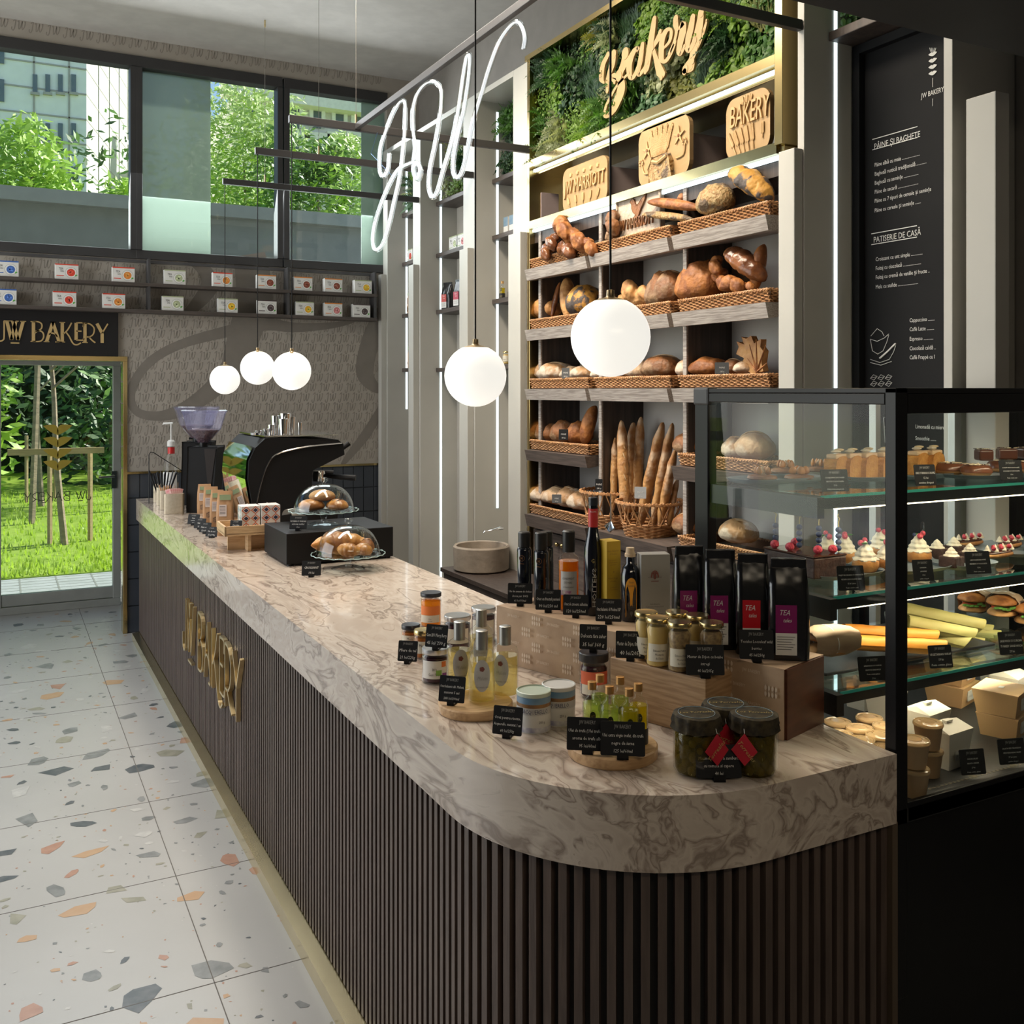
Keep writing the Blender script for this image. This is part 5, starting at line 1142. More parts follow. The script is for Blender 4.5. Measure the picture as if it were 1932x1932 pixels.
# ================================================================== price cards
def card(p, wpx, hpx, lines, lab, rz=None, lean=.22, tiny=False, holder=True, m=CARD, grp='black price cards', head='JW BAKERY', clearfoot=False):
    s = mpx(p); W_, H_ = wpx * s, hpx * s; rz = FACE if rz is None else rz
    t = T('price_card', lab, 'price card', p, rz, None)
    M = Matrix.Translation((0, 0, .006)) @ Matrix.Rotation(-lean, 4, 'X')
    g = MB(); g.prism([M @ Vector((x - W_ / 2, 0, z)) for x, z in rrect(W_, H_, .003, 2)], M.to_3x3() @ Vector((0, .0016, 0)), m); g.build('card', parent=t, smooth=0)
    l = MB(); n = len(lines); k = MB()
    if head: wtext(l, head, H_ * .16, mat('chalk_grey', (.30, .30, .29), .7), 0, -.0008, H_ * .80, .62, M=M, res=1)
    top = H_ * .72; step = (H_ * .68) / max(n, 1)
    for i, q in enumerate(lines):
        sz = step * (.62 if not tiny else .5); vs, fs = txt(q, sz, 0, 1, .12); wid = (max(v[0] for v in vs) - min(v[0] for v in vs)) if vs else 1; sx = min(.85, W_ * .92 / max(wid, 1e-6))
        wtext(l, q, sz, CHALK, 0, -.0008, top - step * (i + .75), sx, shear=.12, M=M, res=1)
    l.build('lettering', parent=t, smooth=0)
    if holder:
        h = MB(); hm = MATTE if not clearfoot else CLEAR; h.box(-W_ * .13, W_ * .13, -.006, .022, 0, .003, hm); h.box(-W_ * .13, W_ * .13, -.006, -.003, .0, .013, hm); h.build('card_holder', parent=t, smooth=0)
    return t
# ================================================================== risers and boards
kz = 1.145
kr = T('wrapped_riser', 'long box wrapped in printed kraft paper with dark wooden end', 'display riser', (1.512, 1.615, CT + .0005), .30)
KL = .90
g = MB(); rr = random.Random(5); nx = 44; rows_ = 7; v = []; f = []
for j in range(rows_ + 1):
    for i in range(nx + 1):
        y = KL * i / nx; z = (kz - CT) * j / rows_; v.append((-.004 - .004 * noise.noise(Vector((y * 9, z * 14, 0))) - (.003 * noise.noise(Vector((y * 34, z * 5, 2)))), y, z))
for j in range(rows_):
    for i in range(nx): a = j * (nx + 1) + i; f.append((a + 1, a, a + nx + 1, a + nx + 2))
g.add(v, f, KRAFT)
v = []; f = []
for j in range(6):
    for i in range(nx + 1): y = KL * i / nx; v.append((.001 - .005 + .178 * j / 5, y, kz - CT + .0008 * noise.noise(Vector((y * 20, j, 1))) - (.0012 if j in (0, 5) else 0)))
for j in range(5):
    for i in range(nx): a = j * (nx + 1) + i; f.append((a, a + 1, a + nx + 2, a + nx + 1))
g.add(v, f, KRAFT); g.box(0, .165, KL - .002, KL, 0, kz - CT - .001, KRAFT); g.build('paper_wrap', parent=kr, smooth=60)
g = MB(); g.box(.002, .165, .003, KL - .003, 0, kz - CT - .003, KRAFT); g.build('core', parent=kr, smooth=0)
g = MB(); g.box(.004, .168, -.004, .003, 0, kz - CT - .002, WALNUT); g.build('end_panel', parent=kr, smooth=0, label='dark walnut end panel') if False else g.build('end_panel', parent=kr, smooth=0)
g = MB()
for r in range(4):
    for c in range(12):
        y = .04 + c * .075 + (r % 2) * .037; z = .03 + r * .036
        if y > KL - .05: continue
        if (c + r) % 2 == 0:
            for q in range(4):
                for sg_ in (1, -1):
                    yy_ = y - q * .0085; pts = [(-.0105, yy_ + a_, z + sg_ * b_) for a_, b_ in ((.002, .0005), (-.0018, .004), (-.0022, .0085), (.001, .0135), (.0032, .0095), (.0036, .005))]; g.add(pts, [(0, 1, 2, 3, 4, 5)], KPRINT)
        else:
            vs, fs = txt('JW BAKERY', .011, 0, 1); g.add([(-.0098, y - x * .8, z - .004 + yy) for x, yy, _ in vs], fs, KPRINT)
g.build('printed_pattern', parent=kr, smooth=0)
wr = MB().box(0, .11, 0, .262, 0, 1.12 - CT, OAK).build('wooden_riser', smooth=0, bevel=.002, loc=(1.367, 1.703, CT + .0005), rotz=.335); tag(wr, 'pale oak block riser carrying the mustard jars', 'display riser')
WZ = 1.1205; KZ = kz + .0015
def board(u, v, r, h, lab):
    p = P(u, v, z=CT + h); g = MB(); g.lathe([(r * .98, 0), (r, .003), (r, h - .003), (r - .003, h)], LWOOD, 64); return tag(g.build('round_board', smooth=40, loc=(p.x, p.y, CT + .0005)), lab, 'board', 'round wooden serving boards'), p
_, bA = board(897, 1322, .089, .022, 'round wooden board under the pale vinegar bottles')
_, bB = board(1156, 1401, .094, .024, 'round wooden board under the tiny oil bottles')
BZA, BZB = CT + .0225, CT + .0245
# ================================================================== jars and bottles
JG = glass('jar_glass', (.97, .98, .97), 1.4); INK = mat('ink_dark', (.08, .07, .07)); LABW = mat('label_cream', (.70, .66, .55), .6); LABG = mat('label_pale_grey', (.50, .50, .49), .5)
SILV = mat('silver_lid', (.55, .55, .55), .28, 1); GLID = mat('gold_lid', (.70, .55, .26), .25, 1); BLID = mat('black_lid', (.02, .022, .03), .35)
def jar(p, r, h, cont, lid, lab, lines, rz=None, lidh=.012, shape='straight', labm=LABW, band_=None, grp=None, name='jam_jar', cat='jar', fill=.88, lr=None):
    t = T(name, lab, cat, p, FACE if rz is None else rz, grp); hb_ = h - lidh; lr = lr or r * .98
    if shape == 'straight': pr = [(r * .86, 0), (r, .006), (r, hb_ * .86), (r * .92, hb_ * .95), (r * .90, hb_)]
    elif shape == 'waist': pr = [(r * .86, 0), (r * .98, .006), (r * 1.0, hb_ * .2), (r * .90, hb_ * .55), (r * .98, hb_ * .82), (r * .86, hb_ * .94), (r * .86, hb_)]
    else: pr = [(r * .8, 0), (r, .01), (r, hb_ * .8), (r * .9, hb_ * .92), (r * .88, hb_)]
    g = MB(); g.lathe(pr, JG, 32, caps=False); g.build('glass_body', parent=t, smooth=60)
    c = MB(); inn = [(0, .003)] + [(max(.001, q[0] - .0025), max(.0035, min(q[1], hb_ * fill))) for q in pr if q[1] <= hb_ * fill] + [(pr[-2][0] - .004, hb_ * fill), (0, hb_ * fill)]
    c.lathe(inn, cont, 32, caps=False); c.build('contents', parent=t, smooth=50)
    l = MB(); l.lathe([(lr, hb_ - .001), (lr * 1.02, hb_ + .001), (lr * 1.02, h - .002), (lr * .97, h), (lr * .8, h - .0008), (0, h - .0008)], lid, 36); l.build('lid', parent=t, smooth=40)
    if lines is not None:
        b = MB(); z0_, z1_ = band_ or (.25, .75); R_ = max(q[0] for q in pr) + .0006; band(b, R_, -1.0, 1.0, hb_ * z0_, hb_ * z1_, labm)
        zc_ = hb_ * z1_
        for i, q in enumerate(lines): sz = (z1_ - z0_) * hb_ / max(2.2, len(lines) + .6); wrap(b, q, sz * .8, INK, R_ + .0004, 0, zc_ - sz * (i + 1), .75)
        b.build('label', parent=t, smooth=60)
    return t
HON = glass('honey', (.95, .55, .12), 1.3, body=(.85, .38, .03), bodyfac=.6); BERRY = mat('berry_jam', (.035, .008, .015), .25, c2=(.06, .012, .03), ns=20); MUST = mat('mustard_cream', (.62, .43, .14), .5); GRAIN = mat('mustard_grain', (.34, .23, .10), .6, c2=(.18, .11, .05), ns=120)
AMB = mat('amber_jam', (.45, .14, .02), .35); OLI = glass('olive_brine', (.62, .52, .16), 1.3, body=(.22, .17, .03), bodyfac=.35)
def at(u, v, z): return P(u, v, z=z)
j = jar(at(813, 1181, CT + .0), .034, .110, HON, BLID, 'orange honey jar with black lid standing behind the small jars', ['', 'Miere', 'cu salcam'], labm=LABW, band_=(.18, .42)); b = MB(); band(b, .0348, -1, 1, .042, .070, mat('label_orange', (.78, .20, .03), .5)); b.build('label', parent=j)
jar(at(863, 1222, CT), .0395, .098, BERRY, SILV, 'dark berry jar with silver lid, left of the two behind the vinegar bottles', ['BIO', 'Gem'], lidh=.013)
jar(at(912, 1206, CT), .0375, .100, BERRY, SILV, 'dark berry jar with silver lid, right of the two behind the vinegar bottles', ['BIO', 'Gem'], lidh=.013)
jar(at(775, 1226, CT), .0275, .076, AMB, BLID, 'small amber honey jar with black lid at the left edge of the group', ['Miere', 'de tei'])
jar(at(799, 1240, CT), .0275, .080, AMB, GLID, 'small amber jar between the two small price cards', ['Miere'])
jm = jar(at(822, 1285, CT), .0365, .090, BERRY, SILV, 'front berry jam jar with silver lid and white flower label', ['', 'BIO', 'Gem Fruct'], lidh=.013, labm=PAPER, band_=(.2, .8))
b = MB(); band(b, .0375, .1, .5, .024, .038, mat('label_green', (.25, .5, .08), .5)); band(b, .0376, .55, .9, .016, .030, mat('label_purple', (.25, .05, .3), .5)); band(b, .0376, .5, .85, .046, .060, mat('label_orange')); b.build('label', parent=jm)
# blueberry jam jar with lid carrying a card
bj = jar(at(1120, 1314, CT), .0355, .112, BERRY, BLID, 'tall black-lidded blueberry jam jar with coral label', ['', 'Dulceata', 'de afine'], lidh=.020, shape='round', labm=PAPER, band_=(.15, .42), lr=.0365)
b = MB(); band(b, .0364, -1.1, 1.1, .038, .070, mat('label_coral', (.78, .17, .09), .5)); b.build('label', parent=bj)
# cans
CAN = mat('can_white', (.62, .62, .60), .35); CANB = mat('can_photo_blue', (.10, .22, .36), .4, c2=(.30, .40, .48), ns=9); CANL = mat('can_photo_brown', (.14, .07, .03), .4, c2=(.30, .16, .06), ns=30, stretch=(1, 1, .3)); CANP = mat('can_violet_print', (.30, .30, .42), .45, c2=(.6, .6, .62), ns=60)
def can(p, lab, rz, lidm):
    t = T('rice_can', lab, 'can', p, rz, 'round white rice cans'); r = .038; h = .088
    g = MB(); g.lathe([(r, 0), (r, h - .004)], CAN, 44); g.build('can_body', parent=t, smooth=40)
    g = MB(); g.lathe([(r * .985, h - .010), (r * 1.03, h - .009), (r * 1.03, h - .001), (r * .97, h), (r * .95, h - .003), (0, h - .003)], lidm, 44); g.build('lid', parent=t, smooth=40)
    b = MB(); R_ = r + .0005; band(b, R_, -2.6, 2.6, .064, .078, CANB, 30); band(b, R_, -2.6, 2.6, .056, .064, CANL, 30); band(b, R_ + .0002, -2.6, 2.6, .040, .055, LABG, 30); wrap(b, 'ACQUERELLO.', .0135, mat('ink_navy', (.05, .05, .12), .5), R_ + .0008, 0, .0435, .72); wrap(b, '250 g', .008, INK, R_ + .0008, .35, .022, .8); band(b, R_, -2.6, 2.6, .002, .013, CANP, 30)
    b.build('label', parent=t, smooth=60)
can(at(1054, 1361, CT), 'rice can with white lid standing behind the front rice can', FACE - .15, CAN); can(at(1007, 1374, CT), 'front rice can with pale green lid beside the price card', FACE + .12, mat('can_lid_green', (.52, .60, .50), .35))
def bottle(p, prof, liq, level, cap, caph, capr, lab, lblf=None, rz=None, glassm=JG, grp=None, name='bottle', n=32, sx=1, sy=1, capprof=None):
    t = T(name, lab, 'bottle', p, FACE if rz is None else rz, grp)
    g = MB(); g.lathe(prof, glassm, n, caps=False, sx=sx, sy=sy); g.build('glass_body', parent=t, smooth=50)
    if liq is not None:
        inn = [(0, .004)] + [(q[0] - .0022, max(.0045, q[1])) for q in prof if q[1] < level] ; last = inn[-1][0]; inn += [(last, level), (0, level)]
        c = MB(); c.lathe(inn, liq, n, caps=False, sx=sx, sy=sy); c.build('liquid', parent=t, smooth=50)
    H_ = prof[-1][1]; c = MB(); c.lathe(capprof or [(capr, H_ - caph * .6), (capr, H_ + caph * .38), (capr * .9, H_ + caph * .4), (0, H_ + caph * .4)], cap, 24, caps=False); c.build('cap', parent=t, smooth=40)
    if lblf: b = MB(); lblf(b); b.build('label', parent=t, smooth=60)
    return t
# pale vinegar bottles
VIN = glass('pale_vinegar', (.96, .90, .60), 1.3, body=(.66, .54, .20), bodyfac=.22)
def vlab(b):
    v = [(0, -.0005, 0)]; R_ = .0327
    pts = [(R_ * math.sin(a_), -R_ * math.cos(a_), z_) for a_, z_ in [(.62 * math.sin(k * PI / 12) - .05, .068 + .038 * math.cos(k * PI / 12)) for k in range(24)]]
    c = (R_ * math.sin(-.05), -R_ * math.cos(.05) - .0005, .062); b.add([c] + pts, [(0, 1 + k, 1 + (k + 1) % 24) for k in range(24)], LABG)
    for k in range(5): a_ = 2 * PI * k / 5; b.lathe([(.0035, 0), (0, .0004)], mat('crest_red', (.20, .06, .05), .5), 6, TR(R_ * math.sin(-.05) + .003 * math.cos(a_), -R_ - .0006, .084 + .003 * math.sin(a_), 0, PI / 2))
    wrap(b, 'Maletti', .012, mat('label_ink_grey', (.32, .31, .30), .5), R_ + .0008, -.02, .058, .8, .3); wrap(b, 'Aceto balsamico bianco', .0046, INK, R_ + .0008, -.02, .040, .8)
vp = [(.028, 0), (.032, .006), (.032, .106), (.028, .118), (.016, .126), (.0125, .132), (.0125, .150)]
VB = mat('vinegar_cap', (.45, .44, .42), .3, .9)
for u, v, lb, rz in [(867, 1300, 'pale vinegar bottle at the left of the round board', .2), (908, 1270, 'pale vinegar bottle hidden behind the front one', 0), (953, 1311, 'pale vinegar bottle at the right of the round board', -.3), (909, 1322, 'front pale vinegar bottle on the round board', .1)]:
    p = P(u, v, z=BZA); bottle(p, vp, VIN, .098, VB, .045, .0145, lb, vlab, FACE + rz, grp='pale vinegar bottles on the round board', name='vinegar_bottle')
# tiny oil bottles
OILG = glass('green_oil', (.86, .93, .58), 1.3, body=(.42, .50, .10), bodyfac=.25); OILY = glass('yellow_oil', (.95, .85, .12), 1.3, body=(.65, .50, .02), bodyfac=.4); COP = mat('copper_cap', (.68, .38, .14), .3, .8)
op_ = [(.0185, 0), (.0205, .004), (.0205, .080), (.017, .091), (.0085, .099), (.0075, .105), (.0085, .120)]
def olab(b):
    band(b, .0211, -1.5, 1.5, .003, .036, mat('oil_label_black', (.012, .012, .012), .4)); wrap(b, 'OLIO EXTRA', .005, mat('gold_ink', (.6, .45, .15), .4, .5), .0216, 0, .017, .7); wrap(b, 'VERGINE', .005, mat('gold_ink'), .0216, 0, .009, .7)
    R_ = .0212; b.add([(R_ * math.sin(a_), -R_ * math.cos(a_), z_) for a_, z_ in [(.30 * math.sin(2 * PI * k / 16) , .060 + .0095 * math.cos(2 * PI * k / 16)) for k in range(16)]], [tuple(range(16))], mat('oil_seal_dark', (.03, .035, .01), .4)); wrap(b, 'OT', .007, mat('gold_ink'), R_ + .0006, 0, .0575, .8)
for u, v, lq, lb in [(1132, 1383, OILG, 'tiny oil bottle at the back left of its board'), (1170, 1388, OILG, 'tiny oil bottle at the back centre of its board'), (1204, 1403, OILY, 'tiny bright yellow oil bottle at the right edge of its board'), (1117, 1399, OILG, 'tiny green oil bottle at the front left of its board'), (1150, 1409, OILG, 'tiny green oil bottle in the front middle of its board'), (1187, 1414, glass('olive_oil', (.80, .80, .18), 1.3, body=(.45, .38, .03), bodyfac=.45), 'tiny olive coloured bottle with round seal at the front right')]:
    bottle(P(u, v, z=BZB), op_, lq, .082, COP, .016, .0092, lb, olab, grp='tiny oil bottles on the round board', name='oil_bottle')
# olive jars with fabric lids and red diamond tags
FAB = mat('jar_fabric_lid', (.022, .019, .016), .7, c2=(.07, .055, .03), ns=60, spec=.15); RED = mat('red_diamond_tag', (.50, .012, .03), .45); OLIVE = mat('green_olive', (.20, .17, .03), .35, c2=(.30, .26, .06), ns=12)
def olivejar(u, v, lab, rz, tagside, sd):
    p = P(u, v, z=CT); t = T('olive_jar', lab, 'jar', p, FACE + rz, 'large olive jars with fabric covered lids'); r = .0465; h = .118
    g = MB(); g.lathe([(r * .86, 0), (r, .012), (r, .084), (r * .9, .094), (r * .88, .1)], JG, 40, caps=False); g.build('glass_body', parent=t, smooth=60)
    g = MB(); g.lathe([(0, .003), (r * .84, .004), (r - .003, .013), (r - .003, .083), (0, .084)], OLI, 32, caps=False); g.build('brine', parent=t, smooth=50)
    rq = random.Random(sd); g = MB()
    for ring, rad in ((9, r - .013), (5, r - .026)):
        for lv in range(6):
            for k in range(ring):
                a_ = 2 * PI * (k + rq.uniform(-.2, .2) + lv * .5) / ring; s_ = rq.uniform(.0085, .0105); g.ell((rad * math.cos(a_), rad * math.sin(a_), .013 + lv * .0135), (s_, s_, s_ * 1.05), OLIVE, 10, 7)
    o = g.build('olives', parent=t, smooth=70); o['kind'] = 'stuff'
    g = MB(); n = 48; v_ = []; f_ = []
    prof = [(0, .1185), (r * .6, .1185), (r * .93, .118), (r * 1.0, .1165), (r * 1.03, .106), (r * 1.0, .100), (r * 1.07, .088)]
    for j, (rr_, zz) in enumerate(prof):
        for k in range(n): a_ = 2 * PI * k / n; w_ = (.0022 * math.sin(a_ * 11) + .0012 * math.sin(a_ * 17 + 1)) * (1 if j > 3 else .3 if j > 1 else 0); v_.append(((rr_ + w_) * math.cos(a_), (rr_ + w_) * math.sin(a_), zz + (w_ * .8 if j > 5 else 0)))
    for j in range(len(prof) - 1):
        for k in range(n): f_.append((j * n + k, (j + 1) * n + k, (j + 1) * n + (k + 1) % n, j * n + (k + 1) % n))
    g.add(v_, f_, FAB); o = g.build('fabric_lid', parent=t, smooth=50)
    g = MB(); circ_ = [(r * .78 * math.cos(2 * PI * k / 40), r * .78 * math.sin(2 * PI * k / 40), .1189) for k in range(40)]; g.tube(circ_, .0006, mat('lid_ring_blue', (.25, .32, .36), .5), 4, closed=True)
    vs, fs = txt('Los Torreales', .0125, 0, 1, .3); g.add([(x, y - .003, .1191) for x, y, _ in vs], fs, mat('gold_ink')); g.build('lid_print', parent=t, smooth=0)
    if tagside:
        g = MB(); s_ = .031; cx_ = tagside * .026; cz_ = .062; q = [(cx_, -r - .006, cz_ + s_), (cx_ + s_ * .8, -r + .004 * tagside - .004, cz_ - .003), (cx_, -r - .008, cz_ - s_), (cx_ - s_ * .8, -r - .004 * tagside - .004, cz_ - .003)]
        g.prism(q, (0, .001, 0), RED); vs, fs = txt('Torreales', .0125, 0, 1, .3); mm = Matrix.Translation((cx_, -r - .0098, cz_ - .004)) @ Matrix.Rotation(tagside * -.9, 4, 'Y') @ UP; g.add(vs, fs, mat('gold_ink'), mm); g.tube([(cx_, -r - .006, cz_ + s_), (cx_, -r * .95, .1)], .0006, PAPER, 4); g.build('diamond_tag', parent=t, smooth=0)
olivejar(1369, 1434, 'olive jar standing behind the two front olive jars', 0, -.4, 1); olivejar(1314, 1456, 'front left olive jar with red diamond tag on its right', .1, 1, 2); olivejar(1423, 1456, 'front right olive jar with red diamond tag on its left', -.1, -1, 3)
# mustard jars on the oak block
for u, v, ct_, lb in [(1219, 1243, MUST, 'yellow mustard jar at the back left of the oak block'), (1277, 1243, MUST, 'mustard jar at the back of the oak block, behind the front row'), (1316, 1250, MUST, 'mustard jar at the back right of the oak block'), (1241, 1256, MUST, 'smooth yellow mustard jar at the front left of the oak block'), (1282, 1266, GRAIN, 'grainy mustard jar in the middle of the front row'), (1342, 1267, GRAIN, 'grainy mustard jar at the right end of the oak block')]:
    jar(P(u, v, z=WZ), .0272, .112, ct_, GLID, lb, ['', 'Edmond Fallot', 'Moutarde', 'de Dijon'], shape='waist', lidh=.010, grp='mustard jars on the oak block', name='mustard_jar', cat='jar', lr=.0268, band_=(.16, .55), fill=.9)
# coffee/tea pouches on the kraft riser
FOIL = mat('black_foil', (.006, .006, .007), .22, c2=(.012, .012, .014), ns=9, bump=.5, bs=14, coat=.3)
TEAC = [(.28, .01, .15), (.28, .012, .14), (.60, .01, .02), (.24, .01, .12)]
def pouch(p, W_, H_, D_, body, lab, front, rz=0, grp=None, name='tea_pouch', cat='pouch', crimp=.12, fold=True, sd=0):
    t = T(name, lab, cat, p, FACE + rz, grp); g = MB(); nx, nz_ = 12, 14; v = []; f = []
    for side in (-1, 1):
        for j in range(nz_ + 1):
            tt = j / nz_; dep = D_ / 2 * (1 - max(0, (tt - .55) / .45) ** 1.3 * .93) * (1 if tt > .04 else .9); wid = W_ / 2 * (1 - .10 * max(0, tt - .7) / .3 + .03 * math.sin(tt * 5))
            for i in range(nx + 1):
                s = i / nx * 2 - 1; e = (1 - abs(s) ** 6) ** .5 if abs(s) < 1 else 0; wr_ = .0018 * noise.noise(Vector((s * 3, tt * 5, side * 4 + sd)))
                v.append((s * wid, side * (dep * (.55 + .45 * e) if abs(s) < .999 else dep * .55) + wr_, tt * H_))
    W2 = nx + 1; o2 = W2 * (nz_ + 1)
    for j in range(nz_):
        for i in range(nx):
            a = j * W2 + i; f.append((a, a + 1, a + 1 + W2, a + W2)); b_ = a + o2; f.append((b_ + 1, b_, b_ + W2, b_ + 1 + W2))
        a = j * W2; f.append((a, a + W2, a + W2 + o2, a + o2)); a = j * W2 + nx; f.append((a + W2, a, a + o2, a + W2 + o2))
    for i in range(nx): a = nz_ * W2 + i; f.append((a, a + 1, a + 1 + o2, a + o2)); f.append((i + 1, i, i + o2, i + 1 + o2))
    g.add(v, f, body); g.build('bag', parent=t, smooth=50)
    if fold: g = MB(); g.box(-W_ * .44, W_ * .44, -.007, .004, H_ - .02, H_ + .003, body); g.build('folded_top', parent=t, smooth=0, bevel=.002)
    b = MB(); front(b); b.build('label', parent=t, smooth=0); return t
def tealab(W_, H_, D_, c):
    def fn(b):
        y = -D_ * .5 - .0035; x0 = -W_ * .36; x1 = W_ * .17
        b.box(x0, x1, y, y + .0008, H_ * .28, H_ * .56, mat('tea_label_%.2f' % c[0] + '_%.3f' % c[2], c, .35)); b.box(x0, x1, y, y + .0008, H_ * .06, H_ * .28, PAPER)
        wtext(b, 'TEA', .017, PAPER, (x0 + x1) / 2 - .004, y - .0004, H_ * .46, .8, shear=.3); wtext(b, 'tales', .0125, PAPER, (x0 + x1) / 2 + .002, y - .0004, H_ * .39, .8, shear=.3)
        for k in range(6): b.box(x0 + .003, x1 - .004 - (k % 3) * .004, y - .0004, y, H_ * (.24 - k * .025), H_ * (.245 - k * .025), INK)
    return fn
for i, (u, v, w_, vt, lb) in enumerate([(1303, 1214, 66, 1034, 'black tea pouch with plum label, leftmost of the four'), (1362, 1226, 68, 1041, 'black tea pouch with plum label, second of the four'), (1424, 1236, 68, 1049, 'black tea pouch with bright red label'), (1492, 1246, 80, 1058, 'black tea pouch with plum label, beside the display case')]):
    p = P(u, v, z=KZ); s = mpx(p); W_, H_ = w_ * s, (v - vt) * s * 1.0; W_ *= .92; D_ = .05
    pouch(p + Vector((SF[0], SF[1], 0)) * .02, W_, H_, D_, FOIL, lb, tealab(W_, H_, D_, TEAC[i]), rz=.05 - .06 * i, grp='black tea pouches on the wrapped riser', sd=i)
# bottles on the kraft riser
BKG = mat('black_bottle_glass', (.006, .007, .012), .12, coat=.5)
def lab_h(b):
    R_ = .0212
    for rr_, m_ in ((.0085, mat('copper_ink', (.50, .25, .10), .35, .6)), (.0074, BKG)): b.add([((R_ + (.0004 if m_ is BKG else 0)) * math.sin(rr_ / R_ * math.cos(2 * PI * k / 20) - .35), -(R_ + (.0004 if m_ is BKG else 0)) * math.cos(rr_ / R_ * math.cos(2 * PI * k / 20) - .35), .125 + rr_ * math.sin(2 * PI * k / 20)) for k in range(20)], [tuple(range(20))], m_)
    wrap(b, 'H', .012, mat('copper_ink'), R_ + .0008, -.35, .121, .8); wrap(b, 'HOFIGAL', .004, mat('copper_ink'), R_ + .0008, -.35, .108, .9)
bp_ = [(.0195, 0), (.0208, .004), (.0208, .146), (.019, .152), (.0135, .156), (.0135, .17)]
def topz(p, v): return EYE + (HY - v) / FPX * dist(p) - p.z
for u, v, vt, lb, f_ in [(989, 1133, 1003, 'black oil bottle at the left end of the wrapped riser', lab_h), (1021, 1140, 1004, 'second black oil bottle with copper emblem', lab_h), (1031, 1130, 1002, 'black bottle hidden behind the second oil bottle', None)]:
    p = P(u, v, z=KZ); bottle(p, bp_, None, 0, mat('black_cap', (.012, .012, .012), .4), .02, .0165, lb, f_, glassm=BKG, grp='black oil bottles on the wrapped riser', name='oil_bottle', capprof=[(.0150, .154), (.0178, .156), (.0178, topz(p, vt) - .003), (.015, topz(p, vt)), (0, topz(p, vt))])
def lab_o(b):
    band(b, .0302, -.85, .75, .045, .110, LABG); wrap(b, 'CONDIMENT', .0085, INK, .0308, -.1, .088, .7); wrap(b, 'DE MERE', .008, INK, .0308, -.1, .077, .7); wrap(b, 'cu fructul pasiunii', .0055, INK, .0308, -.1, .066, .8); band(b, .0305, -.85, .2, .045, .058, mat('label_magenta_dots', (.35, .12, .28), .5, c2=(.6, .55, .5), ns=140))
p = P(1073, 1150, z=KZ); hh_ = topz(p, 1000)
bottle(p, [(.026, 0), (.0295, .005), (.0295, .134), (.027, .146), (.016, .154), (.0135, .160), (.0135, hh_ - .03)], glass('orange_vinegar', (.95, .45, .05), 1.3, body=(.80, .28, .01), bodyfac=.7), .136, mat('black_cap'), .03, .0165, 'orange fruit vinegar bottle with tall black cap', lab_o, name='vinegar_bottle', capprof=[(.0165, .160), (.0172, .162), (.0178, hh_ - .004), (.013, hh_), (0, hh_)])
p = P(1119, 1158, z=KZ); hh_ = topz(p, 938)
def lab_t(b):
    vs, fs = txt('HOLLERS', .026, 0, 1); R_ = .0260
    b.add([(R_ * math.sin(-.15 + y * .6 / R_), -R_ * math.cos(-.15 + y * .6 / R_), .075 - x * -1) for x, y, _ in vs], fs, mat('silver_ink', (.5, .5, .5), .4)); wrap(b, 'G', .016, mat('gold_ink'), R_ + .0006, -.1, .142, .8)
bottle(p, [(.0235, 0), (.0255, .005), (.0255, .160), (.024, .180), (.0165, .215), (.0125, .240), (.0118, hh_ - .006)], None, 0, BLID, .02, .0125, 'tallest bottle, black glass with red neck label', lab_t, name='wine_bottle', glassm=BKG, capprof=[(.0128, hh_ - .022), (.0128, hh_ - .002), (.011, hh_), (0, hh_)])
bb = [o for o in bpy.data.objects if o.get('label', '').startswith('tallest bottle')][0]
g = MB(); band(g, .0132, -PI, PI, hh_ - .088, hh_ - .030, mat('red_neck_label', (.55, .03, .03), .4), 24, R2=.0130); wrap(g, 'BALSAMIC', .0055, PAPER, .0138, 0, hh_ - .04, .7); g.build('neck_label', parent=bb, smooth=60)
def carton(u, v, vt, W_, D_, m, lab, fn, rz=0, cat='carton'):
    p = P(u, v, z=KZ); H_ = topz(p, vt); t = T('carton', lab, cat, p, FACE + rz); MB().box(-W_ / 2, W_ / 2, 0, D_, 0, H_, m).build('box', parent=t, smooth=0, bevel=.0012); g = MB(); fn(g, W_, H_); g.build('print', parent=t, smooth=0); return t
def f_y(g, W_, H_):
    i2 = mat('brown_ink', (.30, .17, .03), .6)
    for z_, s_, q in ((.86, .0065, 'Aceto Balsamico'), (.82, .0065, 'di Modena'), (.74, .004, 'invecchiato in botti'), (.71, .004, 'di rovere e castagno'), (.68, .004, 'denominazione'), (.50, .0055, 'Balsamic Vinegar'), (.46, .0055, 'of Modena'), (.38, .004, 'aged in barrels'), (.35, .004, 'of oak and chestnut')): wtext(g, q, s_, i2, -.002, -.0006, H_ * z_, .8)
    g.box(-.001, .001, -.0006, 0, H_ * .585, H_ * .6, i2)
carton(1158, 1163, 1021, .044, .05, mat('yellow_carton', (.55, .36, .02), .5, c2=(.50, .32, .02), ns=3), 'tall yellow carton behind the dark round-shouldered bottle', f_y, .45)
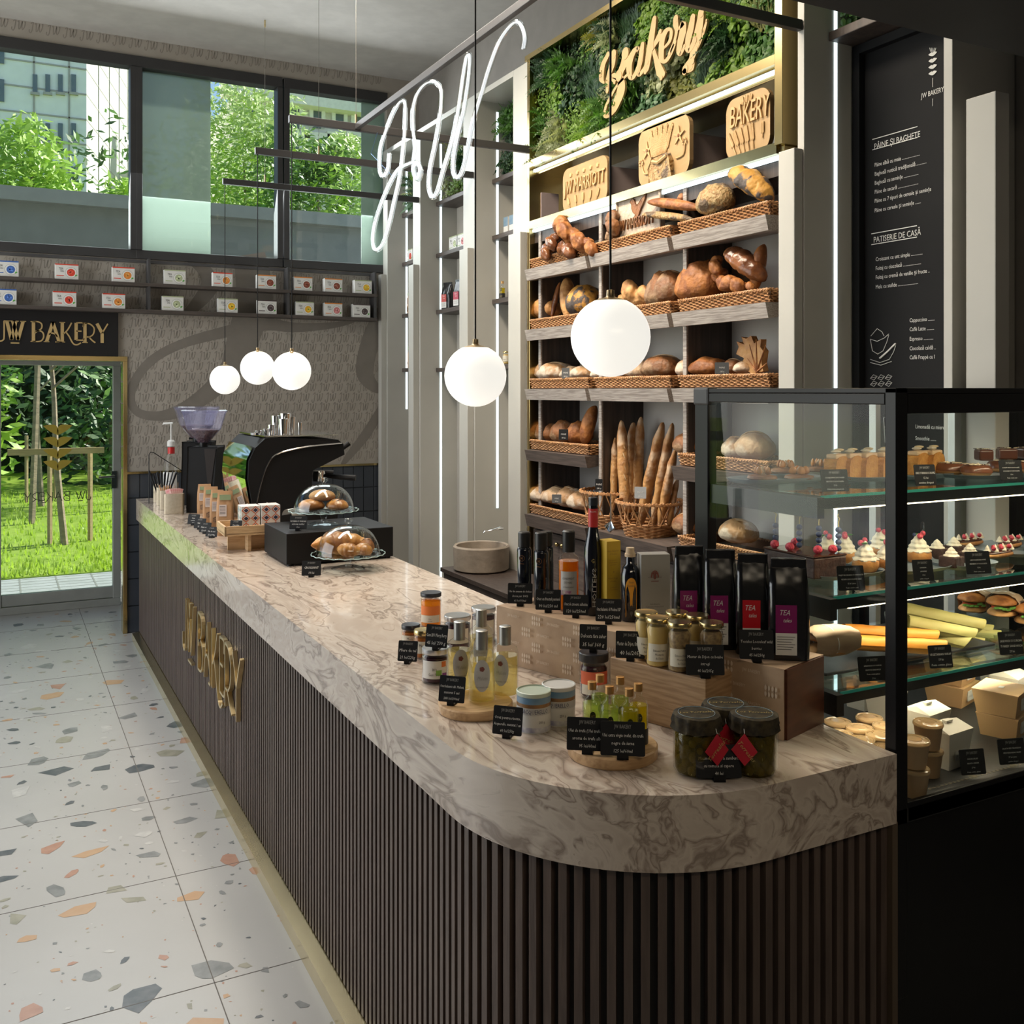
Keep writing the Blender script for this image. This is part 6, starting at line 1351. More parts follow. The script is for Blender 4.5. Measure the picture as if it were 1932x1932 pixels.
def lab_r(b):
    R_ = .0252; n_ = 12
    pts = [(-.62, .012), (.62, .012), (.62, .088)] + [(.62 * math.cos(PI * k / 10), .088 + .028 * math.sin(PI * k / 10)) for k in range(1, 10)] + [(-.62, .088)]
    v = [(R_ * math.sin(a_), -R_ * math.cos(a_), z_) for a_, z_ in pts]; c = (0, -R_ - .0004, .05)
    b.add([c] + v, [(0, 1 + k, 1 + (k + 1) % len(v)) for k in range(len(v))], mat('label_amber', (.72, .33, .03), .5))
    b.add([((R_ + .0004) * math.sin(a_), -(R_ + .0012) * math.cos(a_), z_) for a_, z_ in [(-.15, .024), (0, .014), (.15, .024), (.1, .029), (-.1, .029)]], [(0, 1, 2, 3, 4)], INK); wrap(b, 'Fondo', .0075, INK, R_ + .0014, 0, .102, .7, .2); wrap(b, 'Montebello', .0075, INK, R_ + .0014, 0, .093, .7, .2); wrap(b, 'Aceto Balsamico', .004, INK, R_ + .0014, 0, .044, .7); wrap(b, 'di Modena IGP', .004, INK, R_ + .0014, 0, .039, .7)
p = P(1189, 1170, z=KZ); hh_ = topz(p, 1033)
bottle(p, [(.022, 0), (.0248, .004), (.0248, .118), (.020, .140), (.012, .150), (.0115, .172)], None, 0, mat('cork', (.55, .42, .28), .7), .02, .0105, 'dark round-shouldered balsamic bottle with amber label and cork', lab_r, name='vinegar_bottle', glassm=BKG, capprof=[(.0145, .168), (.0145, .176), (.0125, .1765), (.0105, hh_), (0, hh_)])
def f_s(g, W_, H_):
    cr_ = mat('crest_red')
    for k in range(7): a_ = PI * k / 6; g.ell((-.002 + .009 * math.cos(a_), -.0006, H_ * .68 + .011 * math.sin(a_)), (.002, .0004, .005), cr_, 6, 4, TR(0, 0, 0))
    g.ell((-.002, -.0006, H_ * .68), (.004, .0004, .009), cr_, 8, 5); g.box(-.012, .008, -.0007, 0, H_ * .60, H_ * .61, cr_); wtext(g, 'ACETAIA  MALPIGHI', .0045, INK, -.002, -.0008, H_ * .655, .9)
    for z_, q in ((.26, 'Aceto Balsamico'), (.22, 'Tradizionale di Modena D.O.P.'), (.12, 'Traditional Balsamic Vinegar'), (.085, 'of Modena')): wtext(g, q, .0052, INK, -.002, -.0008, H_ * z_, .75)
carton(1237, 1174, 1046, .078, .045, mat('silver_grey_carton', (.36, .36, .35), .35, .2), 'silver grey carton with red crest beside the tea pouches', f_s, .12)
# price cards of the near counter
for (u, v, w_, h_, z, ls, lb, rz, dz) in [
  (981, 1143, 47, 38, KZ, ['Ulei din samanta de dovleac', 'Stoica pur 100%', '41 lei/250ml'], 'price card at the left end of the wrapped riser', -.1, 0),
  (1034, 1155, 48, 38, KZ, ['Otet cu fructul pasiunii', '90 lei/250 ml'], 'price card in front of the orange vinegar bottle, left one', -.1, 0),
  (1086, 1165, 48, 38, KZ, ['Otet de zmeura salbatica', '120 lei/250ml'], 'price card in front of the orange vinegar bottle, right one', -.12, 0),
  (1148, 1177, 49, 42, KZ, ['Otet balsamic di Modena IGP', '220 lei/250ml'], 'price card in front of the yellow carton', -.12, 0),
  (768, 1252, 38, 38, CT, ['Miere de tei', '21 lei/220g'], 'price card at the far left beside the small honey jars', -.2, 0),
  (822, 1226, 44, 42, CT + .0905, ['Gem BIO Merry Berry', '45 lei/ 230 g'], 'price card perched on the front berry jam jar', -.3, 0),
  (851, 1330, 52, 48, BZA, ['Otet balsamic alb, Malletti,', 'maturat 5 ani', '240 lei/200ml'], 'price card on the board in front of the vinegar bottles', -.3, 0),
  (956, 1392, 58, 52, CT, ['Orez pentru risotto,', 'Acquerello, maturat 1 an', '60 lei/250g'], 'price card on the stone in front of the rice cans', -.3, 0),
  (1119, 1230, 52, 46, CT + .1125, ['Dulceata fara zahar', '35 lei/ 360 g'], 'price card perched on the blueberry jam jar', -.15, 0),
  (1189, 1247, 55, 50, WZ, ['Mustar de Dijon, fin si iute', '40 lei/205g'], 'price card at the left end of the oak block', -.15, 0),
  (1331, 1279, 72, 56, WZ, ['Mustar de Dijon cu boabe', 'intregi', '40 lei/205g'], 'large price card in front of the grainy mustard', -.05, 0),
  (1428, 1249, 64, 54, KZ, ['Teatales Looseleaf wild', 'berries', '45 lei/250g'], 'price card in front of the black tea pouches', -.1, 0),
  (1108, 1422, 78, 60, BZB, ['Ulei de trufe (Ulei trufat) cu', 'aroma de trufe albe', '95 lei/60ml'], 'left of the two price cards before the tiny oil bottles', -.12, 0),
  (1175, 1432, 84, 62, BZB, ['Ulei extra virgin trufat, din trufe', 'negre de iarna', '125 lei/60ml'], 'right of the two price cards before the tiny oil bottles', -.1, 0),
  (1357, 1474, 86, 60, CT, ['Masline verzi fara samburi,', 'cu tomate si capere', '40 lei'], 'price card in front of the olive jars', 0.02, 0)]:
    card(P(u, v, z=z + .0005), w_, h_, ls, lb, FACE + rz)
# ================================================================== coffee end of the counter
def cp(u, v, z=CT): return P(u, v, z=z + .0005)
# black riser box
br = MB(); bx = T('black_box', 'low black box riser under the upper cake dome', 'display riser', (1.098, 4.21, CT + .0005))
MB().box(0, .49, 0, .40, .008, .142, MATTE).build('body', parent=bx, smooth=0, bevel=.003)
for x in (.02, .47):
    for y in (.02, .38): MB().lathe([(.012, 0), (.012, .009)], BLACK, 12, TR(x, y, 0)).build('foot', parent=bx)
RB = CT + .143
# cake stands with domes
DG = glass('dome_glass', (.95, .98, .985), 1.42, extra=.015)
def cakestand(p, R_, hs, hd_, lab):
    t = T('cake_stand', lab, 'cake stand', p)
    g = MB(); n = 60; v = []; f = []
    pr = [(.42, .0), (.46, .004), (.30, .012), (.10, .022), (.075, .035), (.10, .6), (.16, .85), (.25, .93), (.9, .97), (1.0, 1.06), (.985, 1.075), (.88, .99), (.0, .99)]
    prof = [(R_ * a, hs * b if b > .05 else b) for a, b in pr]; prof[3] = (R_ * .1, hs * .22); prof[4] = (R_ * .075, hs * .4)
    g.lathe(prof, DG, 56, caps=False); g.build('stand', parent=t, smooth=50)
    g = MB(); g.tube([(R_ * math.cos(2 * PI * k / 80) * 1.0, R_ * math.sin(2 * PI * k / 80) * 1.0, hs * 1.06 + .002 * math.sin(k * PI / 2)) for k in range(80)], .0018, mat('glass_rim_aqua', (.45, .62, .62), .1), 5, closed=True)
    for k in range(36): a = 2 * PI * k / 36; g.ell((R_ * .80 * math.cos(a), R_ * .80 * math.sin(a), hs + .001), (.006, .006, .0015), DG, 6, 4)
    g.build('plate_rim', parent=t)
    g = MB(); rd = R_ * .86; z0 = hs + .002; prof = [(rd + .004, z0), (rd, z0 + .004)] + [(rd * math.cos(a) ** .8, z0 + hd_ * math.sin(a)) for a in [PI / 2 * k / 14 for k in range(1, 14)]] + [(.008, z0 + hd_)]
    g.lathe(prof, DG, 56, caps=False); g.lathe([(r_ - .002 if r_ > .01 else r_, z_ - .001) for r_, z_ in prof[1:]], DG, 56, caps=False)
    o = g.build('dome', parent=t, smooth=60)
    g = MB(); g.lathe([(.008, z0 + hd_ - .002), (.007, z0 + hd_ + .006), (.018, z0 + hd_ + .012), (.019, z0 + hd_ + .022), (.012, z0 + hd_ + .03), (0, z0 + hd_ + .031)], DG, 20, caps=False); g.build('knob', parent=o, smooth=60)
    return p.z + hs
pA = P(611, 990, z=RB); sA = mpx(pA); szA = cakestand(Vector((pA.x, pA.y, RB + .0005)), 65 * sA, 26 * sA, 50 * sA, 'glass cake stand with dome on the black box')
pB = P(657, 1074, z=CT); sB = mpx(pB); szB = cakestand(Vector((pB.x, pB.y, CT + .0005)), 69 * sB, 28 * sB, 54 * sB, 'glass cake stand with dome standing on the stone')
def croissant(name, lab, c, L, R_, arc_, rz, cr='butter', rx=0, sc_=None):
    m = MB(); n = 40; pts = []; rs = []
    for i in range(n + 1):
        t = i / n; a = (t - .5) * arc_; rad = L / arc_ if arc_ > .05 else 1e6
        x = rad * math.sin(a) if arc_ > .05 else (t - .5) * L; y = rad * (1 - math.cos(a)) if arc_ > .05 else 0
        pts.append((x, y, R_ * .8)); e = math.sin(PI * t) ** .75; rs.append(max(.002, R_ * e * (1 + .13 * abs(math.sin(t * PI * 6.5)) - .06)))
    m.tube(pts, rs, CR[cr], 16); o = m.build(name, smooth=70, loc=c, rotz=rz); return tag(o, lab, 'pastry')
def bun(name, lab, c, L, W_, H_, rz, cr='butter', kind='oval', stripes=0, sm=None):
    m = MB(); loafmesh(m, L, W_, H_, CR[cr], int(c[0] * 999) % 97, kind, None, 20, 14, .03); o = m.build(name, smooth=70, loc=c, rotz=rz); tag(o, lab, 'pastry')
    if stripes: s_ = MB(); scorecut(s_, L, W_, H_, stripes, sm or SCORE, None, 1.3); s_.build('glaze_stripes', parent=o, smooth=60)
    return o
def onp(p, du, dv, s, z): return Vector((p.x + du * s * math.cos(-YAW), p.y + du * s * math.sin(-YAW) + dv, z))
zz = RB + 26 * sA + .003
bun('filled_bun', 'oval bun at the left inside the upper dome', onp(pA, -24, -.01, sA, zz), 50 * sA, 34 * sA, 22 * sA, -.4, 'butter', 'oval')
bun('filled_bun', 'striped bun at the right inside the upper dome', onp(pA, 24, -.01, sA, zz), 46 * sA, 34 * sA, 22 * sA, -1.0, 'butter', 'oval', 3, CR['choc'])
bun('filled_bun', 'seeded bun stacked on top inside the upper dome', onp(pA, -2, .01, sA, zz + 17 * sA), 50 * sA, 32 * sA, 22 * sA, -.5, 'seed' if False else 'gold', 'oval')
zz = CT + 28 * sB + .003
croissant('croissant', 'large croissant at the back inside the lower dome', onp(pB, -8, .06, sB, zz), 118 * sB, 21 * sB, 1.3, -.2 + PI)
croissant('croissant', 'small croissant at the front centre of the lower dome', onp(pB, -8, -.055, sB, zz), 56 * sB, 13 * sB, .9, -.9)
bun('filled_bun', 'striped bun at the front right of the lower dome', onp(pB, 23, -.04, sB, zz), 40 * sB, 28 * sB, 22 * sB, -1.2, 'butter', 'seg', 2)
bun('filled_bun', 'dark striped bun behind the others in the lower dome', onp(pB, 42, .05, sB, zz), 36 * sB, 26 * sB, 26 * sB, -1.4, 'brown', 'seg', 3, CR['choc'])
# espresso machine
em_ = T('espresso_machine', 'large glossy black espresso machine with mirrored back panel', 'coffee machine', (1.12, 5.0, CT + .0005))
MIR = mat('mirror_steel', (.80, .82, .80), .03, 1)
# side profile in (y, z), extruded along x? machine long axis runs along x away from the door; profile seen from the near end
DXM = Vector((.30, .30, 0))
a0 = P(478, 1000, z=CT); s0 = mpx(P(560, 900, y=5.0))
def mp3(u, v): q = P(u, v, y=5.0); return (q.x - 1.12, 0, q.z - CT)
prof = [(482, 985), (468, 905), (470, 870), (482, 845), (500, 828), (520, 826), (638, 830), (648, 838), (650, 858), (590, 888), (588, 925), (592, 985)]
g = MB(); g.prism([mp3(u, v) for u, v in prof], (0, .62, 0), MATTE); g.build('body', parent=em_, smooth=0, bevel=.012, seg=3)
g = MB()
q = [mp3(u, v) for u, v in [(479, 985), (465, 905), (468, 868), (480, 843)]]
for a, b in zip(q, q[1:]): g.add([(a[0] - .003, .02, a[2]), (a[0] - .003, .60, a[2]), (b[0] - .003, .60, b[2]), (b[0] - .003, .02, b[2])], [(0, 1, 2, 3)], MIR)
g.build('mirror_panel', parent=em_, smooth=60)
g = MB(); g.tube([Vector(mp3(u, v)) + Vector((0, -.004, 0)) for u, v in smooth2] if False else smoothpath([Vector(mp3(u, v)) + Vector((0, -.004, 0)) for u, v in [(484, 948), (492, 912), (503, 880), (520, 858), (560, 846), (600, 840), (645, 836)]], 5), .004, STEEL, 6); g.build('chrome_trim', parent=em_)
g = MB(); g.box(mp3(500, 828)[0], mp3(640, 828)[0], .02, .60, mp3(500, 824)[2] - .004, mp3(500, 824)[2] + .004, STEEL); g.build('cup_tray', parent=em_, smooth=0)
g = MB(); a = mp3(612, 900); g.lathe([(.032, 0), (.034, .03), (.03, .055)], STEEL, 20, TR(a[0], .1, a[2] - .03)); g.tube([(a[0] + .02, .1, a[2]), (a[0] + .10, .04, a[2] - .008), (a[0] + .17, 0, a[2] - .012)], [.010, .014, .016], MATTE, 10); g.build('portafilter', parent=em_)
g = MB(); g.lathe([(.032, 0), (.034, .03), (.03, .055)], STEEL, 20, TR(a[0], .4, a[2] - .03)); g.tube([(a[0] + .02, .4, a[2]), (a[0] + .16, .36, a[2] - .012)], [.010, .016], MATTE, 10); g.build('portafilter', parent=em_)
g = MB(); a = mp3(652, 852); g.tube([(a[0] - .02, .05, a[2]), (a[0] + .035, .05, a[2] + .04)], [.01, .014], MATTE, 10); g.build('steam_knob', parent=em_)
g = MB(); b0, b1 = mp3(508, 930), mp3(640, 985); g.box(b0[0], b1[0], .02, .6, b1[2] + .004, b1[2] + .05, BLACK); g.build('drip_tray', parent=em_, smooth=0, bevel=.004)
g = MB()
for x in (.02, .42):
    for y in (.05, .57): g.lathe([(.02, 0), (.02, .03)], BLACK, 12, TR(mp3(490, 0)[0] + x, y, 0))
g.build('feet', parent=em_)
# steel cups and tumblers on the machine
mz = CT + mp3(500, 824)[2] + .0055
def cup(u, v, r, h, lab, y=5.12):
    p = P(u, v, y=y); g = MB(); g.lathe([(r * .8, 0), (r, h), (r - .002, h), (r * .8 - .002, .003), (0, .003)], STEEL, 24, caps=False); tag(g.build('steel_cup', smooth=50, loc=(p.x, y, mz)), lab, 'cup', 'steel cups on top of the coffee machine')
for u, r, h, lb, y in [(520, .024, .095, 'tall steel tumbler at the back of the cup group', 5.2), (538, .030, .108, 'tallest steel shaker on the coffee machine', 5.18), (512, .018, .05, 'small steel jug left of the tumblers', 5.14), (535, .027, .082, 'wide steel tumbler in front of the shaker', 5.07), (551, .018, .088, 'slim steel cup right of the shaker', 5.2), (502, .018, .03, 'low steel measuring cup on the machine', 5.12), (488, .020, .022, 'small steel dish near the left of the machine top', 5.12), (566, .012, .06, 'thin steel tool cup at the right of the group', 5.12)]: cup(u, 826, r, h, lb, y)
for u, y, lb in [(474, 5.1, 'flat steel tamper ring at the left of the machine top'), (497, 5.2, 'round steel filter basket behind the measuring cup')]:
    p = P(u, 826, y=y); g = MB(); g.lathe([(.026, 0), (.03, .012), (.028, .012), (.0, .004)], STEEL, 20, caps=False); tag(g.build('filter_basket', smooth=50, loc=(max(p.x, 1.17), y, mz)), lb, 'filter basket', 'steel cups on top of the coffee machine')
# grinders
HOP = glass('hopper_plastic', (.90, .90, .98), 1.35, .05, extra=.04, body=(.55, .55, .85), bodyfac=.10); BEAN = mat('coffee_beans', (.06, .02, .012), .4, c2=(.12, .045, .025), ns=90, bump=1, bs=100)
def grinder(p, s, lab, rz=0):
    t = T('coffee_grinder', lab, 'coffee grinder', p, FACE + rz, 'coffee grinders beside the machine')
    g = MB(); v = []; H_ = 122 * s
    prof2 = [(-24, 0), (24, 0), (26, .35 * 122), (31, .92 * 122), (31, 122), (-23, 122), (-23, 100), (-25, 40)]
    g.prism([(a * s, -.07, b * s) for a, b in prof2], (0, .16, 0), MATTE); g.build('body', parent=t, smooth=0, bevel=.014, seg=3)
    g = MB(); g.prism([(8 * s, -.074, H_ * .98), (30 * s, -.074, H_ * .98), (17 * s, -.074, H_ * .2)], (0, .006, 0), mat('grinder_strip', (.03, .025, .024), .25)); g.build('front_chute', parent=t, smooth=0)
    g = MB(); g.lathe([(.026, H_), (.026, H_ + 10 * s)], BLACK, 20); g.tube([(-.05, 0, H_ + 7 * s), (.055, 0, H_ + 7 * s)], .008, BLACK, 8); g.build('collar', parent=t)
    g = MB(); z = H_ + 8 * s; pr = [(11 * s, z), (15 * s, z + 5 * s), (33 * s, z + 26 * s), (41 * s, z + 52 * s), (43 * s, z + 58 * s)]; g.lathe(pr, HOP, 10, caps=False, sy=.75); o = g.build('bean_hopper', parent=t, smooth=20)
    g = MB(); g.lathe([(44 * s, z + 57 * s), (45 * s, z + 60 * s), (42 * s, z + 62 * s), (0, z + 62.5 * s)], HOP, 10, caps=False, sy=.75); g.build('hopper_lid', parent=o, smooth=20)
    g = MB(); g.lathe([(0, z), (10 * s, z), (13 * s, z + 5 * s), (29 * s, z + 24 * s), (0, z + 27 * s)], BEAN, 24, caps=False, sy=.75); g.build('coffee_beans', parent=o)
    return t
pg = cp(384, 965); grinder(pg, mpx(pg), 'black coffee grinder with violet tinted bean hopper, front one')
pg2 = cp(371, 951); grinder(pg2, mpx(pg2) * .96, 'black coffee grinder standing behind the front one', .1)
# syrup bottles with pumps
def syrup(u, v, vt, s_, liq, lvl, lab):
    p = cp(u, v); s = mpx(p); H_ = (v - vt) * s
    t = T('syrup_bottle', lab, 'bottle', p, FACE, 'syrup bottles with white pumps'); r = 12 * s * s_
    k = H_ * .70; prof = [(r * .9, 0), (r, .005), (r, k * .62), (r * .85, k * .74), (r * .40, k * .88), (r * .36, k)]
    MB().lathe(prof, JG, 24, caps=False).build('glass_body', parent=t, smooth=50)
    MB().lathe([(0, .004), (r * .86, .005), (r * .95, .008), (r * .95, k * lvl), (0, k * lvl)], liq, 24, caps=False).build('syrup', parent=t, smooth=50)
    g = MB(); band(g, r + .001, -1.1, 1.1, k * .15, k * .5, PAPER); wrap(g, 'Monin', .014, INK, r + .0016, 0, k * .32, .8, .3); g.build('label', parent=t)
    MB().lathe([(r * .44, k * .84), (r * .44, k * .96)], mat('red_collar', (.6, .02, .02), .4), 20, caps=False).build('neck_band', parent=t)
    g = MB(); g.lathe([(r * .5, k * .98), (r * .5, k * 1.07), (r * .3, k * 1.10)], PAPER, 20); g.tube([(0, 0, k * 1.08), (0, 0, H_ - .006)], .006, PAPER, 8); g.tube([(.012, 0, H_ - .004), (-.055, 0, H_ - .008), (-.058, 0, H_ - .018)], [.008, .007, .004], PAPER, 8); g.build('pump', parent=t)
syrup(298, 930, 783, 1, glass('amber_syrup', (.9, .6, .2), 1.3, body=(.62, .36, .08), bodyfac=.6), .5, 'tall syrup bottle with amber syrup at the back left of the counter')
syrup(323, 940, 797, 1.2, glass('clear_syrup', (.9, .85, .8), 1.3, body=(.6, .5, .42), bodyfac=.5), .3, 'wide clear syrup bottle beside the coffee grinder')
# wire rack and its contents
rk = T('wire_rack', 'black wire rack with sloping rail at the far end of the counter', 'rack', cp(290, 950)); g = MB()
def wp(u, v, dy=0): p = P(u, v, y=cp(290, 950).y + dy); return p - rk.location
for dy in (0, .10): g.tube([wp(281, 950, dy), wp(281, 858, dy), wp(284, 853, dy), wp(290, 854, dy), wp(346, 890, dy), wp(346, 930, dy)], .003, BLACK, 6)
for u, v in ((281, 870), (281, 900), (281, 930), (300, 861)): g.tube([wp(u, v, 0), wp(u, v, .10)], .0025, BLACK, 6)
g.build('wire_frame', parent=rk)
def tin(u, v, w_, h_, lab, D_=.05):
    p = cp(u, v); s = mpx(p); t = T('metal_tin', lab, 'tin', p, FACE + .12, 'small champagne coloured tins in a row'); g = MB(); TM = mat('champagne_tin', (.58, .50, .38), .35, .6, c2=(.5, .42, .31), ns=60)
    W_, H_ = w_ * s, h_ * s; g.prism([(x - W_ / 2, y, 0) for x, y in rrect(W_, D_, .008, 3)], (0, 0, H_), TM); g.build('tin_body', parent=t, smooth=30); return t, W_, H_, D_
t5 = [tin(299, 948, 20, 34, 'farthest champagne tin at the back of the row', .05), tin(306, 954, 22, 34, 'second tin, holding the black straws', .06), tin(314, 962, 26, 36, 'third tin, holding the wooden stirrers', .05), tin(327, 970, 34, 38, 'front champagne tin full of pink sugar packets', .06)]
def straws(tn, m, n, L, sp, lab, name, thick, kind, sd):
    t, W_, H_, D_ = tn; rr = random.Random(sd)
    for i in range(n):
        x = (i % 8 + .5) / 8 * W_ * .8 - W_ * .4; y = D_ * (.25 + .5 * (i // 8) / max(1, (n // 8))); dx = x / W_ * sp
        g = MB(); a = Vector((x * .6, y, H_ * .2)); b = Vector((x + dx, y + rr.uniform(-.01, .01), L + rr.uniform(-.012, .012)))
        if kind == 'straw': g.tube([a, b], thick, m, 6)
        else: g.box(-thick, thick, -.001, .001, 0, (b - a).length, m, Matrix.Translation(a) @ (b - a).to_track_quat('Z', 'Y').to_matrix().to_4x4())
        o = g.build(name); o.matrix_world = Matrix.Translation(t.location) @ Matrix.Rotation(t.rotation_euler.z, 4, 'Z'); tag(o, lab, name.replace('_', ' '), lab)
straws(t5[1], mat('black_straw', (.01, .01, .012), .3), 24, .22, .17, 'one of the black drinking straws fanned in the tin', 'drinking_straw', .004, 'straw', 1)
straws(t5[2], mat('birch_stirrer', (.68, .40, .22), .6), 24, .145, .05, 'one of the birch stirrers standing in the tin', 'wooden_stirrer', .003, 'stick', 2)
t, W_, H_, D_ = t5[3]
for i in range(7):
    g = MB(); g.box(-.016, .016, -.001, .001, 0, .05, mat('pink_packet', (.75, .25, .28), .5, c2=(.8, .6, .55), ns=40)); o = g.build('sugar_packet', smooth=0)
    o.matrix_world = Matrix.Translation(t.location) @ Matrix.Rotation(t.rotation_euler.z, 4, 'Z') @ TR((i - 3) * .008, D_ * (.2 + .1 * i), H_ - .02, .1 * i, -.1, .1 * (i - 3)); tag(o, 'one of the pink sugar packets standing in the front tin', 'sugar packet', 'pink sugar packets in the front tin')
# kraft coffee pouches
KP = mat('kraft_pouch', (.48, .27, .13), .6, c2=(.42, .23, .11), ns=9)
def kfront(W_, H_, D_):
    def fn(b):
        y = -D_ * .5 - .0035; b.box(-W_ * .3, W_ * .36, y + .006, y + .010, H_ * .80, H_ * .92, mat('sage_band', (.27, .33, .18), .6)); b.box(-W_ * .32, W_ * .12, y, y + .0008, H_ * .44, H_ * .70, mat('label_pinkish', (.62, .52, .48), .6))
        for k in range(6): b.box(-W_ * .28, W_ * .05, y - .0004, y, H_ * (.66 - k * .033), H_ * (.668 - k * .033), INK)
        b.lathe([(W_ * .26, 0), (0, .0006)], mat('pouch_window_nuts', (.32, .20, .12), .4, c2=(.10, .05, .03), ns=110), 5, TR(-W_ * .05, y, H_ * .22, 0, PI / 2))
    return fn
for i, (u, v, vt, w_, lb) in enumerate([(386, 968, 913, 26, 'kraft snack pouch farthest from the viewer'), (398, 985, 918, 28, 'kraft snack pouch, second of the row'), (410, 995, 924, 26, 'kraft snack pouch with dark oval window'), (425, 1010, 926, 31, 'nearest kraft snack pouch with nuts in its window'), (446, 985, 918, 22, 'kraft snack pouch leaning behind the patterned boxes')]):
    p = cp(u, v); s = mpx(p); pouch(p, w_ * s, (v - vt) * s, .045, KP, lb, kfront(w_ * s, (v - vt) * s, .045), rz=.15, grp='kraft snack pouches with green band', name='snack_pouch', fold=False, sd=i)
for i, (u, v, lb) in enumerate([(364, 991, 'small price card farthest in the row by the pouches'), (376, 999, 'small price card, second in the row by the pouches'), (386, 1007, 'small price card, third in the row by the pouches'), (398, 1015, 'small price card nearest in the row by the pouches')]):
    card(cp(u, v), 25, 19, [['Migdale', 'caramelizate', '19 lei'], ['Granola', '21 lei'], ['Alune coapte', '22 lei/100g'], ['Mix de nuci', '25 lei/100g']][i], lb, FACE - .3, head='JW BAKERY')
# wooden stand with patterned boxes
ws = T('wooden_display_stand', 'pale wooden tray stand on crossed legs carrying patterned boxes', 'display stand', (.93, 4.68, CT + .0005), -.04)
sS = mpx(Vector((.98, 4.68, 1))); TW, TD, TH = .24, .24, .0
g = MB(); z0, z1 = .085, .125; g.box(0, TW, 0, TD, z0, z0 + .008, PINE)
for a in ((0, TW, 0, .01), (0, TW, TD - .01, TD), (0, .01, 0, TD), (TW - .01, TW, 0, TD)): g.box(*a, z0 - .006, z1, PINE)
g.build('tray', parent=ws, smooth=0, bevel=.0015)
g = MB(); g.box(.03, TW - .01, .10, .115, 0, z0 - .006, PINE); g.build('leg_board', parent=ws, smooth=0); g = MB(); g.box(.11, .125, .02, TD - .02, 0, z0 - .007, PINE); g.build('leg_board', parent=ws, smooth=0)
PTW = mat('pattern_white', (.74, .70, .68), .5); PTR = mat('pattern_red', (.62, .13, .05), .5); PTN = mat('pattern_navy', (.03, .03, .07), .5)
def patbox(p, W_, D_, H_, lab, rz):
    t = T('patterned_box', lab, 'gift box', p, rz, 'red and navy patterned gift boxes'); MB().box(0, W_, 0, D_, 0, H_, PTW).build('box', parent=t, smooth=0, bevel=.001)
    g = MB(); n = 3; s = H_ / n
    for i in range(2):
        for k in range(n):
            cx_, cz_ = (i + .5) * W_ / 2, (k + .5) * s
            def dm(r_, m_, y, fx=1.0): g.add([(cx_ - r_ * fx * W_ / (2 * s), y, cz_), (cx_, y, cz_ - r_), (cx_ + r_ * fx * W_ / (2 * s), y, cz_), (cx_, y, cz_ + r_)], [(0, 1, 2, 3)], m_)
            dm(s * .5, PTR, -.0004); dm(s * .36, PTW, -.0008); dm(s * .26, PTN, -.0012)
    for k in range(3):
        for i in range(2):
            cy_, cz_ = (i + .5) * D_ / 2, (k + .5) * s
            for r_, m_, x in ((s * .5, mat('pattern_green', (.08, .3, .16), .5), -.0004), (s * .36, PTW, -.0008), (s * .2, mat('pattern_blue', (.05, .25, .45), .5), -.0012)): g.add([(x, cy_ - r_, cz_), (x, cy_, cz_ - r_), (x, cy_ + r_, cz_), (x, cy_, cz_ + r_)], [(0, 1, 2, 3)], m_)
    g.build('printed_pattern', parent=t, smooth=0)
    g = MB(); g.tube([(W_ / 2, -.002, 0), (W_ / 2, -.002, H_ + .002), (W_ / 2, D_ + .002, H_ + .002)], .001, PAPER, 4); g.build('string', parent=t)
zt_ = CT + .094
patbox(Vector((1.02, 4.74, zt_)), .088, .10, .115, 'patterned gift box with green side, left of the pair', -.04); patbox(Vector((1.112, 4.72, zt_)), .088, .10, .118, 'patterned gift box at the right of the pair', -.04)
card(Vector((.985, 4.71, zt_)), 24, 20, ['Ciocolata', 'calda 28 lei'], 'small price card standing on the wooden tray stand', FACE - .2)
card(P(562, 1001, z=RB + .0005), 33, 25, ['PATISERIE CU MIGDALE', 'ALMOND PASTRY', '12 lei'], 'price card on the black box riser', FACE - .05)
card(cp(587, 1089), 36, 28, ['CROISSANT', '10 lei'], 'price card in front of the lower cake dome', FACE + .05)
# card terminal and printer paper between machine and boxes
ct_ = T('card_terminal', 'black card terminal on a grey stand beside the patterned boxes', 'card terminal', cp(458, 975), FACE + .5)
g = MB(); g.box(-.03, .03, -.012, .012, .02, .17, BLACK, TR(0, 0, .05, 0, -.5)); g.build('terminal', parent=ct_, smooth=0, bevel=.006); g = MB(); g.tube([(0, 0, 0), (0, .0, .09)], .012, mat('grey_plastic', (.3, .3, .3), .4), 8); g.box(-.04, .04, -.04, .04, 0, .008, mat('grey_plastic')); g.build('stand', parent=ct_)
g = MB(); v = []; f = []
for i in range(13):
    a = PI * 1.1 * i / 12; v += [(-.05, .03 * math.cos(a), .032 + .03 * math.sin(a)), (.05, .03 * math.cos(a), .032 + .03 * math.sin(a))]
for i in range(12): f.append((2 * i, 2 * i + 1, 2 * i + 3, 2 * i + 2))
g.add(v, f, PAPER); tag(g.build('paper_sheet', smooth=60, loc=P(549, 985, z=RB + .0005) + Vector((.02, .02, 0)), rotz=.6), 'curled white paper sheet on the black box by the upper dome', 'paper')
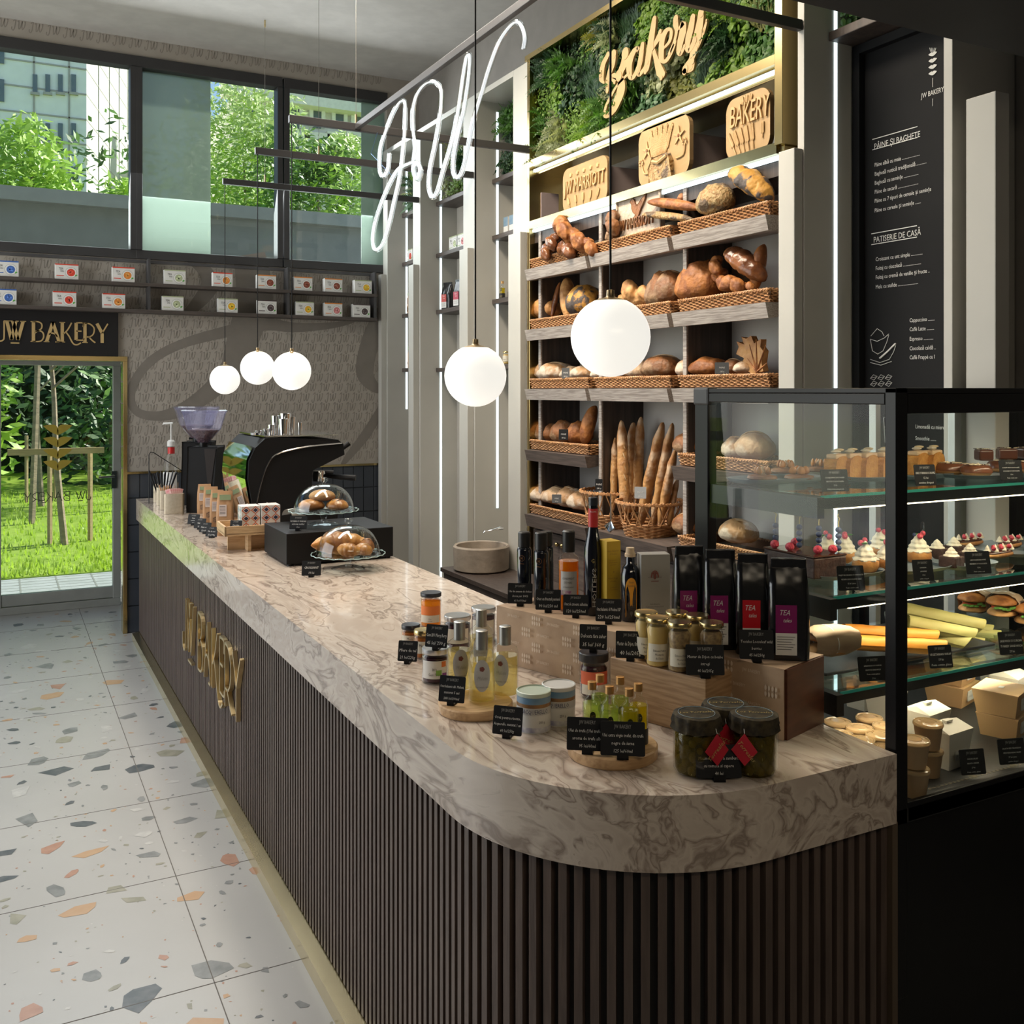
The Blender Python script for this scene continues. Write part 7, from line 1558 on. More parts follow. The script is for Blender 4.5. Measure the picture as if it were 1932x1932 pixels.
# items in side niches
def nitem(fn, u, z, x, y=None): p = P(u, 0, x=x); return fn(Vector((x, p.y, z)))
k = 0
for u, z, lb in [(855, MZ[1], 'green topped tea box standing in the middle niche'), (870, MZ[1], 'tea box with green cap at the right of the middle niche')]:
    teabox(Vector((2.93, P(u, 0, x=2.93).y, z + .031)), .15, .105, .06, 'green' if u < 860 else 'pink', 'green', lb, -PI / 2, grp=None)
for u, lb, c in [(845, 'black tea pouch with coral label in the middle niche', (.60, .10, .09)), (868, 'black tea pouch at the right of the middle niche', (.5, .08, .12))]:
    p = Vector((2.95, P(u, 0, x=2.95).y, MZ[2] + .031)); pouch(p, .10, .20, .06, FOIL, lb, tealab(.10, .20, .06, c), rz=-PI / 2 - FACE + .35, name='tea_pouch')
for u, lb in [(948, 'tiny golden oil bottle, left of two in the niche by the bread wall'), (964, 'tiny golden oil bottle, right of two in the niche by the bread wall')]:
    p = Vector((2.93, P(u, 0, x=2.93).y, NZ[2] + .031)); bottle(p, [(r_ * .92, z_ * .92) for r_, z_ in op_], OILY, .072, COP, .016, .0092, lb, olab, rz=-PI / 2 + .6, name='oil_bottle')
for u, lb in [(955, 'mustard jar at the left on the lowest near niche shelf'), (966, 'mustard jar at the right on the lowest near niche shelf')]:
    jar(Vector((2.94, P(u, 0, x=2.94).y, NZ[3] + .031)), .0228, .085, MUST, GLID, lb, ['', 'Fallot'], shape='waist', lidh=.009, name='mustard_jar', lr=.0222, rz=-PI / 2 + .6)
for u, lb in [(954, 'small postcard box with a blue landscape, left one in the near niche'), (965, 'small postcard box with a blue landscape, right one in the near niche')]:
    o = T('landscape_box', lb, 'box', Vector((2.93, P(u, 0, x=2.93).y, NZ[1] + .031)), -PI / 2); MB().box(-.03, .03, 0, .04, 0, .11, PAPER).build('box', parent=o, smooth=0); MB().box(-.03, .03, -.0008, 0, .05, .11, CANB).build('print', parent=o, smooth=0)
p = Vector((2.95, P(771, 0, x=2.95).y, FZ[3] + .031)); pouch(p, .11, .19, .05, KP, 'kraft pouch on the lowest shelf of the farthest niche', kfront(.11, .19, .05), rz=-PI / 2 - FACE + .4, name='snack_pouch', fold=False)
p = Vector((2.95, P(772, 0, x=2.95).y, FZ[2] + .031)); pouch(p, .10, .19, .05, KP, 'kraft pouch on the third shelf of the farthest niche', kfront(.10, .19, .05), rz=-PI / 2 - FACE + .4, name='snack_pouch', fold=False)
teabox(Vector((2.93, P(772, 0, x=2.93).y, FZ[1] + .031)), .14, .105, .06, 'red', 'green', 'red tea box on the second shelf of the farthest niche', -PI / 2, grp=None)
# cards on the bread wall
GC = mat('grey_card', (.10, .105, .11), .5)
for u, v, w_, h_, m_, lb in [(1067, 716, 15, 20, GC, 'small grey card in the left basket of the third shelf'), (1362, 708, 26, 22, GC, 'grey slanted card in the right basket of the third shelf'), (1063, 832, 18, 20, CARD, 'dark slanted card in the basket of the fourth shelf'), (1050, 951, 18, 16, GC, 'small grey card in the bottom left basket'), (1130, 928, 14, 22, CARD, 'black card on the left baguette tub'), (1208, 943, 22, 22, mat('pale_card', (.42, .44, .46), .5), 'pale grey card on the right baguette tub')]:
    card(P(u, v, x=2.735), w_, h_, ['PAINE', '18 lei'], lb, -PI / 2 + .9, lean=.1, holder=False, m=m_, head=None)
sc_ = T('serving_scoop', 'silver shell shaped scoop hanging between the tubs', 'scoop', P(1153, 985, x=2.68)); g = MB(); g.tube([(0, 0, .0), (0, 0, .14)], [.006, .004], STEEL, 8); g.build('handle', parent=sc_)
g = MB()
for k in range(-4, 5): g.tube([(0, 0, .005), (-.008, k * .010, -.05 + abs(k) * .006)], [.003, .0065], STEEL, 6)
g.build('shell', parent=sc_)
# ================================================================== refrigerated display case
X0, Y0c, Y1c = 1.672, 1.455, 2.13; X1 = 3.02; ZT = 1.757; ZD = .865
CBK = mat('case_black', (.007, .007, .008), .3, spec=.2); CIN = mat('case_inner_black', (.016, .017, .018), .45)
dc = T('display_case', 'black refrigerated display case with three glass shelves', 'display case', (X0, Y0c, 0))
def L_(mb): return mb
def cb_(x0, x1, y0, y1, z0, z1, m, name, bev=.002): return MB().box(x0 - X0, x1 - X0, y0 - Y0c, y1 - Y0c, z0, z1, m).build(name, parent=dc, smooth=0, bevel=bev)
cb_(X0, X1, Y0c + .015, Y1c, .08, ZD - .03, CBK, 'base_cabinet', .003)
cb_(X0 + .02, X1 - .02, Y0c + .05, Y1c - .02, 0.0, .08, CIN, 'plinth', 0)
cb_(X0 - .0, X1, Y0c, Y1c, ZD - .03, ZD, CIN, 'deck', 0)
# frame: posts and glass with black printed borders
cb_(X0, X0 + .035, Y0c, Y0c + .03, ZD - .4, ZT, CBK, 'corner_post'); cb_(X0, X0 + .03, Y1c - .055, Y1c, ZD, ZT, CBK, 'corner_post'); cb_(X1 - .04, X1, Y0c, Y0c + .03, ZD, ZT, CBK, 'corner_post'); cb_(X1 - .04, X1, Y1c - .03, Y1c, ZD, ZT, CBK, 'corner_post')
cb_(X0, X1, Y0c, Y1c, ZT - .012, ZT, CBK, 'top_panel')
cb_(X0, X0 + .012, Y0c + .03, Y1c - .03, ZT - .036, ZT - .012, CBK, 'top_border'); cb_(X0 + .035, X1, Y0c, Y0c + .012, ZT - .055, ZT - .012, CBK, 'top_border')
cb_(X0 + .03, X1, Y1c - .02, Y1c, ZT - .04, ZT - .012, CBK, 'rear_border', 0)
MB().box(-.004, .032, Y1c - Y0c - .06, Y1c - Y0c + .004, ZT - .045, ZT + .003, mat('corner_block_grey', (.035, .035, .037), .5)).build('corner_block', parent=dc, smooth=0, bevel=.006)
cb_(X0 + .035, X1, Y0c, Y0c + .012, ZD - .03, ZD + .012, CBK, 'bottom_border')
CG = glass('case_glass', (.95, .97, .96), 1.2)
cb_(X0 + .004, X0 + .008, Y0c + .03, Y1c - .05, ZD, ZT - .03, CG, 'end_pane', 0); cb_(X0 + .035, X1 - .04, Y0c + .004, Y0c + .008, ZD, ZT - .04, CG, 'front_pane', 0)
cb_(X0 + .03, (X0 + X1) / 2, Y1c - .012, Y1c - .008, ZD, ZT - .03, CG, 'rear_sliding_pane', 0); cb_((X0 + X1) / 2, X1 - .04, Y1c - .006, Y1c - .002, ZD, ZT - .03, CG, 'rear_sliding_pane', 0)
xm = P(1640, 800, y=Y1c).x; cb_(xm, xm + .02, Y1c - .025, Y1c, ZD, ZT - .03, mat('case_aluminium', (.35, .35, .34), .35, .8), 'rear_rail', 0); cb_(xm + .35, xm + .38, Y1c - .025, Y1c, ZD, ZT - .03, mat('case_aluminium'), 'rear_rail', 0)
SHZ = [1.505, 1.276, 1.062]; SHY = [1.700, 1.660, 1.640]
for z, y in zip(SHZ, SHY):
    g = MB(); g.box(.03, X1 - X0 - .04, y - Y0c, Y1c - Y0c - .04, z - .006, z, glass('shelf_glass', (.80, .88, .86), 1.45)); o = g.build('glass_shelf', parent=dc, smooth=0)
    MB().box(.03, X1 - X0 - .04, y - Y0c - .0015, y - Y0c, z - .0065, z + .0005, GEDGE).build('shelf_edge', parent=o, smooth=0)
    MB().box(.02, X1 - X0 - .04, y - Y0c + .012, y - Y0c + .035, z - .034, z - .007, CIN).build('shelf_rail', parent=o, smooth=0)
    MB().box(.010, .032, y - Y0c - .01, Y1c - Y0c - .05, z - .052, z - .003, CIN).build('shelf_bracket', parent=o, smooth=0)
for z, y in zip([SHZ[0], SHZ[1]], SHY):
    MB().box(.10, X1 - X0 - .05, y - Y0c + .018, y - Y0c + .028, z - .038, z - .034, LEDW).build('light_strip', parent=dc, smooth=0)
MB().box(.10, X1 - X0 - .05, .04, .05, ZT - .018, ZT - .013, LEDW).build('light_strip', parent=dc, smooth=0)
for z, e in ((ZT - .02, 2.4), (SHZ[0] - .045, 1.3), (SHZ[1] - .045, 1.8), (SHZ[2] - .045, 1.5)):
    area('case_strip_light', ((X0 + X1) / 2 - .1, 1.72 if z < 1.7 else 1.62, z), ((X0 + X1) / 2 - .1, 1.80, z - 1), 1.1, .02, e, (1, .84, .60))
# contents -----------------------------------------------------------
PLT = mat('slate_blue_plate', (.22, .27, .31), .3); CREAMW = mat('whipped_cream', (.80, .72, .58), .5); RASP = mat('raspberry', (.50, .03, .06), .45, c2=(.66, .08, .12), ns=90, bump=.6, bs=120); BLUEB = mat('blueberry', (.035, .05, .12), .5); MINT = leafmat('mint_leaf_green', (.05, .22, .03), (.09, .30, .05)); PICK = mat('bamboo_pick', (.55, .45, .18), .6)
CAKE = mat('poppy_sponge', (.60, .30, .07), .7, c2=(.46, .20, .04), ns=60, bump=.4, bs=90); BROWN = mat('brownie_crumb', (.035, .014, .010), .6, c2=(.06, .026, .018), ns=50, bump=.5, bs=60); SPONGE = mat('baba_sponge', (.52, .24, .06), .6, c2=(.36, .14, .03), ns=30, bump=.3, bs=60)
def plate(u0, u1, v, z, D_, lab, y=None):
    a = P(u0, v, z=z); b = P(u1, v, z=z); y = y if y is not None else (a.y + b.y) / 2; a = P(u0, v, y=y); b = P(u1, v, y=y); W_ = abs(b.x - a.x); cx_ = (a.x + b.x) / 2
    g = MB(); n = 40
    def ring(rx, ry, zz): return [(math.copysign(abs(math.cos(t)) ** .55, math.cos(t)) * rx, math.copysign(abs(math.sin(t)) ** .55, math.sin(t)) * ry, zz) for t in [2 * PI * k / n for k in range(n)]]
    rs = [ring(W_ * .42, D_ * .40, 0), ring(W_ * .47, D_ * .46, .004), ring(W_ * .5, D_ * .5, .014), ring(W_ * .49, D_ * .49, .014), ring(W_ * .45, D_ * .43, .006)]
    v_ = [p for r in rs for p in r]; f_ = [(j * n + k, j * n + (k + 1) % n, (j + 1) * n + (k + 1) % n, (j + 1) * n + k) for j in range(4) for k in range(n)] + [tuple(range(n - 1, -1, -1)), tuple(4 * n + k for k in range(n))]
    g.add(v_, f_, PLT); tag(g.build('serving_plate', smooth=50, loc=(cx_, y, z + .001)), lab, 'plate'); return y, z + .008
def sp(u, y): return P(u, 800, y=y).x
def rosette(mb, c, r, h, m, turns=5, lob=7):
    v = []; f = []; n = 28; K = 14
    for j in range(K + 1):
        t = j / K; rr_ = r * (1 - t) ** .75 * (1 + .10 * math.sin(t * turns * 2 * PI))
        for k in range(n): a = 2 * PI * k / n; q = rr_ * (1 + .11 * math.sin(a * lob + t * 7)); v.append((c[0] + q * math.cos(a), c[1] + q * math.sin(a), c[2] + h * t))
    for j in range(K):
        for k in range(n): f.append((j * n + k, j * n + (k + 1) % n, (j + 1) * n + (k + 1) % n, (j + 1) * n + k))
    mb.add(v, f, m)
# shelf 1
S1 = SHZ[0]
y, z = plate(1386, 1540, 905, S1, .14, 'long blue grey plate of pecan cookies on the top glass shelf', 2.01)
for i, (u, dy, lb) in enumerate([(1438, 0.01, 'pecan cookie at the left end of the cookie plate'), (1508, -.03, 'pecan cookie at the front of the cookie plate'), (1482, .035, 'pecan cookie at the back of the cookie plate'), (1545, .03, 'pecan cookie behind the cookie price card'), (1588, -.02, 'pecan cookie at the right end, half behind the card')]):
    t = T('pecan_cookie', lb, 'cookie', (sp(u, y + dy), y + dy, z + (.012 if i in (2, 3) else 0)), i * .8, 'pecan cookies on the top glass shelf')
    g = MB(); g.lathe([(0, 0), (.034, 0), (.040, .004), (.037, .010), (.02, .014), (0, .015)], CR['cookie'], 26, caps=False); g.build('cookie', parent=t, smooth=50)
    g = MB(); rosette(g, (0, 0, .012), .014, .024, mat('coffee_cream', (.55, .40, .26), .5)); g.build('cream_peak', parent=t, smooth=60)
    g = MB()
    for q in range(4): a = q * PI / 2 + .3; g.ell((.017 * math.cos(a), .017 * math.sin(a), .024), (.006, .011, .011), CR['butter'], 10, 8, Matrix.Identity(4), lambda d: 1 + .12 * math.sin(d.z * 14))
    g.build('pecan', parent=t)
y, z = plate(1580, 1780, 902, S1, .18, 'long plate of banana cake slices on the top glass shelf', 1.95)
for i, u in enumerate([1586, 1612, 1642, 1674, 1738, 1766]):
    t = T('banana_cake_slice', ['banana cake slice at the left end of the row', 'second banana cake slice from the left', 'third banana cake slice from the left', 'fourth banana cake slice, left of the corner post', 'banana cake slice just right of the corner post', 'last banana cake slice at the right end'][i], 'cake slice', (sp(u, y - .02), y - .02, z), .12, 'banana cake slices on the top glass shelf')
    M = TR(0, 0, 0, .12); pts = [(-.036, -.008, 0), (.036, -.008, 0), (.038, -.008, .035)] + [(.036 * math.cos(a), -.008, .042 + .020 * math.sin(a)) for a in [PI * k / 10 for k in range(1, 10)]] + [(-.038, -.008, .035)]
    g = MB(); g.prism(pts, (0, .035, 0), CAKE, M); g.build('sponge', parent=t, smooth=0, bevel=.002)
    g = MB(); g.box(-.031, .031, -.006, .026, .055, .068, mat('banana_cream', (.72, .52, .32), .5), M); g.build('cream', parent=t, smooth=0, bevel=.004)
    g = MB(); g.ell((-.008, .01, .074), (.02, .013, .004), CREAMW, 14, 6, M @ TR(0, 0, 0, .2)); g.ell((.012, .012, .078), (.017, .012, .004), mat('banana_slice', (.76, .60, .36), .5), 14, 6, M); g.build('banana_slice', parent=t)
y, z = plate(1780, 2010, 897, S1, .22, 'plate of chocolate doughnuts on the top glass shelf', 1.86)
DN = mat('doughnut_side', (.55, .30, .11), .6); SHV = mat('white_choc_shaving', (.78, .68, .48), .5)
def donut(u, dy, dz, lab, filled=0):
    t = T('doughnut', lab, 'doughnut', (sp(u, y + dy), y + dy, z + dz), .4 * u, 'chocolate doughnuts on the top glass shelf'); g = MB()
    R_, r_ = (.024, .0175) if not filled else (.0, .026)
    if filled: g.box(-.026, .026, -.02, .02, 0, .032, mat('choc_cube', (.10, .035, .02), .3)); g.build('iced_cake', parent=t, smooth=0, bevel=.006, seg=3)
    else:
        v = []; f = []; n = 30; m2 = 12
        for k in range(n):
            for j in range(m2): a = 2 * PI * k / n; b = 2 * PI * j / m2; q = R_ + r_ * math.cos(b); v.append((q * math.cos(a), q * math.sin(a), .016 + .016 * math.sin(b)))
        g.add([p for p in v], [(k * m2 + j, ((k + 1) % n) * m2 + j, ((k + 1) % n) * m2 + (j + 1) % m2, k * m2 + (j + 1) % m2) for k in range(n) for j in range(m2)], DN); g.build('ring', parent=t, smooth=60)
        g = MB(); v = []; f = []
        for k in range(n):
            for j in range(7): a = 2 * PI * k / n; b = -.25 + (PI + .5) * j / 6; q = R_ + (r_ + .001) * math.cos(b); v.append((q * math.cos(a), q * math.sin(a), .016 + .0175 * math.sin(b)))
        g.add(v, [(k * 7 + j, ((k + 1) % n) * 7 + j, ((k + 1) % n) * 7 + j + 1, k * 7 + j + 1) for k in range(n) for j in range(6)], mat('milk_choc_icing', (.16, .06, .03), .22)); g.build('icing', parent=t, smooth=60)
    g = MB(); rq = random.Random(int(u))
    for q in range(26):
        a = rq.uniform(0, 6.28); d = rq.uniform(.012, .034) if not filled else rq.uniform(0, .024); M = TR(d * math.cos(a), d * math.sin(a), .034, rq.uniform(0, 3), rq.uniform(-.5, .5)); g.box(-.005, .005, -.0007, .0007, -.0005, .001, SHV if not filled or q % 2 else BROWN, M)
    g.build('shavings', parent=t, smooth=0)
for a in [(1793, .04, 0, 'doughnut with white shavings at the left of the doughnut plate', 0), (1842, -.04, 0, 'front doughnut with glossy icing and pale shavings', 0), (1890, .03, 0, 'doughnut behind the doughnut price card', 0), (1940, -.03, 0, 'doughnut cut by the right picture edge', 0), (1856, .03, .036, 'chocolate covered cake piece stacked at the left', 1), (1899, .03, .036, 'chocolate covered cake piece stacked in the middle', 1), (1935, .02, .036, 'chocolate covered cake piece at the right edge of the picture', 1)]: donut(*a)
# shelf 2
S2 = SHZ[1]
y2, z2_ = plate(1490, 1625, 1085, S2, .24, 'plate under the chocolate berry cake on the middle shelf', 1.89)
ck = T('chocolate_cake', 'square dark chocolate cake topped with raspberries on the middle shelf', 'cake', (sp(1567, 1.80), 1.80, z2_), .0)
g = MB(); g.box(-.055, .055, 0, .18, 0, .052, BROWN); g.build('cake_block', parent=ck, smooth=0, bevel=.004)
g = MB(); g.box(-.056, .056, -.001, .181, .0525, .057, CR['choc']); g.build('glaze', parent=ck, smooth=0, bevel=.002)
rq = random.Random(9); zt2 = z2_ + .058
def raspberry(p, lab, r=.0115):
    g = MB(); g.ell((0, 0, r * .8), (r, r, r * .95), RASP, 18, 12, None, lambda d: 1 + .10 * math.sin(9 * math.atan2(d.y, d.x)) * math.sin(9 * d.z)); tag(g.build('raspberry', smooth=70, loc=p), lab, 'raspberry')
for i, (u, yy) in enumerate([(1543, 1.83), (1490, 1.90), (1500, 1.95), (1451, 1.95), (1571, 1.82)]): raspberry((max(sp(u, yy), ck.location.x - .045), yy, zt2), ['raspberry at the front left of the chocolate cake', 'raspberry just behind the front left one on the cake', 'raspberry at the back of the chocolate cake', 'raspberry at the back left corner of the cake', 'raspberry at the front right of the chocolate cake'][i])
def skewer(u, yy, lab, n=4):
    x = max(sp(u, yy), ck.location.x - .045); t = T('berry_skewer', lab, 'skewer', (x, yy, zt2)); 
    for k in range(n): MB().ell((0, 0, .009 + .0155 * k), (.0078, .0078, .0075), BLUEB, 14, 10).build('blueberry', parent=t, smooth=70)
    g = MB(); z_ = .0155 * n + .004; g.tube([(0, 0, 0), (0, 0, z_ + .01), (.004, 0, z_ + .018), (-.004, 0, z_ + .024), (.0, 0, z_ + .03)], .0012, PICK, 5); g.build('pick', parent=t)
for u, yy, lb in [(1463, 1.96, 'blueberry skewer at the back left of the cake'), (1508, 1.91, 'blueberry skewer in the middle left of the cake'), (1545, 1.87, 'blueberry skewer in the middle right of the cake'), (1582, 1.825, 'blueberry skewer at the front right of the cake')]: skewer(u, yy, lb)
y, z = plate(1615, 1745, 1078, S2, .26, 'plate of cream topped babas on the middle shelf', 1.87)
def baba(u, yy, lab):
    t = T('cream_baba', lab, 'cream cake', (sp(u, yy), yy, z), u * .1, 'cream babas on the middle glass shelf')
    MB().lathe([(0, 0), (.026, 0), (.034, .012), (.033, .026), (.026, .034), (0, .036)], SPONGE, 26, caps=False).build('sponge', parent=t, smooth=50)
    g = MB(); rosette(g, (0, 0, .028), .031, .050, CREAMW, 4); g.build('cream', parent=t, smooth=60)
    rq = random.Random(int(u * 3))
    g = MB(); a = rq.uniform(0, 6); g.ell((.012 * math.cos(a), .012 * math.sin(a), .072), (.008, .008, .008), RASP, 12, 8); g.ell((-.008 * math.cos(a), .01, .078), (.007, .007, .007), RASP, 12, 8); g.ell((.004, -.010, .074), (.005, .005, .005), BLUEB, 10, 7); g.build('berries', parent=t)
    g = MB(); g.ell((-.014, -.004, .074), (.011, .007, .0018), MINT, 10, 6, TR(0, 0, 0, .4)); g.build('mint_leaf', parent=t)
    g = MB(); g.lathe([(.0, .05), (.002, .055), (.002, .080), (.0048, .086), (.0048, .104), (0, .108)], CLEAR, 10, TR(.010, .012, .004), caps=False); g.build('pipette', parent=t)
for u, yy, lb in [(1560, 1.97, 'cream baba behind the chocolate cake'), (1594, 1.95, 'cream baba at the back left of the baba plate'), (1633, 1.83, 'front cream baba beside the cake price card'), (1660, 1.96, 'cream baba at the back centre of the baba plate'), (1676, 1.82, 'cream baba half hidden by the corner post'), (1733, 1.86, 'cream baba just right of the corner post')]: baba(u, yy, lb)
y, z = plate(1765, 1850, 1063, S2, .16, 'small plate of brownies on the middle shelf', 1.80)
for u, yy, lb in [(1768, 1.88, 'brownie with cream at the back left of the brownie plate'), (1795, 1.77, 'front brownie with white cream swirl'), (1830, 1.79, 'brownie behind the brownie price card'), (1800, 1.89, 'brownie with cream at the back of the brownie plate')]:
    t = T('brownie', lb, 'brownie', (sp(u, yy), yy, z), .2, 'brownies with cream on the middle glass shelf'); MB().box(-.024, .024, -.024, .024, 0, .028, BROWN).build('brownie_block', parent=t, smooth=0, bevel=.003)
    g = MB(); rosette(g, (0, 0, .027), .019, .026, CREAMW, 3, 8); g.build('cream', parent=t, smooth=60)
y, z = plate(1852, 2040, 1045, S2, .24, 'wide plate of raspberry eclairs on the middle shelf', 1.88)
def eclair(u, yy, dz, lab, rz):
    t = T('eclair', lab, 'eclair', (sp(u, yy), yy, z + dz), rz, 'raspberry eclairs on the middle glass shelf'); g = MB(); loafmesh(g, .125, .042, .024, CR['gold'], int(u), 'oval', None, 14, 12, .02); g.build('pastry_shell', parent=t, smooth=70)
    g = MB(); loafmesh(g, .118, .038, .014, CR['choc'], int(u), 'oval', TR(0, 0, .010), 14, 12, .02); g.build('chocolate_icing', parent=t, smooth=70)
    g = MB()
    for k in range(6): rosette(g, (-.048 + .0192 * k, .006 * (-1) ** k, .021), .0085, .018, CREAMW, 2, 6)
    g.build('cream', parent=t, smooth=60); g = MB()
    for k in range(5): g.ell((-.038 + .0192 * k, -.006 * (-1) ** k, .030), (.0065, .0065, .0065), RASP, 10, 8)
    g.build('raspberries', parent=t)
eclair(1885, 1.80, 0, 'front eclair with raspberries and cream peaks', .1); eclair(1830, 1.98, .0, 'eclair at the back left of the eclair plate', .1); eclair(1905, 1.90, .0, 'eclair in the middle of the eclair plate', .15); eclair(1960, 1.84, .01, 'eclair cut by the right picture edge', .1)
# shelf 3
S3 = SHZ[2]
TRY = mat('dark_tray', (.03, .032, .036), .3)
tag(MB().box(0, .62, 0, .30, 0, .008, TRY).build('serving_tray', smooth=0, bevel=.003, loc=(1.76, 1.74, S3 + .001)), 'dark rectangular tray under the wraps on the lowest glass shelf', 'tray')
tz = S3 + .010
def roll(u0, v0, u1, v1, r, m, lab, y, fill):
    r *= 1.55; a = P(u0, v0, y=y); b = P(u1, v1, y=y - .09); d = (b - a); L = d.length; t = T('filled_wrap', lab, 'wrap', a); q = d.to_track_quat('Z', 'X'); t.rotation_mode = 'QUATERNION'; t.rotation_quaternion = q
    v = []; f = []; n = 30; K = 10; TU = 2 * PI * 1.25
    for j in range(K + 1):
        for k in range(n + 1): an = TU * k / n; rr_ = r * (.80 + .22 * k / n) * (1 + .03 * math.sin(j * 2 + k)); v.append((rr_ * math.cos(an), rr_ * math.sin(an), L * j / K + (r * .5 * math.cos(an) if j == K else 0)))
    for j in range(K):
        for k in range(n): a_ = j * (n + 1) + k; f.append((a_, a_ + 1, a_ + n + 2, a_ + n + 1))
    MB().add(v, f, m).build('tortilla', parent=t, smooth=60)
    g = MB(); rq = random.Random(int(u1))
    g.lathe([(0, L * .1), (r * .70, L * .1), (r * .70, L - r * .2), (0, L - r * .1)], fill[0], 14, caps=False)
    for k in range(9): an = rq.uniform(0, 6.28); q_ = rq.uniform(0, r * .6); g.ell((q_ * math.cos(an), q_ * math.sin(an), L - r * .35), (r * .25, r * .22, r * .25), fill[k % len(fill)], 8, 6)
    g.build('filling', parent=t, smooth=60)
GT = mat('spinach_tortilla', (.40, .36, .12), .6, c2=(.33, .28, .08), ns=14, bump=.1); OT = mat('tomato_tortilla', (.72, .30, .04), .55, c2=(.62, .22, .025), ns=9, bump=.1)
FL = [mat('lettuce', (.10, .25, .04), .5), mat('chicken_fill', (.60, .52, .40), .6), mat('red_cabbage', (.22, .04, .12), .5), mat('corn', (.8, .5, .06), .5)]
roll(1592, 1190, 1762, 1202, .0125, OT, 'orange tomato wrap on top of the orange pair', 1.86, [FL[1], FL[0]]); roll(1615, 1213, 1776, 1222, .0135, OT, 'lower orange tomato wrap of the orange pair', 1.80, [FL[1], FL[3]])
for a in [(1700, 1152, 1846, 1183, .0165, 'top green spinach wrap of the pile', 1.90), (1712, 1176, 1832, 1200, .015, 'green spinach wrap in the middle of the pile', 1.84), (1740, 1195, 1822, 1216, .016, 'green spinach wrap at the bottom front of the pile', 1.84), (1770, 1180, 1866, 1192, .014, 'green spinach wrap behind the pile on the right', 1.95), (1790, 1194, 1880, 1204, .0155, 'green spinach wrap at the right end of the pile', 1.93), (1770, 1208, 1852, 1216, .012, 'small green wrap end low between the others', 1.88)]: roll(a[0], a[1], a[2], a[3], a[4], GT, a[5], a[6], FL)
def sandwich(u, v, yy, L, lab, rz, open_=True):
    p = P(u, v, y=yy); t = T('wrapped_sandwich', lab, 'sandwich', (p.x, yy, max(tz, p.z)), rz, None)
    g = MB(); loafmesh(g, L, .085, .030, CR['brown'], 3, 'oval', TR(0, 0, .030), 18, 14, .03); g.build('bun_top', parent=t, smooth=70); g = MB(); loafmesh(g, L * .98, .082, .026, CR['gold'], 5, 'oval', None, 18, 14, .02); g.build('bun_base', parent=t, smooth=70)
    if open_:
        g = MB(); rq = random.Random(int(u))
        for k in range(14): an = PI + PI * k / 13; g.ell((L * .46 * math.cos(an), .040 * math.sin(an), .028 + rq.uniform(-.003, .004)), (.012, .008, .004), FL[0], 8, 5)
        g.build('lettuce', parent=t); g = MB(); g.lathe([(.0, .020), (.036, .020), (.036, .028), (0, .028)], mat('tomato_slice', (.55, .06, .02), .35), 20, TR(0, -.004, 0), caps=False); g.build('tomato', parent=t)
    g = MB(); n = 26; v_ = []; f_ = []; w0 = -L * (.12 if open_ else .5); w1 = L * .5
    for j in range(4):
        x = w0 + (w1 - w0) * j / 3; e = (1 - abs(x / (L * .56)) ** 4) ** .3
        for k in range(n): an = 2 * PI * k / n; cq = lambda q: math.copysign(abs(q) ** .7, q); v_.append((x, .046 * cq(math.cos(an)) * e * (1 + .05 * math.sin(k * 2.7 + j * 2)), .031 + .034 * cq(math.sin(an)) * e * (1 + .05 * math.sin(k * 1.9 + j))))
    for j in range(3):
        for k in range(n): f_.append((j * n + k, j * n + (k + 1) % n, (j + 1) * n + (k + 1) % n, (j + 1) * n + k))
    g.add(v_, f_, KRAFT); g.build('paper_wrap', parent=t, smooth=40); g = MB(); x = w0 + (w1 - w0) * .4; g.tube([(x, .048 * math.cos(2 * PI * k / 24), .031 + .036 * math.sin(2 * PI * k / 24)) for k in range(24)], .0012, PAPER, 4, closed=True); g.build('string', parent=t)
sandwich(1566, 1232, 1.72, .13, 'kraft wrapped sandwich at the left end behind the glass', -.1, False)
sandwich(1838, 1172, 2.02, .12, 'wrapped bun sandwich behind the spinach wraps', .2); sandwich(1893, 1160, 1.90, .14, 'large wrapped bun sandwich with tomato at the right', .35); sandwich(1945, 1190, 1.84, .13, 'wrapped sandwich cut by the right picture edge', .3)
tag(MB().lathe([(.03, 0), (.038, .05), (.034, .05), (0, .046)], glass('plastic_tub', (.8, .85, .85), 1.4, .1, body=(.5, .55, .55), bodyfac=.35), 24, caps=False).build('plastic_tub', smooth=50, loc=(sp(1695, 1.95), 1.95, tz)), 'clear plastic tub behind the corner post on the lowest shelf', 'tub')
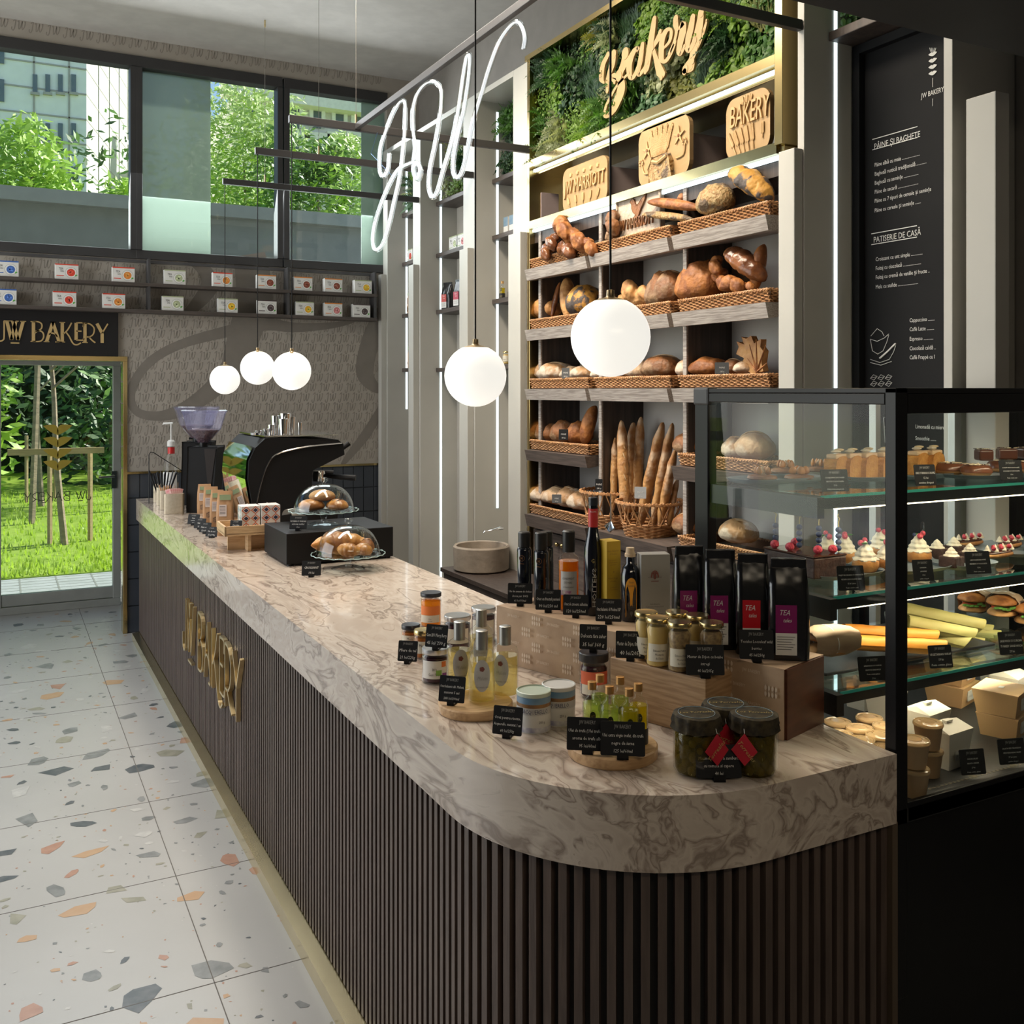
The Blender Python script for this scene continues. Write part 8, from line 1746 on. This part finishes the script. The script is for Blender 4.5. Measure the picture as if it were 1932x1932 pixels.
# deck: cups, white boxes, kraft boxes
DZ = ZD + .0005
KC = mat('kraft_cup', (.42, .27, .15), .6); LIDP = glass('cup_lid_plastic', (.95, .88, .72), 1.4, .08, extra=.02, body=(.75, .58, .36), bodyfac=.62)
def icup(x, yy, z, lab):
    t = T('dessert_cup', lab, 'cup', (x, yy, z), 0, 'small kraft dessert cups with clear lids')
    MB().lathe([(.0245, 0), (.0315, .052), (.0325, .053), (.0325, .055), (.030, .0555), (0, .0545)], KC, 26, caps=False).build('cup_body', parent=t, smooth=40)
    MB().lathe([(.0335, .053), (.034, .056), (.0325, .060), (.030, .0605), (.0285, .058), (.018, .059), (.016, .061), (0, .061)], LIDP, 26, caps=False).build('lid', parent=t, smooth=40)
ks = 0
for k, (u, v, st) in enumerate([(1581, 1360, 0), (1584, 1383, 0), (1622, 1372, 0), (1624, 1395, 0), (1660, 1385, 0), (1672, 1368, 0), (1672, 1410, 0), (1640, 1352, 0), (1640, 1412, 0)]):
    p = P(u, v, z=DZ + .06); lb = ['dessert cup at the far left behind the stone counter', 'dessert cup at the left, second row', 'dessert cup right of the leftmost cups', 'dessert cup in front of the stone edge, left', 'dessert cup in the middle of the cup group', 'dessert cup at the back, by the corner post', 'dessert cup low beside the corner post', 'dessert cup in the back row of the group', 'dessert cup nearest the stone corner'][k]
    if p.y < 1.475: p.y = 1.49
    p.x = max(p.x, X0 + .048)
    icup(p.x, p.y, DZ, lb)
for (u, v, lv, lb) in [(1752, 1490, 0, 'dessert cup at the bottom of the front right stack'), (1745, 1430, 1, 'dessert cup on top of the front right stack'), (1730, 1500, 0, 'dessert cup at the bottom of the stack by the post'), (1730, 1450, 1, 'dessert cup on top of the stack by the post')]:
    x = sp(u, 1.53) if u > 1740 else sp(1728, 1.497); yy = 1.56 if u > 1740 else 1.497
    icup(sp(1751, 1.56) if u > 1740 else sp(1726, 1.495), yy, DZ + lv * .0625, lb)
WB = mat('white_carton', (.70, .66, .58), .55); WL = mat('white_label', (.60, .60, .57), .5)
def noodlebox(x, yy, lab, rz, z=DZ, s=1):
    t = T('salad_carton', lab, 'carton', (x, yy, z), rz, 'white folded salad cartons'); a, b, h = .036 * s, .048 * s, .088 * s; g = MB()
    v = [(-a, -a * .8, 0), (a, -a * .8, 0), (a, a * .8, 0), (-a, a * .8, 0), (-b, -b * .8, h), (b, -b * .8, h), (b, b * .8, h), (-b, b * .8, h)]
    g.add(v, [(3, 2, 1, 0), (0, 1, 5, 4), (1, 2, 6, 5), (2, 3, 7, 6), (3, 0, 4, 7)], WB); g.build('carton_body', parent=t, smooth=0)
    g = MB(); g.add([(-b, -b * .8, h), (b, -b * .8, h), (b * .9, 0.002, h + .014 * s), (-b * .9, .002, h + .014 * s), (b, b * .8, h), (-b, b * .8, h)], [(0, 1, 2, 3), (3, 2, 4, 5)], WB); g.add([(-b, -b * .8, h), (-b * .9, .002, h + .014 * s), (-b, b * .8, h)], [(0, 1, 2)], WB); g.add([(b, -b * .8, h), (b * .9, .002, h + .014 * s), (b, b * .8, h)], [(2, 1, 0)], WB)
    g.box(-.012, .012, -.008, .004, h + .013 * s, h + .018 * s, WB); g.build('folded_lid', parent=t, smooth=0)
    g = MB(); g.box(-.022, .022, -a * .8 - .0075, -a * .8 - .0065, .022, .045, WL); wtext(g, 'JW BAKERY', .009, mat('label_print_grey', (.35, .35, .34), .6), 0, -a * .8 - .0078, .030, .8); g.build('label', parent=t, smooth=0)
noodlebox(sp(1786, 1.585), 1.585, 'front white salad carton with shop label', .1)
noodlebox(sp(1748, 1.70), 1.70, 'white salad carton behind the front stack of cups', .15); noodlebox(sp(1672, 1.88), 1.88, 'white carton seen left of the corner post', .2); noodlebox(sp(1630, 1.98), 1.98, 'white carton farthest left at the back of the deck', .1); noodlebox(sp(1880, 1.93), 1.93, 'white carton at the back behind the kraft boxes', .3); noodlebox(sp(1905, 1.80), 1.80, 'white carton behind the stacked kraft boxes', .3)
def kbox(x, yy, z, lab, rz, W_=.105, D_=.085, H_=.050):
    t = T('kraft_takeaway_box', lab, 'box', (x, yy, z), rz, 'kraft takeaway boxes in the display case'); k = .84; g = MB(); a, b = W_ / 2, D_ / 2
    g.add([(-a * k, -b * k, 0), (a * k, -b * k, 0), (a * k, b * k, 0), (-a * k, b * k, 0), (-a, -b, H_), (a, -b, H_), (a, b, H_), (-a, b, H_)], [(3, 2, 1, 0), (0, 1, 5, 4), (1, 2, 6, 5), (2, 3, 7, 6), (3, 0, 4, 7)], KBX); g.build('box_body', parent=t, smooth=0)
    g = MB(); g.box(-a - .001, a + .001, -b - .001, b + .001, H_, H_ + .003, KBX); g.build('lid', parent=t, smooth=0); g = MB(); g.box(-.022, .022, -b * .93 - .003, -b * .93, H_ * .28, H_ * .78, WL); wtext(g, 'JW BAKERY', .009, mat('label_print_grey'), 0, -b * .93 - .0034, H_ * .45, .85); g.box(-.012, .006, -.006, .006, H_ + .003, H_ + .0036, WL); g.build('label', parent=t, smooth=0)
KBX = mat('kraft_board', (.52, .33, .16), .6, c2=(.46, .28, .13), ns=6)
kbox(sp(1893, 1.66), 1.66, DZ, 'lower kraft takeaway box of the front stack', .35, .11, .10, .055); kbox(sp(1890, 1.66), 1.66, DZ + .0595, 'upper kraft takeaway box with shop label', .35, .12, .11, .058); kbox(sp(1795, 1.90), 1.90, DZ, 'kraft takeaway box at the back, lower one', .3, .12, .11, .055); kbox(sp(1795, 1.90), 1.90, DZ + .0595, 'kraft takeaway box at the back, upper one', .3, .12, .11, .055)
# perforated air grille along the deck front
g = MB()
for i in range(70): g.box(.09 + i * .0135, .097 + i * .0135, .045, .052, ZD, ZD + .0006, mat('grille_hole', (.12, .10, .07), .6))
for i in range(14): g.box(.03 + .0, .06, .42 + i * .012, .425 + i * .012, ZD, ZD + .0006, mat('grille_hole'))
g.build('air_grille', parent=dc, smooth=0)
# case price cards
def ccard(u, v, z, y, w_, h_, ls, lab, rz=0): card(Vector((sp(u, y), y, z + .0005)), w_, h_, ls, lab, FACE + .18 + rz, lean=.2, tiny=len(ls) > 3, m=CARD, clearfoot=True)
ccard(1577, 921, S1, SHY[0] + .01, 55, 42, ['COOKIE WITH CHOCOLATE', 'BISCUITI CU CIOCOLATA', '12 lei', 'Poate contine urme de nuci'], 'price card in front of the pecan cookies')
ccard(1748, 910, S1, SHY[0] + .01, 44, 40, ['CAKE CU BANANA SI CARAMEL', '12 lei', 'contine alergeni'], 'price card in front of the banana cake slices')
ccard(1910, 902, S1, SHY[0] + .01, 48, 38, ['DONUT WITH CHOCOLATE', 'GOGOASA CU CIOCOLATA', '12 lei', 'Poate contine nuci'], 'price card in front of the doughnuts')
ccard(1608, 1109, S2, SHY[1] + .01, 55, 46, ['PRAJITURA VEGANA CU CIOCOLATA', 'VEGAN CHOCOLATE CAKE', '12 lei / piece', 'Poate contine nuci'], 'price card in front of the chocolate berry cake')
ccard(1744, 1093, S2, SHY[1] + .01, 42, 40, ['SAVARINA', 'SAVARINE', '12 lei', 'contine alergeni'], 'price card in front of the cream babas')
ccard(1848, 1078, S2, SHY[1] + .01, 52, 42, ['CHOCOLATE BROWNIE', 'NEGRESA CU CIOCOLATA', '12 lei', 'Poate contine nuci'], 'price card in front of the brownies')
ccard(1649, 1281, S3, SHY[2] + .01, 58, 45, ['SANDWICH CU SOMON', 'SALMON SANDWICH', 'Poate contine gluten', '29 lei'], 'price card in front of the kraft wrapped sandwich')
ccard(1777, 1255, S3, SHY[2] + .01, 48, 42, ['VEGETARIAN WRAP', '19 lei', 'Poate contine gluten'], 'price card in front of the spinach wraps')
ccard(1910, 1232, S3, SHY[2] + .01, 50, 42, ['SANDWICH CU CURCAN', 'TURKEY SANDWICH', '29 lei'], 'price card in front of the bun sandwiches')
ccard(1838, 1462, DZ, 1.50, 52, 46, ['CAESAR SALAD', 'SALATA CAESAR', '29 lei', 'Poate contine gluten'], 'price card reading caesar salad on the case deck')
ccard(1912, 1432, DZ, 1.50, 56, 46, ['SALATA MEDITERANEANA', 'MEDITERRANEAN SALAD', '29 lei / piece', 'contine alergeni'], 'price card before the kraft takeaway boxes')
